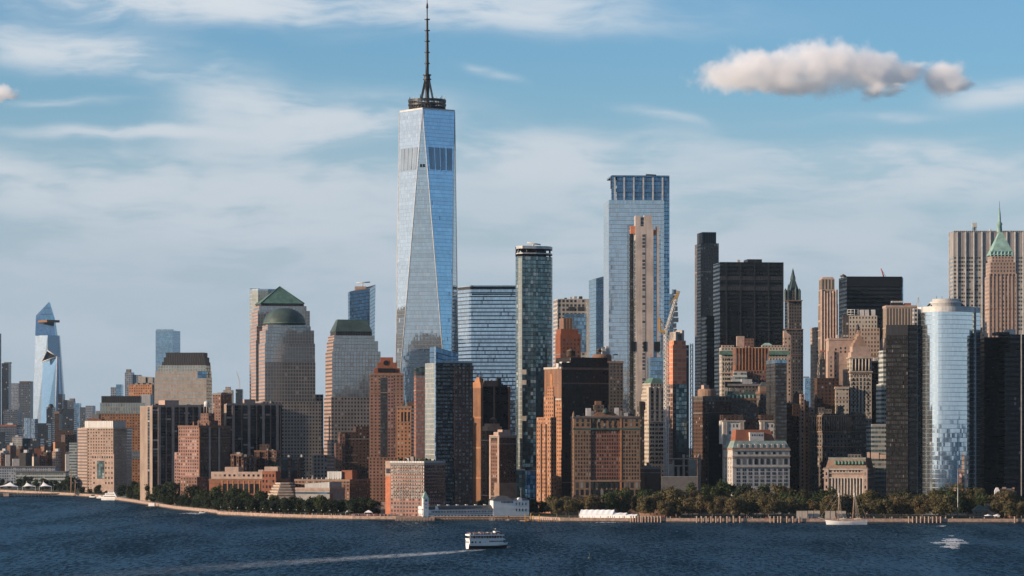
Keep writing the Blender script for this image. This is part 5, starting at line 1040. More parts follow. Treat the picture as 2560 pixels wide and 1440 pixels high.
windows(b, b.x(2072), b.x(2082), b.z(1010), b.z(888), 1, 11, 1.2, 1.9, off=b.front-1.5); windows(b, b.x(2086), b.x(2092), b.z(1010), b.z(868), 1, 13, 1.2, 1.9); windows(b, b.x(2096), b.x(2130), b.z(884), b.z(866), 3, 2, 1.2, 1.9)
b = bld('scaffolded_block', 'dark scaffolded shaft with an orange top rail left of the beige stone block', 'building site', 2740, (2045, 2062), 905, 'scaffold', 6, 12)
part(b, 'orange_rail', lambda m: m.box(b.left, b.right, b.front-.4, b.front+.2, b.z(880), b.z(876), 'net_orange')); part(b, 'steel_frame', lambda m: lattice(m, (0, 0, b.ztop-.5), (0, 0, b.z(878)), b.w*.8, 'steel_dark', .35, 4))
part(b, 'dark_base', lambda m: m.box(b.left-3, b.right+12, b.front-3, b.front+8, 0, b.z(945), 'brick_shade', 'roof_dark'))
# pyramid-topped tower
b = bld('pyramid_topped_tower', 'cream stone tower with a stepped pyramid and dark finial above the curved shaded block', 'office tower', 2740, (2105, 2126, 2179), 894, 'stone_cream', 2, 36, tiers=[('stone_pink', 880, 2, 2, 1, 2), ('stone_pink', 866, 6, 6, 4, 5)])
part(b, 'colonnade', lambda m: (m.box(b.x(2131), b.x(2173), b.front-.15, b.front+.5, b.z(926), b.z(899), 'black_panel'), [m.tube((b.x(2131+k*8.4), b.front-.5, b.z(927)), (b.x(2131+k*8.4), b.front-.5, b.z(897)), .75, .65, 'stone_pale', 10) for k in range(6)]))
part(b, 'cornice', lambda m: [m.box(b.left-.9, b.right+.9, b.front-1, -b.front+1, b.z(y+3), b.z(y), 'stone_pale') for y in (893, 928)])
part(b, 'stepped_pyramid', lambda m: [m.prism(b.rect((8+k*5.0, 10+k*4.6, 8+k*5, 9+k*5)), b.z(866-k*8), b.z(857-k*8)+.2, 'stone_brown', 'stone_pink', top=b.rect((10+k*5.0, 12+k*4.6, 10+k*5, 11+k*5))) for k in range(5)])
part(b, 'finial', lambda m: m.lathe([(2.4, b.z(832)), (2.2, b.z(824)), (1.2, b.z(822)), (1.6, b.z(816)), (0, b.z(807))], 'steel_dark', 10, (b.rect((28, 28.4, 0, 0))[0][0]+b.rect((28, 28.4, 0, 0))[1][0])/2, 0))
for k in range(5): windows(b, b.x(2130+k*9.2), b.x(2137+k*9.2), b.z(1040), b.z(944), 1, 10, 1.3, 2.5)
windows(b, b.x(2131), b.x(2173), b.z(940), b.z(931), 9, 1, .8, 1.7)
windows(b, b.x(2116) if False else b.front+4, -b.front-4, b.z(1030), b.z(905), 2, 12, 1.1, 2.0, face='left')
b = bld('stone_office_block', 'pale stone block with a heavy cornice stepping down left of the pyramid-topped tower', 'office block', 2735, (2081, 2089, 2122), 969, 'stone_cream', 2, 22)
part(b, 'cornice', lambda m: m.box(b.left-.7, b.right, b.front-.9, -b.front, b.z(972), b.z(969), 'stone_pale'))
# curved shaded block
b = bpoly('curved_office_block', 'long shaded grey stone block with a curving facade and colonnaded top storeys', 'office block', 2680, [(2031, 30), (2060, 16), (2090, 8), (2118, 4), (2128, 6), (2165, 22)], 55, 1040, 'stone_dim')
part(b, 'cornice', lambda m: [m.prism([(p[0]*1.01, p[1]-1) for p in b.poly], b.z(y+3), b.z(y), 'stone_brown', 'roof_grey', bottom=True) for y in (1038, 1078, 1115)])
part(b, 'roof_balustrade', lambda m: m.prism([(p[0]*.99, p[1]+.5) for p in b.poly], b.z(1038), b.z(1034), 'stone_dim', 'roof_dark'))
for i in range(20):
    t = i/19*3.9; k = min(int(t), 3); p, q = Vector(b.poly[k]), Vector(b.poly[k+1]); c = p+(q-p)*(t-k)
    part(b, 'column', lambda m: m.tube((c.x, c.y-.7, b.z(1076)), (c.x, c.y-.7, b.z(1042)), .6, .5, 'stone_brown', 8))
for q, y in ((2052, 1018), (2070, 1022), (2100, 1014)): part(b, 'roof_house', lambda m: m.box(b.x(q), b.x(q+16), 22, 32, b.ztop-.1, b.z(y), 'stone_dim', 'roof_grey'))
b = bld('sloped_roof_tower', 'brown tower with a long slanting roof half hidden behind the bronze slab', 'office tower', 2860, (2176, 2218), 905, 'stone_dim', 4, 26)
part(b, 'sloping_roof', lambda m: m.prism(b.rect((4, 0, 0, 0)), b.ztop-.1, 0, 'stone_pink', 'stone_brown', zt=[b.z(890), b.z(800), b.z(800), b.z(890)]))
b = bld('shaded_stone_tower', 'dark shaded stone tower right behind the pyramid-topped tower', 'office tower', 2800, (2168, 2208), 905, 'brick_shade', 4, 24)
part(b, 'cornice', lambda m: m.box(b.left-.5, b.right+.5, b.front-.8, b.front+1, b.z(935), b.z(931), 'stone_brown'))
b = bld('striped_office_tower', 'slim white and green striped tower beside the bronze slab', 'office tower', 2670, (2198, 2219), 960, 'white_stripe', 4, 24, tiers=[('white_stripe', 876, 5, 0, 2, 2)])
b = bld('striped_office_block', 'low white and glass striped block between the colonnaded block and bronze slab', 'office block', 2660, (2166, 2219), 1064, 'white_stripe', 4, 26); part(b, 'roof_rim', lambda m: m.box(b.left-.3, b.right, b.front-.4, b.front+1, b.ztop, b.ztop+1.2, 'steel_white'))
b = bld('brick_office_tower', 'sunlit brown tower with slot windows and roof fans behind the bronze slab', 'office tower', 2760, (2213, 2216, 2292), 766, 'brick_tall', 0, 26)
b.body.data.materials[0] = smat('stone_slots')
for k in range(5): part(b, 'roof_fan', lambda m: m.box(b.x(2230+k*6), b.x(2235+k*6), b.front+4, b.front+8, b.ztop, b.z(752), 'roof_white'))
part(b, 'fan_house', lambda m: m.box(b.x(2229), b.x(2259), b.front+3.5, b.front+9, b.ztop-.1, b.z(756), 'steel_dark')); part(b, 'red_unit', lambda m: m.box(b.x(2263), b.x(2279), b.front+4, b.front+9, b.ztop-.1, b.z(757), 'terracotta'))
b = bld('bronze_slab_tower', 'dark bronze glass slab with a louvred top left of the curved mirror tower', 'skyscraper', 2600, (2215, 2270, 2294), 838, 'bronze_black', -8, 36, mats={1: 'steel_black'}, tiers=[('louver_dark', 812, 0, 0, 0, 0)])
part(b, 'black_flank', lambda m: m.box(b.right-.5, b.right+7.2, b.front+.6, -b.front, 0, b.z(812), 'steel_black', 'roof_dark'))

# ---------------------------------------------------------------- curved mirror tower
Y = 2580; pts = []
for i in range(25):
    t = i/24; q = math.pi*(1-t); pts.append((2371+66*math.cos(q)*(1.0), 26-26*math.sin(q)**1.0))
b = bpoly('curved_mirror_tower', 'curved mirror-glass tower with a white ringed roof drum', 'skyscraper', Y, [(2293, 27), (2304, 24)]+pts+[(2438, 24), (2451, 30)], 60, 765, 'glass_mirror')
part(b, 'white_corner', lambda m: m.box(b.x(2293.5), b.x(2303.5), 23, 32, 0, b.z(768), 'white_windows', 'roof_white')); part(b, 'white_corner', lambda m: m.box(b.x(2438), b.x(2451), 23.4, 34, 0, b.z(764), 'white_windows', 'roof_white'))
part(b, 'white_rim', lambda m: m.prism([(p[0], p[1]-.25) for p in b.poly], b.z(779), b.z(765), 'steel_white', 'roof_white', bottom=True))
def drum(m):
    cx, cy = b.x(2377), 30
    m.lathe([(40*b.s, b.z(765)), (40*b.s, b.z(752))], 'louver_white', 36, cx, cy, False)
    m.lathe([(41*b.s, b.z(755)), (41*b.s, b.z(751)), (36*b.s, b.z(750))], 'steel_white', 36, cx, cy, False); m.lathe([(34*b.s, b.z(751)), (34*b.s, b.z(744)), (0, b.z(744))], 'roof_white', 36, cx, cy, False)
part(b, 'roof_drum', drum)
for k in range(12):
    t = math.pi*(1+k/11); part(b, 'drum_strut', lambda m: m.tube((b.x(2377)+50*b.s*math.cos(t), 30+50*b.s*math.sin(t)*.6, b.z(766)), (b.x(2377)+38*b.s*math.cos(t), 30+38*b.s*math.sin(t)*.6, b.z(753)), .5, .5, 'steel_dark', 5))
for q in (2352, 2366, 2384, 2402): part(b, 'antenna', lambda m: m.tube((b.x(q), 26, b.z(744)), (b.x(q), 26, b.z(737)), .2, .2, 'steel_dark', 4))
Y = 2700; root = thing('spire_frame', 'thin white pointed lattice frame rising left of the curved mirror tower', 'mast', (wx(2296, Y), Y, wz(764, Y)))
m = MB(); bars(m, [((-2, 0, 0), (0, 0, 7.5)), ((2, 0, 0), (0, 0, 7.5)), ((0, 2, 0), (0, 0, 7.5)), ((-1.2, 0, 3), (1.2, 0, 3))], .22, 'steel_white'); m.build('frame', root)
m = MB(); m.tube((0, 0, wz(776, Y)-wz(764, Y)-20), (0, 0, .5), .5, .5, 'steel_white', 6); m.build('post', root)

# ---------------------------------------------------------------- far right
b = bld('ribbed_skyscraper', 'tall silver ribbed skyscraper at the right edge behind the green spire', 'skyscraper', 3090, (2372, 2600), 640, 'steel_rib', -1, 40, tiers=[('louver_fins', 580, 0, 0, 0, 0)])
for k in range(12): part(b, 'steel_rib', lambda m: m.box(b.x(2372.5+k*20.6)-.55, b.x(2372.5+k*20.6)+.55, b.front-1.2, b.front+.2, 0, b.z(580), 'steel_white'))
part(b, 'roof_rim', lambda m: m.box(b.left, b.right, b.front-.5, -b.front, b.z(580), b.z(577), 'stone_fins', 'roof_grey'))
part(b, 'roof_antenna', lambda m: (lattice(m, (b.x(2444), 4, b.z(578)), (b.x(2444), 4, b.z(563)), 2.2, 'steel_dark', .3, 2.5), m.box(b.x(2438), b.x(2450), 3, 5, b.z(565), b.z(553), 'crane_grey')))
part(b, 'roof_antenna', lambda m: m.tube((b.x(2484), 4, b.z(578)), (b.x(2484), 4, b.z(569)), .9, .9, 'crane_grey', 6))
b = bld('green_spired_tower', 'pink brick skyscraper with a pale green copper pyramid spire', 'skyscraper', 2935, (2468, 2474, 2543), 690, 'stone_rows', 0, 30, tiers=[('stone_rows', 655, 2, 4, 2, 3), ('stone_rows', 640, 6, 8, 4, 5)])
b.body.data.materials[0] = smat('stone_grid')
part(b, 'copper_pyramid', lambda m: m.prism(b.rect((3, 7, 3, 5)), b.z(637), b.z(578), 'copper_pale', 'copper_pale', top=b.rect((29, 32, 32, 32)), bottom=True))
part(b, 'copper_crest', lambda m: [m.lathe([(.9, b.z(640)), (.9, b.z(632)), (0, b.z(624))], 'copper_pale', 6, b.x(2478+k*9), b.front+2) for k in range(7)])
part(b, 'lantern', lambda m: m.lathe([(2.6, b.z(578)), (2.2, b.z(560)), (3.0, b.z(558)), (1.5, b.z(552)), (1.0, b.z(530)), (0, b.z(510))], 'copper_pale', 8, b.x(2505), 0))
part(b, 'mast', lambda m: m.tube((b.x(2505), 0, b.z(515)), (b.x(2505), 0, b.z(500)), .25, .15, 'steel_dark', 4))
for k in range(8): part(b, 'stone_pier', lambda m: m.box(b.x(2474+k*9.5)-.5, b.x(2474+k*9.5)+.5, b.front-.5, b.front+.3, 0, b.z(684), 'stone_pink'))
b = bld('stone_shoulder_block', 'low pink stone block squeezed between the curved mirror tower and pink spired tower', 'office block', 2800, (2448, 2470), 833, 'stone_grid', 4, 26); roof_box(b, 'slanted_house', 2449, 2460, 818, st='stone_brown')
b = bld('black_glass_tower', 'black glass office tower right of the curved mirror tower', 'skyscraper', 2640, (2447, 2502), 846, 'glass_black', 6, 40); b.body.data.materials[0] = smat('steel_black')
part(b, 'roof_rail', lambda m: m.box(b.left, b.right, b.front, b.front+1, b.ztop, b.z(843), 'steel_dark'))
b = bld('black_glass_tower', 'black office tower with pale window bands and white roof box at the right edge', 'skyscraper', 2600, (2497, 2620), 836, 'steel_black', 4, 40, mats={})
part(b, 'window_bands', lambda m: m.box(b.x(2512), b.x(2552), b.front-.25, b.front+.5, 0, b.z(880), 'stone_fins', 'roof_dark'))
bpy.data.objects[b.root.children[-1].name].data.materials[0] = smat('glass_black')
part(b, 'white_column', lambda m: m.box(b.x(2552), b.x(2554), b.front-.6, b.front+.3, 0, b.ztop, 'steel_white')); roof_box(b, 'white_roof_box', 2531, 2546, 822, st='roof_white'); roof_box(b, 'plant_room', 2500, 2530, 829, st='steel_dark')
# custom house
b = bld('custom_house', 'ornate pale stone building with a green mansard roof and column front in the park', 'museum', 2600, (2060, 2168, 2217), 1172, 'stone_pink', -14, 45)
part(b, 'mansard', lambda m: m.prism(b.rect((3, 2, 3, 3)), b.ztop-.1, b.z(1146), 'stone_brown', 'copper_green', top=b.rect((10, 6, 12, 12))))
MR = [o for o in b.root.children if o.name.startswith('mansard')][0]
part(b, 'copper_trim', lambda m: m.prism(b.rect((9, 5, 11, 11)), b.z(1147), b.z(1144), 'copper_grey', 'slate'), MR)
for k in range(9): part(b, 'dormer', lambda m: m.lathe([(1.25, b.z(1161)), (1.25, b.z(1154)), (.7, b.z(1152)), (0, b.z(1151))], 'copper_green', 10, b.x(2089+k*8.6), b.front+1.2), MR)
for y, h in ((1172, 3), (1182, 2), (1193, 3)): part(b, 'cornice', lambda m: m.box(b.left-.9, b.right+.9, b.front-1.2, -b.front+1, b.z(y+h), b.z(y), 'stone_pale'))
for k in range(11): part(b, 'column', lambda m: m.tube((b.x(2081+k*7.7), b.front-1.0, 0), (b.x(2081+k*7.7), b.front-1.0, b.z(1195)), .75, .62, 'stone_pale', 12))
for q in (2061, 2158): part(b, 'end_pavilion', lambda m: m.box(b.x(q), b.x(q+11), b.front-1.6, b.front+3, 0, b.z(1172), 'stone_pink', 'stone_pale'))
windows(b, b.x(2083), b.x(2152), b.z(1226), b.z(1198), 9, 2, 1.3, 3.2); windows(b, b.x(2083), b.x(2152), b.z(1181), b.z(1174), 9, 1, 1.2, 1.8); windows(b, b.front+5, -b.front-4, b.z(1226), b.z(1176), 6, 3, 1.4, 2.8, face='right')
for q in (2066.5, 2163.5): windows(b, b.x(q)-1, b.x(q)+1, b.z(1226), b.z(1176), 1, 3, 1.2, 2.4, off=b.front-1.6)
for q0, q1, y in ((2112, 2145, 1136), (2160, 2167, 1131), (2170, 2190, 1132), (2192, 2208, 1137)): part(b, 'roof_house', lambda m: m.box(b.x(q0), b.x(q1), -4, 5, b.z(1147), b.z(y), 'stone_pink' if q0 > 2115 else 'stone_dim', 'roof_grey'))
part(b, 'roof_mast', lambda m: m.tube((b.x(2141), 0, b.z(1137)), (b.x(2141), 0, b.z(1120)), .2, .12, 'steel_dark', 4))
# ---------------------------------------------------------------- small buildings by the right shore
Y = 2490; root = thing('church_cupola', 'small white church bell gable above the trees at far right', 'church', (wx(2492.5, Y), Y, GZ-.3)); Z = lambda py: wz(py, Y)-GZ+.3
m = MB(); m.prism([(-1.9, -1.5), (1.9, -1.5), (1.9, 1.5), (-1.9, 1.5)], 0, Z(1226), 'white_paint', 'white_paint'); m.prism([(-1.9, -1.5), (1.9, -1.5), (1.9, 1.5), (-1.9, 1.5)], Z(1226), Z(1219), 'white_paint', 'white_paint', top=[(-.7, -1.5), (.7, -1.5), (.7, 1.5), (-.7, 1.5)]); m.build('gable', root)
m = MB(); m.box(-.45, .45, -1.65, -1.4, Z(1235), Z(1229), 'frame_dark'); m.build('window', root)
m = MB(); m.tube((0, 0, Z(1219)), (0, 0, Z(1212)), .12, .08, 'steel_dark', 4); m.box(-.5, .5, -.06, .06, Z(1215), Z(1214.4), 'steel_dark'); m.build('cross', root)
b = bld('brick_house', 'red brick house with chimneys and pale roof beside the white bell gable', 'house', 2492, (2500, 2540), 1232, 'brick_red', -12, 14)
part(b, 'chimney', lambda m: m.box(b.x(2501), b.x(2511), b.front-.4, b.front+3, 0, b.z(1221), 'brick_orange')); part(b, 'chimney', lambda m: m.box(b.x(2530), b.x(2535), 0, 2, b.ztop-1, b.z(1219), 'brick_orange'))
part(b, 'roof', lambda m: m.prism(b.rect((8, -1, -1, -1)), b.ztop-.1, b.z(1222), 'roof_grey', 'roof_white', top=b.rect((14, 6, 12, 12)))); windows(b, b.x(2514), b.x(2538), 1, b.ztop, 4, 2, 1, 1.6)
b = bld('kiosk_building', 'small buff brick kiosk with a dark cornice among the right shoreline trees', 'kiosk', 2466, (2463, 2486), 1268, 'stone_pink', -6, 9)
part(b, 'roof', lambda m: m.box(b.left-.5, b.right+.4, b.front-.5, -b.front+.4, b.ztop-1.2, b.z(1260), 'slate'))
b = bld('park_pavilion', 'low pavilion with a wide green hipped roof beside the buff kiosk', 'pavilion', 2462, (2432, 2466), 1276, 'stone_dim', 0, 9); part(b, 'roof', lambda m: m.prism(b.rect((-5, -5, -5, -5)), b.ztop-.1, b.z(1263), 'copper_dark', 'copper_dark', top=b.rect((12, 12, 12, 12)), bottom=True))
b = bld('grey_shed', 'bluish grey shed cut off by the right edge near the shore', 'shed', 2470, (2548, 2600), 1263, 'stone_dim', 0, 14); part(b, 'roof', lambda m: m.box(b.left-.4, b.right, b.front-.5, -b.front, b.ztop-.1, b.ztop+.7, 'roof_grey'))
for k, px in enumerate((2470, 2492)):
    Y = 2448; root = thing('parasol', ('white market parasol before the buff kiosk', 'white market parasol just right of the one before the buff kiosk')[k], 'parasol', (wx(px, Y), Y, GZ), 0, 'parasols at the right shore')
    m = MB(); m.lathe([(0, 3.0), (0.0, 3.4), (3.0, 2.5), (3.0, 2.3), (0, 3.0)], 'fabric_white', 8, smooth=False); m.build('canopy', root)
    m = MB(); m.tube((0, 0, -.3), (0, 0, 3.2), .08, .08, 'steel_dark', 5); m.build('pole', root)
# round brick fort
Y = 2500; root = thing('round_fort', 'low round brick fort half hidden behind the white event tent', 'fort', (wx(1652, Y), Y+16, GZ-.3)); r = 16.5; Z = lambda py: wz(py, Y)-GZ+.3
m = MB(); m.lathe([(r, 0), (r, Z(1273)), (r-.5, Z(1273)+.1), (r-3, Z(1273)), (r-3, 0)], 'brick_brown', 40, smooth=False); m.build('wall', root)
m = MB(); m.lathe([(r-.1, Z(1273.5)), (r-.1, Z(1272)), (r-4.5, Z(1271)), (r-4.5, Z(1272))], 'slate', 40, smooth=False); m.build('roof', root)
for q in (-30, -12): m = MB(); a = R(-90+q); m.box(-.6, .6, -.25, .2, -.8, .8, 'frame_dark'); o = m.build('window', root, (r*math.cos(a), r*math.sin(a), 2.6)); o.rotation_euler = (0, 0, a+math.pi/2)
for q, w in ((-3, 1.2), (6, 5)): m = MB(); m.box(q, q+w, 2, 5, Z(1274), Z(1266.5), 'brick_red'); m.build('chimney' if w < 2 else 'roof_house', root)

# ---------------------------------------------------------------- just outside the frame
for nm, lab, Y, xs, top, st in (('office_tower', 'brown glass office slab beyond the right edge of the photo', 2620, (2640, 2730), 880, 'bronze_black'), ('office_tower', 'tall white striped tower farther beyond the right edge', 2750, (2720, 2800), 760, 'white_stripe'), ('stone_tower', 'pink stone tower beyond the right edge behind the bronze slab', 2900, (2610, 2680), 800, 'stone_rows'), ('office_tower', 'dark glass tower standing last beyond the right edge', 2700, (2810, 2920), 840, 'dark_glass_flats'), ('brick_block', 'low red brick block by the shore beyond the right edge', 2520, (2650, 2760), 1180, 'brick_wall'), ('office_block', 'pale low office block by the shore farther beyond the right edge', 2540, (2780, 2920), 1140, 'stone_grid')):
    bld(nm, lab, 'office tower', Y, xs, top, st, 0, 36)
for nm, lab, Y, xs, top, st in (('office_tower', 'grey tower beyond the left edge of the photo', 7000, (-110, -55), 940, 'haze_grey'), ('office_tower', 'blue glass tower farther beyond the left edge', 7400, (-180, -130), 880, 'glass_blue'), ('warehouse', 'low brick warehouse beyond the left edge', 4500, (-160, -40), 1110, 'brick_wall'), ('warehouse', 'long grey warehouse farther beyond the left edge', 4400, (-330, -180), 1130, 'stone_dim'), ('office_tower', 'dark tower standing last beyond the left edge', 6500, (-260, -210), 960, 'haze_dark')):
    bld(nm, lab, 'office tower', Y, xs, top, st, 0, 36)
# ---------------------------------------------------------------- water, land, sea wall
SHORE = [(-900, 1224), (-400, 1227), (0, 1231), (150, 1238.5), (236, 1243.5), (332, 1257), (440, 1274.5), (540, 1284.5), (546, 1288), (700, 1295), (880, 1299.5), (990, 1300.5), (1330, 1300.5), (1400, 1304.5), (1800, 1306.5), (2600, 1307.5), (3300, 1310)]
def shore_y(px):
    for (a, ya), (b_, yb) in zip(SHORE, SHORE[1:]):
        if a <= px <= b_: py = ya+(yb-ya)*(px-a)/(b_-a); break
    else: py = SHORE[0][1] if px < SHORE[0][0] else SHORE[-1][1]
    return H*F/(py-YH)
line = []
for (a, ya), (b_, yb) in zip(SHORE, SHORE[1:]):
    n = max(1, int((b_-a)/60))
    for k in range(n):
        px = a+(b_-a)*k/n; Y = shore_y(px); line.append((wx(px, Y), Y))
line.append((wx(3300, shore_y(3300)), shore_y(3300)))
def offset(pts, d):
    out = []
    for i, p in enumerate(pts):
        q, r = Vector(pts[max(i-1, 0)]), Vector(pts[min(i+1, len(pts)-1)]); t = (r-q).normalized(); n = Vector((-t.y, t.x))
        out.append(tuple(Vector(p)+n*d))
    return out
def strip(m, pa, pb, za, zb, mat):
    for i in range(len(pa)-1): m.face([(*pa[i], za), (*pa[i+1], za), (*pb[i+1], zb), (*pb[i], zb)], mat)
plain('ground_dark', (.07, .068, .06), .95, var=.3, scale=.05); plain('lawn', (.045, .062, .022), .95, var=.4, scale=.08); plain('paving', (.30, .245, .21), .9, var=.2, scale=.2)
plain('seawall_stone', (.40, .285, .225), .9, var=.35, scale=.5); plain('tide_stone', (.07, .06, .05), .8, var=.3, scale=.5)
far = [(6500, line[-1][1]), (6500, 12500), (-6500, 12500), (-6500, line[0][1])]
m = MB(); m.face([(*p, GZ-.3) for p in offset(line, 1.5)+far], 'ground_dark'); tag(m.build('ground'), kind='structure')
m = MB(); strip(m, offset(line, 1.0), offset(line, 9), GZ, GZ, 'paving'); tag(m.build('promenade'), kind='structure')
m = MB(); strip(m, offset(line, 9), offset(line, 75), GZ-.05, GZ-.05, 'lawn'); tag(m.build('lawn'), kind='structure')
m = MB(); o0, o1 = line, offset(line, 1.2)
strip(m, o0, o0, .9, GZ+.25, 'seawall_stone'); strip(m, o0, o1, GZ+.25, GZ+.25, 'seawall_stone'); strip(m, o1, o1, GZ+.25, GZ-.4, 'seawall_stone'); strip(m, offset(line, -.15), offset(line, -.15), -2, .9, 'tide_stone'); strip(m, offset(line, -.15), o0, .9, .9, 'tide_stone')
tag(m.build('seawall'), kind='structure')
def water_mat():
    m, T = new_mat('water')
    g = T.node('ShaderNodeTexCoord').outputs['Object']
    n1 = T.noise(T.v('MULTIPLY', g, (.34, .045, 0)), 1.0, 7, .72, .4)
    n2 = T.noise(T.v('MULTIPLY', g, (.016, .0028, 0)), 1.0, 5, .6, .5)
    n3 = T.noise(T.v('MULTIPLY', g, (.55, .07, 0)), 1.0, 3, .6)
    tone = T.m('ADD', T.m('ADD', T.m('MULTIPLY', n1, .42), T.m('MULTIPLY', n2, .30)), T.m('MULTIPLY', n3, .28))
    df = T.node('ShaderNodeBsdfDiffuse'); T.l.new(T.mix(T.remap(tone, .38, .64), (.003, .012, .023, 1), (.018, .054, .092, 1)), df.inputs[0])
    gs = T.node('ShaderNodeBsdfGlossy'); gs.inputs['Roughness'].default_value = .22; gs.inputs[0].default_value = (.62, .86, 1, 1)
    h = T.m('ADD', T.m('MULTIPLY', n1, 1.4), T.m('MULTIPLY', n3, .5))
    bp = T.node('ShaderNodeBump'); bp.inputs['Strength'].default_value = .8; bp.inputs['Distance'].default_value = 1.2
    T.l.new(h, bp.inputs['Height']); T.l.new(bp.outputs[0], gs.inputs['Normal'])
    b = T.node('ShaderNodeMixShader'); T.l.new(T.remap(tone, .39, .62, .006, .21), b.inputs[0]); T.l.new(df.outputs[0], b.inputs[1]); T.l.new(gs.outputs[0], b.inputs[2])
    # sparse whitecaps
    cap = T.remap(T.m('MULTIPLY', n3, T.remap(n1, .55, .75)), .42, .60, 0, .5)
    d = T.node('ShaderNodeBsdfDiffuse'); d.inputs[0].default_value = (.5, .55, .58, 1)
    mx = T.node('ShaderNodeMixShader'); T.l.new(cap, mx.inputs[0]); T.l.new(b.outputs[0], mx.inputs[1]); T.l.new(d.outputs[0], mx.inputs[2])
    T.l.new(mx.outputs[0], T.out.inputs[0]); return m
WM = water_mat()
m = MB(); m.face([(-14000, -14000, 0), (14000, -14000, 0), (14000, 14000, 0), (-14000, 14000, 0)], WM); tag(m.build('water'), kind='structure')
def foam_mat(name, sx, sy, lo, hi, k):
    m, T = new_mat(name); g = T.node('ShaderNodeTexCoord').outputs['Object']
    uv = T.node('ShaderNodeSeparateXYZ'); T.l.new(T.node('ShaderNodeUVMap').outputs[0], uv.inputs[0])
    n = T.noise(T.v('MULTIPLY', g, (sx, sy, 0)), 1.0, 6, .7, .6)
    edge = T.m('SUBTRACT', 1.0, T.m('POWER', T.m('ABSOLUTE', T.m('MULTIPLY_ADD', uv.outputs[1], 2.0, -1.0)), 2.0), clamp=True)
    ends = T.m('MULTIPLY', T.remap(uv.outputs[0], -.05, .03), T.remap(uv.outputs[0], 1.0, .12))
    a = T.m('MULTIPLY', T.m('MULTIPLY', T.remap(n, lo, hi), T.m('MULTIPLY', edge, ends)), k, clamp=True)
    d = T.node('ShaderNodeBsdfDiffuse'); d.inputs[0].default_value = (.72, .76, .78, 1); t = T.node('ShaderNodeBsdfTransparent')
    mx = T.node('ShaderNodeMixShader'); T.l.new(a, mx.inputs[0]); T.l.new(t.outputs[0], mx.inputs[1]); T.l.new(d.outputs[0], mx.inputs[2]); T.l.new(mx.outputs[0], T.out.inputs[0]); return m
def ywater(py): return H*F/(py-YH)
def foam(name, pts, label, cat, mat):
    """a strip of broken foam on the water: (photo column, row, half width in metres)"""
    P = []
    for px, py, hw in pts: Y = ywater(py); P.append((wx(px, Y), Y, hw))
    m = MB(); n = len(P)-1
    for i in range(n):
        (x0, y0, w0), (x1, y1, w1) = P[i], P[i+1]
        m.face([(x0, y0-w0, .06), (x1, y1-w1, .06), (x1, y1+w1, .06), (x0, y0+w0, .06)], mat, [(i/n, 0), ((i+1)/n, 0), ((i+1)/n, 1), (i/n, 1)])
    return tag(m.build(name), label, cat, kind='stuff')
foam('wake_foam', [(1215, 1374.5, 5), (1165, 1377.5, 16), (1125, 1381, 24), (1080, 1384, 28), (1000, 1389, 32), (900, 1395, 38), (780, 1403, 44), (620, 1413, 54), (430, 1426, 66), (150, 1445, 80), (-100, 1462, 90)], 'long white wake trailing left behind the ferry', 'wake', foam_mat('wake', .22, .05, .30, .66, .62))
FM = foam_mat('splash', .55, .14, .42, .60, 1.2)
foam('bow_foam', [(1250, 1369.5, 3), (1262, 1368.5, 7), (1276, 1367, 4), (1290, 1366, 2)], 'small patch of foam at the bow of the ferry', 'foam', FM)
def splash(name, label, cat, n, px, py, sx, sy, size, seed):
    """churned foam, and glints painted on the water: many small flat pale patches of uneven shape"""
    r = random.Random(seed); m = MB()
    mm, T = new_mat(name+str(seed)); f = T.node('ShaderNodeBsdfDiffuse'); f.inputs[0].default_value = (.74, .77, .79, 1); t = T.node('ShaderNodeBsdfTransparent'); x = T.node('ShaderNodeMixShader'); g = T.node('ShaderNodeTexCoord').outputs['Object']; T.l.new(T.remap(T.noise(T.v('MULTIPLY', g, (.9, .16, 0)), 1.0, 5, .7), .40, .60, 0, .9), x.inputs[0])
    T.l.new(t.outputs[0], x.inputs[1]); T.l.new(f.outputs[0], x.inputs[2]); T.l.new(x.outputs[0], T.out.inputs[0])
    for k in range(n):
        u, v = r.gauss(0, 1), r.gauss(0, 1); Y = ywater(py+sy*v); cx = wx(px+sx*u*(1-.3*abs(v)), Y); w, dd = size*r.uniform(.3, 1.3), size*r.uniform(1.0, 3.5); N = 7
        m.face([(cx+w*math.cos(2*math.pi*q/N)*r.uniform(.5, 1.1), Y+dd*math.sin(2*math.pi*q/N)*r.uniform(.5, 1.1), .06+k*.002) for q in range(N)], mm)
    return tag(m.build(name), label, cat, kind='stuff')
splash('wake_foam', 'white splash of a speedboat off the left embankment', 'wake', 46, 484, 1283.6, 13, 1.1, 2.2, 1)
splash('foam_and_glint', 'bright painted sun glint on the water below the curved mirror tower', 'foam', 60, 2378, 1357.5, 17, 6.0, 4.2, 2)  # sun glint off the mirror tower, painted as pale patches
splash('foam_and_glint', 'small splash of foam near the right sea wall', 'foam', 26, 2356, 1315, 8, .8, 1.6, 3)
splash('foam_and_glint', 'thin painted reflection on the water at the foot of the white event tent', 'foam', 60, 1515, 1306.3, 26, .35, 1.3, 4)  # mirrored brightness under the tent, painted as a line of pale patches

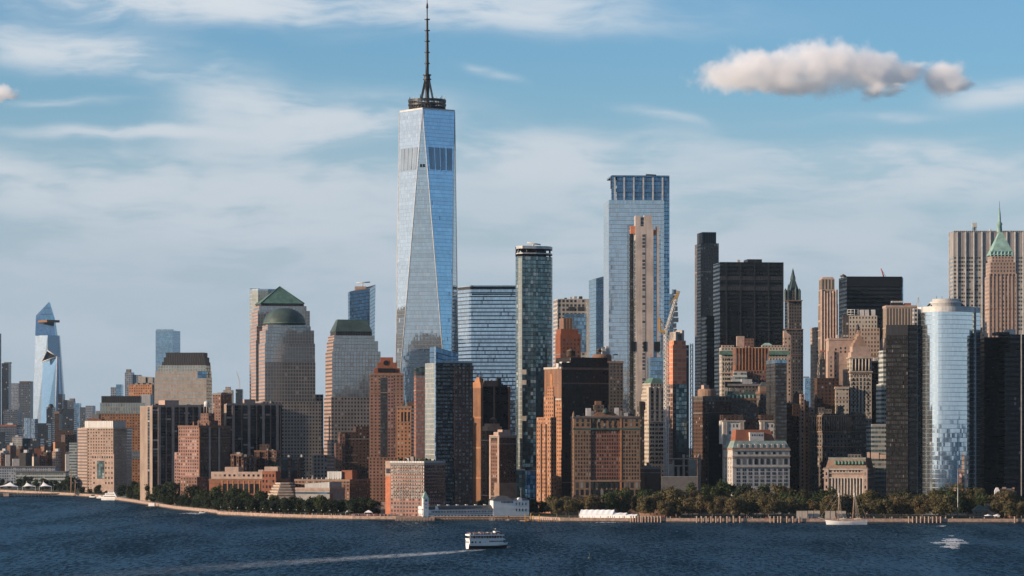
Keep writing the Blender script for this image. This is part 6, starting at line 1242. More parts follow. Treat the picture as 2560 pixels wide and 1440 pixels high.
# ---------------------------------------------------------------- trees
def leaf_mat(name, a, b_, c):
    m, T = new_mat(name)
    r = T.node('ShaderNodeNewGeometry').outputs['Random Per Island']; o = T.node('ShaderNodeObjectInfo').outputs['Random']
    col = T.mix(T.remap(r, .2, .9, 0, 1, False), c4(a), c4(b_)); col = T.mix(T.m('MULTIPLY', o, .55), col, c4(c))
    d = T.node('ShaderNodeBsdfPrincipled'); T.l.new(col, d.inputs['Base Color']); d.inputs['Roughness'].default_value = .7; d.inputs['Specular IOR Level'].default_value = .2
    t = T.node('ShaderNodeBsdfTranslucent'); T.l.new(col, t.inputs[0]); mx = T.node('ShaderNodeMixShader'); mx.inputs[0].default_value = .22
    T.l.new(d.outputs[0], mx.inputs[1]); T.l.new(t.outputs[0], mx.inputs[2]); T.l.new(mx.outputs[0], T.out.inputs[0]); MATS[name] = m
leaf_mat('leaf_brown', (.088, .068, .034), (.135, .100, .046), (.062, .072, .028)); leaf_mat('leaf_green', (.021, .038, .014), (.048, .068, .022), (.058, .066, .021)); leaf_mat('leaf_dark', (.010, .021, .011), (.022, .036, .016), (.028, .034, .013)); leaf_mat('leaf_olive', (.072, .062, .026), (.108, .088, .034), (.052, .062, .022))
plain('bark', (.16, .125, .095), .95, var=.3, scale=1.5); plain('bark_pale', (.30, .26, .22), .95, var=.3, scale=1.5)
def crown_mesh(seed, mat, rx, rz, zc, lobes, leaves, size, flat=1.0):
    """foliage: leaf clumps scattered over many uneven lobes, gaps left between"""
    r = random.Random(seed); m = MB(); L = []
    for i in range(lobes):
        t = r.uniform(0, 2*math.pi); q = rx*math.sqrt(r.uniform(.02, 1))*.72; zz = r.uniform(-.75, .8)
        k = math.sqrt(max(.12, 1-zz*zz*.8))
        L.append((Vector((q*k*math.cos(t), q*k*math.sin(t), zc+rz*zz)), r.uniform(.26, .46)*rx))
    for i in range(leaves):
        c, q = r.choice(L); d = Vector((r.gauss(0, 1), r.gauss(0, 1), r.gauss(0, 1)*flat+.25)).normalized()
        p = c+d*q*(r.uniform(.55, 1.0) if r.random() < .85 else r.uniform(.9, 1.25)); p.z = max(p.z, zc-rz*1.05)
        n = (d+Vector((r.gauss(0, .5), r.gauss(0, .5), r.gauss(0, .5)))).normalized(); a = n.orthogonal().normalized(); b_ = n.cross(a); s = size*r.uniform(.55, 1.25); an = r.uniform(0, 6.28)
        a, b_ = a*math.cos(an)+b_*math.sin(an), b_*math.cos(an)-a*math.sin(an)
        m.face([p-a*s, p-b_*s*.6, p+a*s, p+b_*s*.6], mat)
    return m, L
TREES = {}
def tree_kind(key, mat, bark, h, rx, n, lobes=15, leaves=1500, size=.62, base=.30):
    TREES[key] = []
    for i in range(n):
        hh = h; rz = hh*(1-base)/2; zc = hh-rz
        m, L = crown_mesh(hash_(key)+i*17, mat, rx, rz, zc, lobes, leaves, size)
        root = thing('tree', '', 'tree', (0, 0, 0)); m.build('crown', root)
        t = MB(); r = random.Random(i+5); lean = (r.uniform(-.5, .5), r.uniform(-.3, .3))
        fork = Vector((lean[0], lean[1], hh*base*.85)); t.tube((0, 0, -.6), fork, .36, .24, bark, 7)
        for c, q in L[:7]: mid = fork+(c-fork)*.45+Vector((0, 0, -.4)); t.tube(fork, mid, .2, .13, bark, 5); t.tube(mid, c, .13, .04, bark, 5)
        t.build('trunk', root); TREES[key].append(root)
def hash_(s): return sum(ord(c)*(i+3) for i, c in enumerate(s))
tree_kind('plane', 'leaf_brown', 'bark_pale', 13.0, 7.0, 5, 20, 2600, .60, .26)
tree_kind('olive', 'leaf_olive', 'bark', 16.5, 7.6, 4, 20, 2600, .66, .22)
tree_kind('green', 'leaf_green', 'bark', 19.0, 8.2, 4, 20, 2800, .72, .2)
tree_kind('dark', 'leaf_dark', 'bark', 14.0, 7.4, 4, 20, 2600, .66, .08)
USED = set(); TR = random.Random(21); COUNT = {}
LAND = [(-300, 0, 'the left photo edge'), (0, 130, 'the tented pier'), (130, 200, 'the thin brick shaft'), (200, 345, 'the pink stone block'), (345, 440, 'the broad blank slab'), (440, 580, 'the brick tank tower'), (580, 665, 'the pale-topped brick midrise'), (665, 760, 'the stepped museum'), (760, 870, 'the grey museum annex'), (870, 1000, 'the pink arch'), (1000, 1100, 'the pier house spire'), (1100, 1380, 'the long pier house'), (1380, 1445, 'the orange stepped tower'), (1445, 1600, 'the white event tent'), (1600, 1705, 'the round fort'), (1705, 1810, 'the grey limestone skyscraper'), (1810, 1900, "the arched building's left half"), (1900, 1985, "the arched building's right half"), (1985, 2060, 'the narrow street gap'), (2060, 2130, "the column-fronted museum's left half"), (2130, 2215, "the column-fronted museum's right half"), (2215, 2295, 'the bronze slab'), (2295, 2380, "the mirror tower's left half"), (2380, 2450, 'the tall flagpole'), (2450, 2700, 'the white bell gable')]
KIND = dict(plane='rusty-brown plane tree', olive='olive-brown park tree', green='tall green tree', dark='dark round tree')
ROWW = {0: 'in the front row along the sea wall', 1: 'in the second row of the park', 2: 'in the tall rear row of the park', 3: 'on the left embankment', 4: 'at the rear of the left embankment'}
def plant(key, px, Y, row, scale=1.0, top=None):
    src = TR.choice(TREES[key])
    if src.name in USED: t = copy_tree(src)
    else: t = src; USED.add(src.name)
    hh = dict(plane=13, olive=16.5, green=19, dark=14)[key]
    if top is not None: scale = max(.35, (wz(top, Y)-GZ)/hh)
    t.location = (wx(px, Y), Y, GZ-.2); t.rotation_euler = (0, 0, TR.uniform(0, 6.28)); t.scale = (scale*TR.uniform(.9, 1.15), scale*TR.uniform(.9, 1.15), scale*TR.uniform(.94, 1.05))
    lm = next((n for a, b_, n in LAND if a <= px < b_), 'the white bell gable')
    k = (key, row, lm); COUNT[k] = COUNT.get(k, 0)+1
    t['label'] = '%s %s, %s from left, %s' % (KIND[key], 'below '+lm, ORD[COUNT[k]-1], {0: 'front row', 1: 'second row', 2: 'rear row', 3: 'embankment edge', 4: 'embankment rear'}[row])
    t['category'] = 'tree'; t['group'] = 'trees '+ROWW[row]
    return t
px = 1392
while px < 2570:                             # park front row, leaving the tent and fort free
    if not (1450 < px < 1605 or 2395 < px < 2470): plant('plane', px, shore_y(px)+22+TR.uniform(-5, 14), 0, top=1249+TR.uniform(-12, 9) if px < 2440 else 1258+TR.uniform(-6, 6))
    px += TR.uniform(24, 34)
px = 1378
while px < 2580:
    plant(TR.choice(['olive', 'green', 'plane', 'green', 'olive']), px, shore_y(px)+62+TR.uniform(-14, 14), 1, top=1235+TR.uniform(-13, 11)+(7 if px < 1500 else 0)); px += TR.uniform(26, 38)
px = 1603
while px < 2470:
    top = 1222+TR.uniform(-8, 8)
    if 1690 < px < 1990: top -= 10
    if 1930 < px < 1970: top -= 10
    if 2050 < px < 2215: top += 14
    if 1430 < px < 1600: top += 12
    plant(TR.choice(['green', 'green', 'olive', 'dark']), px, shore_y(px)+92+TR.uniform(-6, 16), 2, top=top); px += TR.uniform(34, 50)
for i, px in enumerate(range(338, 700, 15)):                        # left embankment
    plant('dark', px+TR.uniform(-6, 6), shore_y(px)+22+TR.uniform(0, 22), 3, top=1238+(px-338)*.03+TR.uniform(-8, 6))
for px in range(330, 690, 16): plant(TR.choice(['dark', 'dark', 'green']), px+TR.uniform(-8, 8), shore_y(px)+75+TR.uniform(-12, 30), 4, top=(1209 if px < 450 else 1216+(px-450)*.08)+TR.uniform(-8, 8))
for px in range(700, 935, 17): plant(TR.choice(['dark', 'dark', 'dark', 'green']), px+TR.uniform(-6, 6), shore_y(px)+34+TR.uniform(-6, 16), 3, top=1247+TR.uniform(-9, 8))
for px in range(715, 1010, 22): plant('dark', px, shore_y(px)+80+TR.uniform(-10, 20), 4, top=1248+TR.uniform(-6, 8))
for px in (1018, 1040): plant('dark', px, 2575, 4, top=1239+TR.uniform(-2, 3))
for px in (1105, 1140, 1180, 1205): plant('dark', px, 2600, 4, top=1255+TR.uniform(-5, 5))
for px in (1325, 1345, 1362): plant('dark', px, 2600, 4, top=1250+TR.uniform(-5, 5))
for px in range(205, 335, 20): plant('dark', px, shore_y(px)+30+TR.uniform(0, 30), 3, top=1222+TR.uniform(-10, 8))
for px in range(-240, 200, 22): plant(TR.choice(['dark', 'dark', 'green']), px, shore_y(px)+80+TR.uniform(0, 50), 4, top=1199+TR.uniform(-9, 7))

# ---------------------------------------------------------------- left pier with tents, sheds
for x0, x1, y0, lab in ((-30, 146, 1168, 'long pale blue pier shed with window band at far left'), (40, 172, 1181, 'second long grey shed in front of the pale blue pier shed')):
    b = bld('pier_shed', lab, 'shed', 4050-(30 if y0 > 1170 else 0), (x0, x1), y0, 'white_stripe' if y0 > 1170 else 'pale_flats', 0, 30); part(b, 'roof', lambda m: m.box(b.left-1, b.right+1, b.front-1, -b.front+1, b.ztop-.1, b.ztop+1.2, 'roof_grey'))
Y = ywater(1242); root = thing('pier', 'dark pier deck on posts under the white peaked tents at left', 'pier', (wx(50, Y), Y+12, 0)); X = lambda px: wx(px, Y)-wx(50, Y)
m = MB(); m.box(X(-60), X(135), -10, 30, 2.2, 3, 'timber_dark'); m.build('deck', root)
for k in range(22): m = MB(); q = X(-50+k*8.6); m.tube((q, -9.5, -2), (q, -9.5, 2.4), .4, .4, 'timber_dark', 6); m.build('pile', root)
for i, (pk, a, b2, y) in enumerate(((22, -8, 44, 1206), (63, 55, 88, 1206.5), (105, 97, 128, 1205.5))):
    root = thing('tent', ('wide white peaked canopy, leftmost on the tented pier', 'white peaked canopy in the middle of the tented pier', 'small white peaked canopy at the right end of the tented pier')[i], 'tent', (wx(pk, Y), Y+10, 3), 0, 'peaked canopies on the left pier')
    x0, x1 = wx(a, Y)-wx(pk, Y), wx(b2, Y)-wx(pk, Y); zt = wz(y, Y)-3; ze = wz(1217, Y)-3; m = MB(); N = 10
    for (p, q) in (((x0, -7), (x1, -7)), ((x1, -7), (x1, 9)), ((x1, 9), (x0, 9)), ((x0, 9), (x0, -7))):
        for k in range(N):
            f0, f1 = k/N, (k+1)/N
            P = lambda f, h: ((p[0]+(q[0]-p[0])*f)*(1-h)*(1-.12*math.sin(math.pi*f)*(1-h)), (p[1]+(q[1]-p[1])*f)*(1-h), ze+(zt-ze)*h**1.7+1.2*(1-h)*math.sin(math.pi*f)*.6)
            for h0, h1 in ((0, .3), (.3, .6), (.6, 1)): m.face([P(f0, h0), P(f1, h0), P(f1, h1), P(f0, h1)] if h1 < 1 else [P(f0, h0), P(f1, h0), P(0, 1)], 'fabric_white')
    m.build('canopy', root)
    for q in ((x0, -7), (x1, -7), (x1, 9), (x0, 9)): m = MB(); m.tube((q[0]*.95, q[1]*.95, 0), (q[0]*.98, q[1]*.98, ze+.3), .22, .22, 'steel_white', 6); m.build('post', root)
    m = MB(); m.tube((0, 0, zt-3), (0, 0, zt+1.5), .3, .2, 'steel_white', 6); m.build('peak_pole', root)
b = bld('ticket_hut', 'small pink hut at the water edge under the leftmost tent', 'hut', Y+1, (8, 24), 1234, 'stone_pink', 0, 5, z0=.5); part(b, 'roof', lambda m: m.box(b.left-.3, b.right+.3, b.front-.4, -b.front+.3, b.ztop, b.ztop+.4, 'roof_white'))
for px, y0, lab in ((178, 1175, 'tall bare pale mast at the start of the left embankment'), (188.5, 1199, 'shorter pale mast beside the tall bare mast at left'), (178.5, 1165, 'thin flagless pole behind the bare masts at left')):
    Y = shore_y(px)+6; root = thing('mast', lab, 'mast', (wx(px, Y), Y, GZ-.2)); m = MB(); m.tube((0, 0, 0), (0, 0, wz(y0, Y)-GZ), .9 if y0 > 1170 else .3, .35 if y0 > 1170 else .15, 'stone_brown', 8); m.build('shaft', root); m = MB(); m.lathe([(1.4, 0), (1.4, .6), (.8, .7)], 'concrete', 10); m.build('base', root)

# ---------------------------------------------------------------- pier house with the clock spire
b = bld('pier_house', 'long white two-storey pier house with a spired tower and grey roof', 'pier building', 2512, (1040, 1056, 1322), 1274, 'white_paint', 17, 13)
b.nwin = 0
part(b, 'roof', lambda m: m.prism(b.rect((-2, -1, -2, -2)), b.ztop-.05, b.z(1264), 'slate', 'slate', top=b.rect((18, 3, 19, 19))))
part(b, 'gable', lambda m: m.prism([(b.left-.2, b.front-.2), (b.x(1066), b.front-.2), (b.x(1066), -b.front+.2), (b.left-.2, -b.front+.2)], b.ztop-3, 0, 'white_paint', 'slate', top=[(b.left-.2, b.front+2), (b.x(1066), b.front+2), (b.x(1066), -b.front-2), (b.left-.2, -b.front-2)], zt=[b.z(1266)]*4))
def tower(m):
    x = b.x(1064); y = b.front+1.2; m.box(x-2.2, x+2.2, y-2.2, y+2.2, 0, b.z(1246), 'white_paint'); m.box(x-2.4, x+2.4, y-2.4, y+2.4, b.z(1259.5), b.z(1258.5), 'stone_pale')
TW = part(b, 'tower', tower)
sp = part(b, 'spire', lambda m: m.prism([(b.x(1064)-2.4, b.front-1.2), (b.x(1064)+2.4, b.front-1.2), (b.x(1064)+2.4, b.front+3.6), (b.x(1064)-2.4, b.front+3.6)], b.z(1246), b.z(1228), 'copper_pale', 'copper_pale', top=[(b.x(1064)-.1, b.front+1.1), (b.x(1064)+.1, b.front+1.1), (b.x(1064)+.1, b.front+1.3), (b.x(1064)-.1, b.front+1.3)], bottom=True))
part(b, 'clock', lambda m: (m.tube((b.x(1064), b.front-1.3, b.z(1251)), (b.x(1064), b.front-1.0, b.z(1251)), 1.0, 1.0, 'roof_grey', 16)), TW)
for y in (1259, 1267): windows(b, b.x(1064)-1, b.x(1064)+1, b.z(y+4), b.z(y), 1, 1, .7, 1.3, off=b.front-1.0, parent=TW)
b.nwin = 2
part(b, 'string_course', lambda m: m.box(b.left-.25, b.right+.2, b.front-.3, b.front+.5, b.z(1286), b.z(1284.6), 'copper_dark'))
windows(b, b.x(1078), b.x(1245), b.z(1283.5), b.z(1276.5), 44, 1, .7, 1.7); windows(b, b.x(1084), b.x(1250), b.z(1296.5), b.z(1287.5), 20, 1, 1.8, 2.4, arch=True)
windows(b, b.front+2, -b.front-2, b.z(1284), b.z(1275), 4, 1, .8, 1.8, face='left'); windows(b, b.front+2, -b.front-2, b.z(1297), b.z(1287), 3, 1, 1.4, 2.6, face='left', arch=True)
EB = part(b, 'end_block', lambda m: m.box(b.x(1232), b.right+.1, b.front-.6, -b.front+.6, 0, b.z(1252), 'white_paint', 'slate'))
part(b, 'end_roof', lambda m: m.prism([(b.x(1229), b.front-1.4), (b.x(1282), b.front-1.4), (b.x(1282), -b.front+1), (b.x(1229), -b.front+1)], b.z(1252), b.z(1241), 'slate', 'slate', top=[(b.x(1250), b.front+4.5), (b.x(1270), b.front+4.5), (b.x(1270), -b.front-4.5), (b.x(1250), -b.front-4.5)], bottom=True))
part(b, 'low_roof', lambda m: m.prism([(b.x(1282), b.front-1), (b.right+.6, b.front-1), (b.right+.6, -b.front+1), (b.x(1282), -b.front+1)], b.z(1252), b.z(1247), 'slate', 'slate', top=[(b.x(1285), b.front+4), (b.right-3, b.front+4), (b.right-3, -b.front-4), (b.x(1285), -b.front-4)], bottom=True))
part(b, 'dormer', lambda m: m.tube((b.x(1299), b.front-1.2, b.z(1251)), (b.x(1299), b.front+3, b.z(1251)), 1.8, 1.8, 'white_paint', 14)); part(b, 'gable_dormer', lambda m: m.prism([(b.x(1086), b.front-.5), (b.x(1098), b.front-.5), (b.x(1098), b.front+4), (b.x(1086), b.front+4)], b.ztop-1, 0, 'white_paint', 'slate', top=[(b.x(1091.9), b.front-.5), (b.x(1092.1), b.front-.5), (b.x(1092.1), b.front+4), (b.x(1091.9), b.front+4)], zt=[b.z(1265)]*4))
windows(b, b.x(1252), b.x(1282), b.z(1260), b.z(1253), 9, 1, .7, 1.5, off=b.front-.6, parent=EB); windows(b, b.x(1286), b.x(1318), b.z(1284), b.z(1254), 4, 2, .8, 2.0, off=b.front-.6, parent=EB)
for k in range(6): part(b, 'roof_vent', lambda m: m.box(b.x(1102+k*23)-.9, b.x(1102+k*23)+.9, -1, 1, b.z(1266), b.z(1262.3), 'white_paint'))
part(b, 'chimney', lambda m: m.box(b.x(1078), b.x(1081), -1, .5, b.z(1270), b.z(1261), 'brick_brown')); part(b, 'flagpole', lambda m: m.tube((b.x(1308), 0, b.z(1250)), (b.x(1308), 0, b.z(1222)), .18, .1, 'steel_white', 5))
Y = ywater(1302.5); root = thing('timber_wharf', 'low timber wharf on pale piles in front of the pier house', 'wharf', (wx(1040, Y), Y, 0)); X = lambda px: wx(px, Y)-wx(1040, Y)
m = MB(); m.box(X(989), X(1085), 0, 6, 2.0, 2.6, 'timber'); m.build('deck', root); m = MB(); m.box(X(989), X(1085), -.15, .1, 1.2, 1.9, 'timber'); m.build('fender', root)
for k in range(26): q = X(990+k*3.8); m = MB(); m.tube((q, -.2, -2), (q, -.2, 2.9), .24, .22, 'timber', 6); m.build('pile', root)
root = thing('dark_wharf', 'dark shadowed wharf edge with piles running below the pier house', 'wharf', (wx(1205, Y+4), Y+4, 0)); m = MB(); m.box(wx(-118+1280, Y), wx(1280+118, Y), 0, 6, 2.0, 2.8, 'timber_dark'); m.build('deck', root)
for k in range(30): q = wx(1280-116+k*8, Y); m = MB(); m.tube((q, -.2, -2), (q, -.2, 2.3), .3, .3, 'timber_dark', 6); m.build('pile', root)
Y = 2508
for i, (px, col) in enumerate(((1030, 'net_orange'), (1040, 'net_orange'), (1050, 'net_orange'))):
    root = thing('parasol', 'orange parasol on the timber wharf, %s from the left' % ORD[i], 'parasol', (wx(px, Y), Y, 2.6), 0, 'orange parasols on the wharf'); m = MB(); m.lathe([(0, 2.5), (0, 2.9), (1.7, 2.3), (1.7, 2.15), (0, 2.5)], col, 8, smooth=False); m.build('canopy', root); m = MB(); m.tube((0, 0, -.1), (0, 0, 2.8), .06, .06, 'steel_dark', 5); m.build('pole', root)
# plaza with the pink arch, small tents, crowd
Y = 2590; root = thing('brick_arch', 'pink brick garden arch with a square pier left of the pier house', 'arch', (wx(945, Y), Y, GZ-.3)); m = MB(); n = 14; ro, ri = 11.5, 8.8; arc = []
for k in range(n):
    a0, a1 = math.pi*(.12+.5*k/n), math.pi*(.12+.5*(k+1)/n); P = lambda r, a, y: (-6+1.25*r*math.cos(a), y, -3+r*math.sin(a)*1.05)
    for y, flip in ((-2, 0), (2, 1)): m.face([P(ri, a0, y), P(ro, a0, y), P(ro, a1, y), P(ri, a1, y)], 'stone_pink')
    m.face([P(ro, a0, -2), P(ro, a0, 2), P(ro, a1, 2), P(ro, a1, -2)], 'stone_pink'); m.face([P(ri, a0, 2), P(ri, a0, -2), P(ri, a1, -2), P(ri, a1, 2)], 'stone_pink')
m.build('arch', root); m = MB(); m.box(2.4, 6.6, -3, 4, 0, wz(1254, Y)-GZ, 'stone_pink'); m.build('pier', root); m = MB(); m.box(-10, 2.5, 2.4, 3.4, 0, 3.6, 'brick_brown'); m.build('wall', root)
root = thing('brick_pier', 'small square pink brick pier right of the garden arch', 'pier', (wx(992, 2560), 2560, GZ-.3)); m = MB(); m.box(-1.3, 1.3, -1.3, 1.3, 0, 7.6, 'stone_pink'); m.build('shaft', root); m = MB(); m.box(-3, 3.4, .2, 1.6, 0, 5, 'stone_pink'); m.build('side_wall', root)
def small_tent(px, Y, w, dd, h, lab):
    root = thing('tent', lab, 'tent', (wx(px, Y), Y, GZ)); r = [(-w/2, -dd/2), (w/2, -dd/2), (w/2, dd/2), (-w/2, dd/2)]
    m = MB(); m.prism(r, h*.55, h, 'fabric_white', 'fabric_white', top=[(-.3, -.3), (.3, -.3), (.3, .3), (-.3, .3)], bottom=True); m.build('canopy', root)
    for q in r: m = MB(); m.tube((*q, -.2), (*q, h*.56), .1, .1, 'steel_white', 5); m.build('post', root)
small_tent(1000, 2540, 11, 7, 6.5, 'broad white tent between the brick pier and pier house'); small_tent(921, 2548, 6.5, 5, 4.2, 'small white marquee on the crowded plaza'); small_tent(874, 2552, 6.5, 3, 4.6, 'low white booth at the left end of the crowded plaza'); small_tent(1022, 2535, 5, 4, 4.4, 'small white tent behind the broad white tent, near the round dark trees')
def person_blob(m, x, y, z, h, c1, c2):
    m.lathe([(.13, z), (.2, z+h*.25), (.24, z+h*.5), (.25, z+h*.78), (.09, z+h*.84)], c1, 6, x, y); m.lathe([(0, z+h*.82), (.12, z+h*.88), (.12, z+h*.95), (0, z+h)], c2, 6, x, y)
CLO = [plain('cloth_%s' % n, c, .9, var=.05) for n, c in (('white', (.7, .68, .66)), ('navy', (.03, .04, .09)), ('red', (.4, .06, .05)), ('tan', (.45, .32, .22)), ('black', (.02, .02, .02)), ('blue', (.12, .22, .42)), ('grey', (.3, .3, .31)))]; SKIN = plain('skin', (.42, .25, .17), .7, var=.05)
m = MB(); cr = random.Random(3)
for k in range(330):
    px = cr.uniform(880, 1000) if k < 240 else cr.uniform(560, 880); Y = shore_y(px)+(cr.uniform(2, 16) if k < 240 else cr.uniform(1.6, 6)); person_blob(m, wx(px, Y), Y, GZ, cr.uniform(1.5, 1.85), cr.choice(CLO), SKIN)
tag(m.build('crowd'), 'crowd of people gathered on the plaza and promenade left of the pier house', 'crowd', kind='stuff')
m = MB()
for k in range(150):
    px = cr.uniform(1400, 2560); Y = shore_y(px)+cr.uniform(1.6, 7); person_blob(m, wx(px, Y), Y, GZ, cr.uniform(1.5, 1.85), cr.choice(CLO), SKIN)
tag(m.build('crowd'), 'scattered strollers along the promenade of the right-hand park', 'crowd', kind='stuff')
# lamps on the left embankment
proto = None
for i in range(16):
    px = 552+i*21; Y = shore_y(px)+2.5
    if proto is None:
        proto = thing('street_lamp', '', 'street lamp'); m = MB(); m.tube((0, 0, -.1), (0, 0, 3.6), .09, .07, 'steel_dark', 6); m.build('post', proto); m = MB(); m.lathe([(0, 3.5), (.3, 3.7), (.32, 4.0), (0, 4.3)], 'white_paint', 8); m.build('lantern', proto); t = proto
    else: t = copy_tree(proto)
    t.location = (wx(px, Y), Y, GZ+.02); tag(t, 'white lantern lamp on the left embankment, %s from its left end' % ORD[i], 'street lamp', 'lamps on the left embankment')

# ---------------------------------------------------------------- park shore: big tent, piles, slabs, flagpole
Y = shore_y(1520)+13; root = thing('event_tent', 'long white event tent with ridged roof on the sea wall', 'tent', (wx(1510, Y), Y, GZ), R(-14)); X = lambda px: (wx(px, Y)-wx(1510, Y))*1.03; Z = lambda py: wz(py, Y)-GZ
def hall(m, a, b2, ye, yr, dd):
    r = [(X(a), 0), (X(b2), 0), (X(b2), dd), (X(a), dd)]; m.prism(r, -.1, Z(ye), 'fabric_white', 'fabric_white', cap=False)
    n = max(1, round((b2-a)/14)); 
    for k in range(n):
        x0, x1 = X(a)+(X(b2)-X(a))*k/n, X(a)+(X(b2)-X(a))*(k+1)/n; xm = (x0+x1)/2; ze, zr = Z(ye), Z(yr)
        for (q0, q1, s0, s1) in ((x0, xm, 0, -.35), (xm, x1, -.35, 0)):
            m.face([(q0, -.2, ze+s0*.3), (q1, -.2, ze+s1*.3), (q1, dd/2, zr+s1), (q0, dd/2, zr+s0)], 'fabric_white'); m.face([(q1, dd+.2, ze), (q0, dd+.2, ze), (q0, dd/2, zr+s0), (q1, dd/2, zr+s1)], 'fabric_white')
    for q in (X(a), X(b2)): m.face([(q, 0, Z(ye)), (q, dd, Z(ye)), (q, dd/2, Z(yr))], 'fabric_white')
m = MB(); hall(m, 1448, 1531, 1287, 1274.5, 14); m.build('main_hall', root); m = MB(); hall(m, 1531.5, 1564, 1287, 1281.5, 10); m.build('side_hall', root); m = MB(); hall(m, 1564.5, 1591, 1287.5, 1284.5, 8); m.build('side_hall', root)
pil = None; k = 0
spans = [(1577, 1602, 5), (1606, 1652, 7), (1742, 1790, 5), (1802, 1850, 4), (1926, 1945, 3), (1952, 1998, 4), (2272, 2352, 9), (2537, 2540, 1)]
for a, b2, n in spans:
    for i in range(n):
        px = a+(b2-a)*i/max(1, n-1); Y = shore_y(px)-1.6
        if pil is None: pil = thing('mooring_pile', '', 'pile'); m = MB(); m.tube((0, 0, -3), (0, 0, 4.7), .6, .56, 'timber', 9); m.build('shaft', pil); m = MB(); m.lathe([(.76, 4.5), (.76, 4.9), (0, 5.0)], 'stone_pale', 9, smooth=False); m.build('cap', pil); t = pil
        else: t = copy_tree(pil)
        t.location = (wx(px, Y), Y, 0); t.rotation_euler = (0, 0, k); k += 1
        lm = {1577: 'before the white event tent', 1606: 'before the round fort', 1742: 'below the shaded rounded brick block', 1802: 'below the arched white building', 1926: 'near the right corner of the arched white building', 1952: 'below the narrow street gap', 2272: 'below the bronze slab and curved mirror tower', 2537: 'standing alone near the right edge'}[a]
        tag(t, 'weathered mooring pile %s, %s from left' % (lm, ORD[i]) if n > 1 else 'single weathered mooring pile standing alone near the right edge', 'pile', 'mooring piles along the park sea wall')
for i, (px, w) in enumerate(((1998, 6.5), (2012, 6.5), (2027, 6.5), (2042, 7), (2069, 5.5), (2082, 5.5), (2096, 5.5), (2109, 5.5))):
    Y = shore_y(px)+(8 if i % 4 < 2 else 12); root = thing('memorial_slab', 'tall upright granite slab, %s from the left of the eight near the schooner' % ORD[i], 'memorial', (wx(px, Y), Y, GZ), 0, 'granite memorial slabs'); m = MB(); m.box(-w*.31, w*.31, -.4, .4, 0, 6.0 if i != 7 else 5.8, 'stone_pale'); m.build('slab', root); m = MB(); m.box(-w*.34, w*.34, -.7, .7, -.1, .35, 'stone_grey'); m.build('plinth', root)
Y = 2478; root = thing('flagpole', 'tall white flagpole with a yardarm and flag in front of the curved mirror tower', 'flagpole', (wx(2394.5, Y), Y, GZ-.2)); Z = lambda py: wz(py, Y)-GZ+.2
m = MB(); m.tube((0, 0, 0), (0, 0, Z(1220)), .34, .26, 'steel_white', 8); m.tube((0, 0, Z(1222)), (0, 0, Z(1173)), .24, .1, 'steel_white', 8); m.build('pole', root); m = MB(); m.tube((-3.3, 0, Z(1220)), (3.3, 0, Z(1220)), .1, .1, 'steel_white', 6); m.build('yardarm', root)
def flag(name, x, z, w, h, stripes):
    m = MB(); N = 8
    for s in range(stripes):
        for i in range(N):
            P = lambda f, g: (x+w*f*.62, .35*math.sin(f*5+g), z-h*g-w*f*.62)
            f0, f1, g0, g1 = i/N, (i+1)/N, s/stripes, (s+1)/stripes; m.face([P(f0, g0), P(f1, g0), P(f1, g1), P(f0, g1)], CLO[5] if (s < stripes*.5 and f0 < .4 and stripes > 3) else CLO[2] if s % 2 == 0 else CLO[0])
    m.build(name, root)
flag('flag', .15, Z(1178), 5.2, 2.6, 9); flag('pennant', -2.9, Z(1222), 1.9, .9, 3); flag('pennant', 2.8, Z(1221), 2.2, .9, 1)
# floating docks with yellow posts
Y = ywater(1304); root = thing('floating_dock', 'floating ferry dock with yellow guide posts left of the park', 'dock', (wx(1355, Y), Y+2, 0)); X = lambda px: wx(px, Y)-wx(1355, Y)
m = MB(); m.box(X(1299), X(1412), -3, 3, .3, 1.1, 'timber'); m.build('deck', root)
for px, h in ((1313, 6.0), (1327, 6.6), (1333, 5.0), (1348, 5.6)): m = MB(); m.tube((X(px), -3.3, -2), (X(px), -3.3, h), .3, .3, 'crane_yellow', 7); m.build('guide_post', root)
for k in range(11): m = MB(); q = X(1352+k*5.6); m.tube((q, -3.2, -2), (q, -3.2, 2.9), .35, .35, 'timber', 7); m.build('pile', root)
m = MB(); m.box(X(1316), X(1322), -4.6, -3.2, .5, 2.0, 'crane_yellow'); m.build('gangway_box', root)
Y = ywater(1302); root = thing('floating_dock', 'short pink-edged floating dock with a hut below the right end of the pier house', 'dock', (wx(1250, Y), Y, 0)); X = lambda px: wx(px, Y)-wx(1250, Y)
m = MB(); m.box(X(1223), X(1237), -2, 2, .2, 2.6, 'stone_pink', 'timber'); m.box(X(1237), X(1266), -1.5, 2, .2, 1.0, 'timber'); m.build('deck', root); m = MB(); m.box(X(1265), X(1275), -2, 2, .2, 1.8, 'stone_pink'); m.tube((X(1270), 0, 1.8), (X(1270), 0, 4.2), .9, .7, 'brick_red', 8); m.build('hut', root)
Y = ywater(1262)
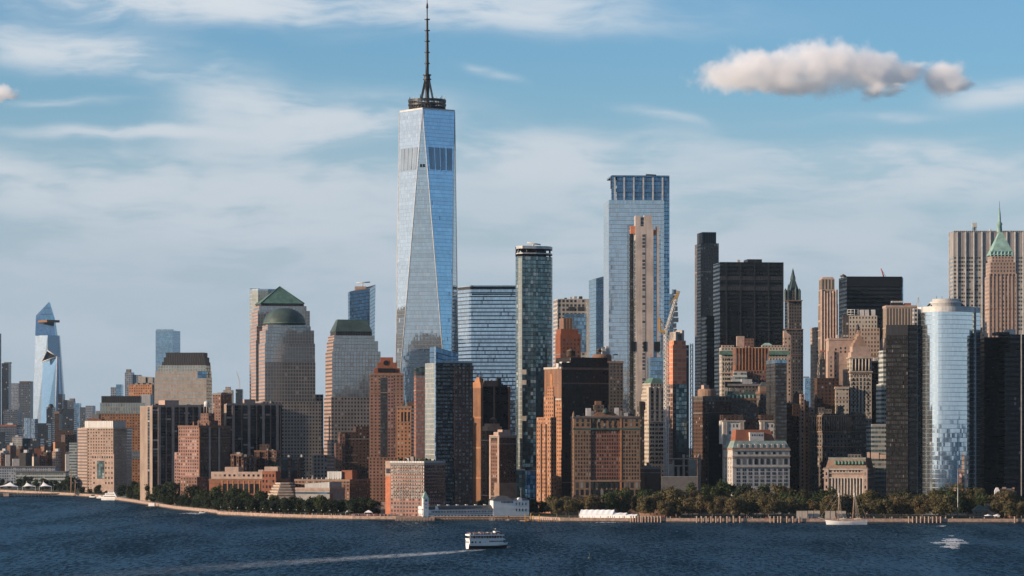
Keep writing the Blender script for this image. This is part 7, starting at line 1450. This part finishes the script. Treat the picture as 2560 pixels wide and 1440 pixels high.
# ---------------------------------------------------------------- boats
def hull(m, L, Bm, zk, zd, mat, sheer=.8, stern=.75, n=16, zw=None, mat2=None):
    """boat hull, bow towards +x: lofted sections from stern to bow"""
    S = []
    for i in range(n+1):
        t = i/n; x = -L/2+L*t; bw = Bm/2*(stern+(1-stern)*min(1, t*2.5))*(1-max(0, (t-.62)/.38)**2.0); zz = zd+sheer*(2*t-1)**2*(1.3 if t > .5 else .5)
        S.append([(x, 0, zk), (x, -bw*.72, zk+.25), (x+(t**3)*.6, -bw*.96, zk*.3+zz*.7), (x+(t**3)*1.2, -bw, zz), (x+(t**3)*1.2, bw, zz), (x+(t**3)*.6, bw*.96, zk*.3+zz*.7), (x, bw*.72, zk+.25)])
    for a, b2 in zip(S, S[1:]):
        for k in range(7):
            j = (k+1) % 7; m.face([a[k], b2[k], b2[j], a[j]], (mat2 if mat2 and k in (0, 6, 1, 5) and k != 3 else mat), smooth=False)
    m.face(list(reversed(S[0])), mat)
Y = ywater(1372); aa = R(20); root = thing('ferry', 'white three-deck sightseeing ferry with passengers on its open top deck', 'ferry', (wx(1217, Y), Y+4, .9), aa)
L, W = 25.0, 7.6
m = MB(); hull(m, L, W, -1.7, 2.0, 'white_paint', .5, .8, mat2=MATS['black_panel']); m.build('hull', root)
m = MB(); m.box(-L/2+.3, L/2-3.2, -W/2+.25, W/2-.25, 1.9, 4.5, 'white_paint'); m.build('lower_cabin', root)
m = MB(); m.box(-L/2+.1, L/2-2.0, -W/2, W/2, 4.5, 4.75, 'white_paint'); m.build('middle_deck', root)
m = MB(); m.box(-L/2+1.2, L/2-4, -W/2+.9, W/2-.9, 4.75, 6.9, 'steel_dark'); m.build('middle_cabin', root)
m = MB(); m.box(-L/2+.1, L/2-2.6, -W/2, W/2, 6.9, 7.2, 'white_paint'); m.build('upper_deck', root)
m = MB(); 
for z in (5.25, 7.7): m.box(-L/2+.15, L/2-2.8, -W/2-.03, -W/2+.05, z-.45, z+(.15 if z < 6 else -.1), 'white_paint'); m.box(-L/2+.08, -L/2+.18, -W/2, W/2, z-.45, z+.15, 'white_paint' if z < 7 else 'fabric_white')
m.build('railing', root)
for k in range(13): m = MB(); m.tube((-L/2+.5+k*1.7, -W/2+.12, 4.7), (-L/2+.5+k*1.7, -W/2+.12, 6.95), .09, .09, 'white_paint', 5, False); m.build('deck_post', root)
LC = [o for o in root.children if o.name.startswith('lower_cabin')][0]
def fwin(x, z, w, h, y=None):
    m = MB(); m.box(x-w/2, x+w/2, (y or -W/2+.25)-.05, (y or -W/2+.25)+.02, z-h/2, z+h/2, pane_mat()); m.build('window', LC)
for k in range(11): fwin(.6+k*.85, 3.5, .62, .8)
for x, w in ((-10.5, 1.4), (-8.4, .9), (-5.6, 1.3), (-3.2, .35), (-2.3, .35)): fwin(x, 3.1, w, 1.0 if w > .5 else .4)
for y in (-1.9, .2, 2.0): m = MB(); m.box(-L/2+.22, -L/2+.32, y-.5, y+.5, 2.6, 3.6, pane_mat()); m.build('window', LC)
m = MB(); m.box(4.6, 7.6, -2.0, 2.0, 7.2, 9.6, 'white_paint', 'roof_white'); o = m.build('wheelhouse', root); m = MB(); m.box(5.2, 7.68, -2.05, 2.05, 8.5, 9.2, pane_mat()); m.build('window', o); m = MB(); m.box(.2, 2.8, -1.3, 1.3, 7.2, 9.0, 'stone_pale', 'roof_white'); m.build('funnel_casing', root); m = MB(); m.box(-5, -2.4, -1, 1, 8.9, 9.15, 'roof_white'); bars(m, [((-4.8, -.9, 7.2), (-4.8, -.9, 9)), ((-2.6, -.9, 7.2), (-2.6, -.9, 9)), ((-4.8, .9, 7.2), (-4.8, .9, 9)), ((-2.6, .9, 7.2), (-2.6, .9, 9))], .06, 'steel_white'); m.build('canopy', root)
m = MB(); m.tube((5.6, 0, 9.5), (5.4, 0, 15.2), .14, .06, 'steel_dark', 6); bars(m, [((5.5, -1.2, 12.2), (5.5, 1.2, 12.2)), ((5.5, 0, 12.6), (7.6, 0, 9.6)), ((5.5, 0, 13), (3.4, 0, 9)), ((4.6, 0, 13.8), (5.5, 0, 12.4))], .07, 'steel_dark'); m.tube((5.5, 0, 10.6), (5.5, 0, 11.2), .45, .35, 'steel_white', 8); m.build('mast', root); m = MB(); m.tube((L/2-2.6, 0, 5.5), (L/2-2.2, 0, 9.2), .06, .05, 'steel_white', 5); m.build('jackstaff', root)
m = MB(); cr = random.Random(9)
rt = Matrix.Translation(root.location) @ Matrix.Rotation(aa, 4, 'Z')
for k in range(230):
    top = k < 175; p = rt @ Vector((cr.uniform(-L/2+.5, L/2-4.5 if top else L/2-3), cr.uniform(-W/2+.35, W/2-.4) if top else -W/2+cr.uniform(.3, .8), 7.2 if top else 4.75)); person_blob(m, p.x, p.y, p.z, cr.uniform(1.5, 1.85), cr.choice(CLO), SKIN)
tag(m.build('crowd'), 'crowd of passengers standing on the decks of the white ferry', 'crowd', kind='stuff')
# schooner
Y = ywater(1311.5); root = thing('schooner', 'white two-masted schooner with sails furled moored by the sea wall', 'sailing ship', (wx(2117, Y), Y+1, 0), math.pi+R(4)); X = lambda px: -(wx(px, Y)-wx(2117, Y)); Z = lambda py: wz(py, Y)
m = MB(); hull(m, 31, 6.4, -.8, 2.5, 'white_paint', .9, .5); m.build('hull', root); m = MB(); m.tube((14.6, 0, 3.6), (X(2045), 0, 5.4), .25, .12, 'steel_white', 6); m.build('bowsprit', root); m = MB(); m.box(-9, 3, -1.4, 1.4, 2.4, 3.3, 'timber', 'stone_pale'); m.build('deck_house', root)
for px, px2, y in ((2095, 2099, 1213), (2132, 2138, 1210)):
    m = MB(); m.tube((X(px), 0, 2), (X(px)+(X(px2)-X(px))*.62, 0, Z(1242)), .36, .30, 'timber', 8); m.tube((X(px)+(X(px2)-X(px))*.62, 0, Z(1243)), (X(px)+(X(px2)-X(px))*.75, 0, Z(1232)), .42, .30, 'white_paint', 8); m.tube((X(px)+(X(px2)-X(px))*.75, 0, Z(1232)), (X(px2), 0, Z(y)), .24, .1, 'timber', 8); m.build('mast', root)
for q0, q1 in ((2098, 2130), (2134, 2172)): m = MB(); m.tube((X(q0), 0, 4.2), (X(q1), 0, 4.7), .42, .3, 'stone_pale', 8); m.build('furled_sail', root)
m = MB(); bars(m, [((X(2136), 0, Z(1230)), (X(q), s, 2.6)) for q in (2141, 2146, 2152) for s in (-2.6, 2.6)]+[((X(2097), 0, Z(1232)), (X(q), s, 2.6)) for q in (2101, 2106) for s in (-2.6, 2.6)]+[((X(2137), 0, Z(1222)), (X(2168), 0, 4.5)), ((X(2098), 0, Z(1222)), (X(2050), 0, 5.0)), ((X(2097), 0, Z(1238)), (X(2062), 0, 3.8)), ((X(2098), 0, Z(1222)), (X(2133), 0, Z(1232)))], .05, 'stone_pale', 3); m.build('rigging', root)
# yacht and smaller craft at the left embankment
Y = shore_y(284)-5; root = thing('motor_yacht', 'white multi-deck motor yacht moored at the left embankment', 'yacht', (wx(284, Y), Y, 0), R(-18)); m = MB(); hull(m, 26, 6.5, -.6, 3.0, 'white_paint', .8, .8); m.build('hull', root)
for k, (a, c, z0, z1, w) in enumerate(((-11, 5, 2.9, 5.2, 5.6), (-9, 3.5, 5.2, 7.3, 4.8), (-6, 2, 7.3, 9.0, 3.6))): m = MB(); m.prism([(a, -w/2), (c, -w/2), (c, w/2), (a, w/2)], z0, z1, 'white_paint', 'roof_white', top=[(a+.4, -w/2+.2), (c-1.2, -w/2+.2), (c-1.2, w/2-.2), (a+.4, w/2-.2)]); o = m.build('cabin', root); m = MB(); m.box(a+1, c-1.6, -w/2-.05, -w/2+.25, z0+.8, z0+1.5, pane_mat()); m.build('window_band', o)
m = MB(); m.tube((-2, 0, 9), (-2.3, 0, 13), .2, .08, 'white_paint', 6); m.lathe([(0, 10), (.6, 10.4), (0, 11)], 'white_paint', 8, -1, 0); m.build('mast', root)
for px, lab in ((252, 'small white motorboat left of the motor yacht'), (234, 'small dark-topped motorboat, leftmost beside the embankment')):
    Y = shore_y(px)-4; root = thing('motorboat', lab, 'boat', (wx(px, Y), Y, 0), R(-15)); m = MB(); hull(m, 9, 3, -.4, 1.4, 'white_paint', .5, .85); m.build('hull', root); m = MB(); m.prism([(-2.5, -1.1), (1.5, -1.1), (1.5, 1.1), (-2.5, 1.1)], 1.3, 2.9, 'white_paint' if px > 240 else 'steel_dark', 'roof_white', top=[(-2.3, -1), (.5, -1), (.5, 1), (-2.3, 1)]); m.build('cabin', root)
Y = shore_y(395)-5; root = thing('floating_dock', 'dark floating dock with a white booth off the left embankment', 'dock', (wx(395, Y), Y, 0), R(-14)); m = MB(); m.box(-11, 11, -3, 3, .1, .9, 'timber_dark'); m.build('deck', root); m = MB(); m.box(-9, -3, -1.5, 1.5, .9, 3.6, 'white_paint', 'roof_white'); m.build('booth', root); m = MB(); m.box(2, 10, -1.5, 1.5, 3.0, 3.3, 'roof_dark'); bars(m, [((x, y, .9), (x, y, 3)) for x in (2.3, 9.7) for y in (-1.3, 1.3)], .09, 'steel_dark'); m.build('shelter', root)
root = thing('motorboat', 'tiny speedboat at the head of the splash off the left embankment', 'boat', (wx(508, ywater(1283)), ywater(1283), 0), 0); m = MB(); hull(m, 7, 2.4, -.3, 1.1, 'white_paint', .4, .85); m.build('hull', root); m = MB(); m.box(-1.5, .8, -.8, .8, 1, 1.8, 'steel_dark'); m.build('console', root)
Y = ywater(1396); root = thing('buoy', 'small green channel buoy floating right of the ferry', 'buoy', (wx(1474, Y), Y, 0)); m = MB(); m.lathe([(0, -.5), (1.1, -.3), (1.1, .5), (.5, .8), (0, .9)], 'copper_dark', 12); m.build('float', root); m = MB(); m.tube((0, 0, .7), (0, 0, 3.4), .35, .15, 'copper_dark', 6); m.build('mark', root)

# ---------------------------------------------------------------- cumulus cloud, six kilometres off, above the haze
def cumulus(label, Y, cxp, cyp, lumps, dens, depth, seed):
    k = Y/F; root_loc = (wx(cxp, Y), Y, wz(cyp, Y))
    m0 = bpy.data.materials.new('cloud'); m0.use_nodes = True; T = NT(m0.node_tree); T.n.clear(); out = T.node('ShaderNodeOutputMaterial')
    g = T.node('ShaderNodeTexCoord').outputs['Object']
    wn = T.node('ShaderNodeTexNoise'); T.l.new(T.v('ADD', g, (seed, 0, 0)), wn.inputs['Vector']); wn.inputs['Scale'].default_value = .016; wn.inputs['Detail'].default_value = 4
    gw = T.v('ADD', g, T.v('SCALE', T.v('SUBTRACT', wn.outputs[1], (.5, .5, .5)), scale=44.0))
    f = None; x0 = x1 = z0 = z1 = 0
    for (px, py, rx, rz) in lumps:
        c = ((px-cxp)*k, 0, (cyp-py)*k)
        q = T.v('LENGTH', T.v('MULTIPLY', T.v('SUBTRACT', gw, c), (1/(rx*k), 1/depth, 1/(rz*k))))
        e = T.m('SUBTRACT', 1.0, q); f = e if f is None else T.m('SMOOTH_MAX', f, e, .12)
        x0 = min(x0, c[0]-rx*k-30); x1 = max(x1, c[0]+rx*k+30); z0 = min(z0, c[2]-rz*k-18); z1 = max(z1, c[2]+rz*k+18)
    n = T.noise(T.v('ADD', g, (seed, 0, 0)), .028, 7, .68)
    f = T.m('ADD', f, T.m('MULTIPLY', T.m('SUBTRACT', n, .55), 1.9))
    vs = T.node('ShaderNodeVolumeScatter'); vs.inputs['Color'].default_value = (.99, .99, .99, 1); vs.inputs['Anisotropy'].default_value = 0
    T.l.new(T.m('MULTIPLY', T.remap(f, -.02, .5), dens), vs.inputs['Density']); T.l.new(vs.outputs[0], out.inputs['Volume'])
    MATS['cloud'+str(seed)] = m0; m = MB(); m.box(x0, x1, -depth-30, depth+30, z0, z1, 'cloud'+str(seed)); o = m.build('cloud', None, root_loc)
    return tag(o, label, 'cloud', kind='thing')
cumulus('grey-bellied cumulus cloud with a small detached puff at upper right', 6000, 2080, 175, [(1850, 184, 130, 40), (1950, 172, 165, 60), (2075, 164, 165, 76), (2165, 174, 130, 62), (2240, 184, 90, 36), (1960, 206, 230, 34), (2362, 197, 62, 50), (2288, 176, 50, 14), (2395, 214, 50, 16), (2185, 228, 44, 18), (2235, 226, 40, 9)], .026, 95, 0)
cumulus('small grey cumulus puff cut by the left edge of the photo', 6000, 10, 232, [(0, 232, 55, 24), (30, 238, 35, 12)], .045, 40, 300)

# ---------------------------------------------------------------- the air: haze from the near water to beyond the far towers
HAZE = 6.5e-6
hm = bpy.data.materials.new('haze'); hm.use_nodes = True; T = NT(hm.node_tree); T.n.clear(); o = T.node('ShaderNodeOutputMaterial'); pv = T.node('ShaderNodeVolumePrincipled')
pv.inputs['Color'].default_value = (.62, .82, 1.0, 1); pv.inputs['Density'].default_value = HAZE; pv.inputs['Anisotropy'].default_value = .0; T.l.new(pv.outputs[0], o.inputs['Volume'])
m = MB(); MATS['haze'] = hm; m.box(-14100, 14100, -14100, 14100, -3.5, 640, 'haze'); tag(m.build('haze'), kind='stuff')
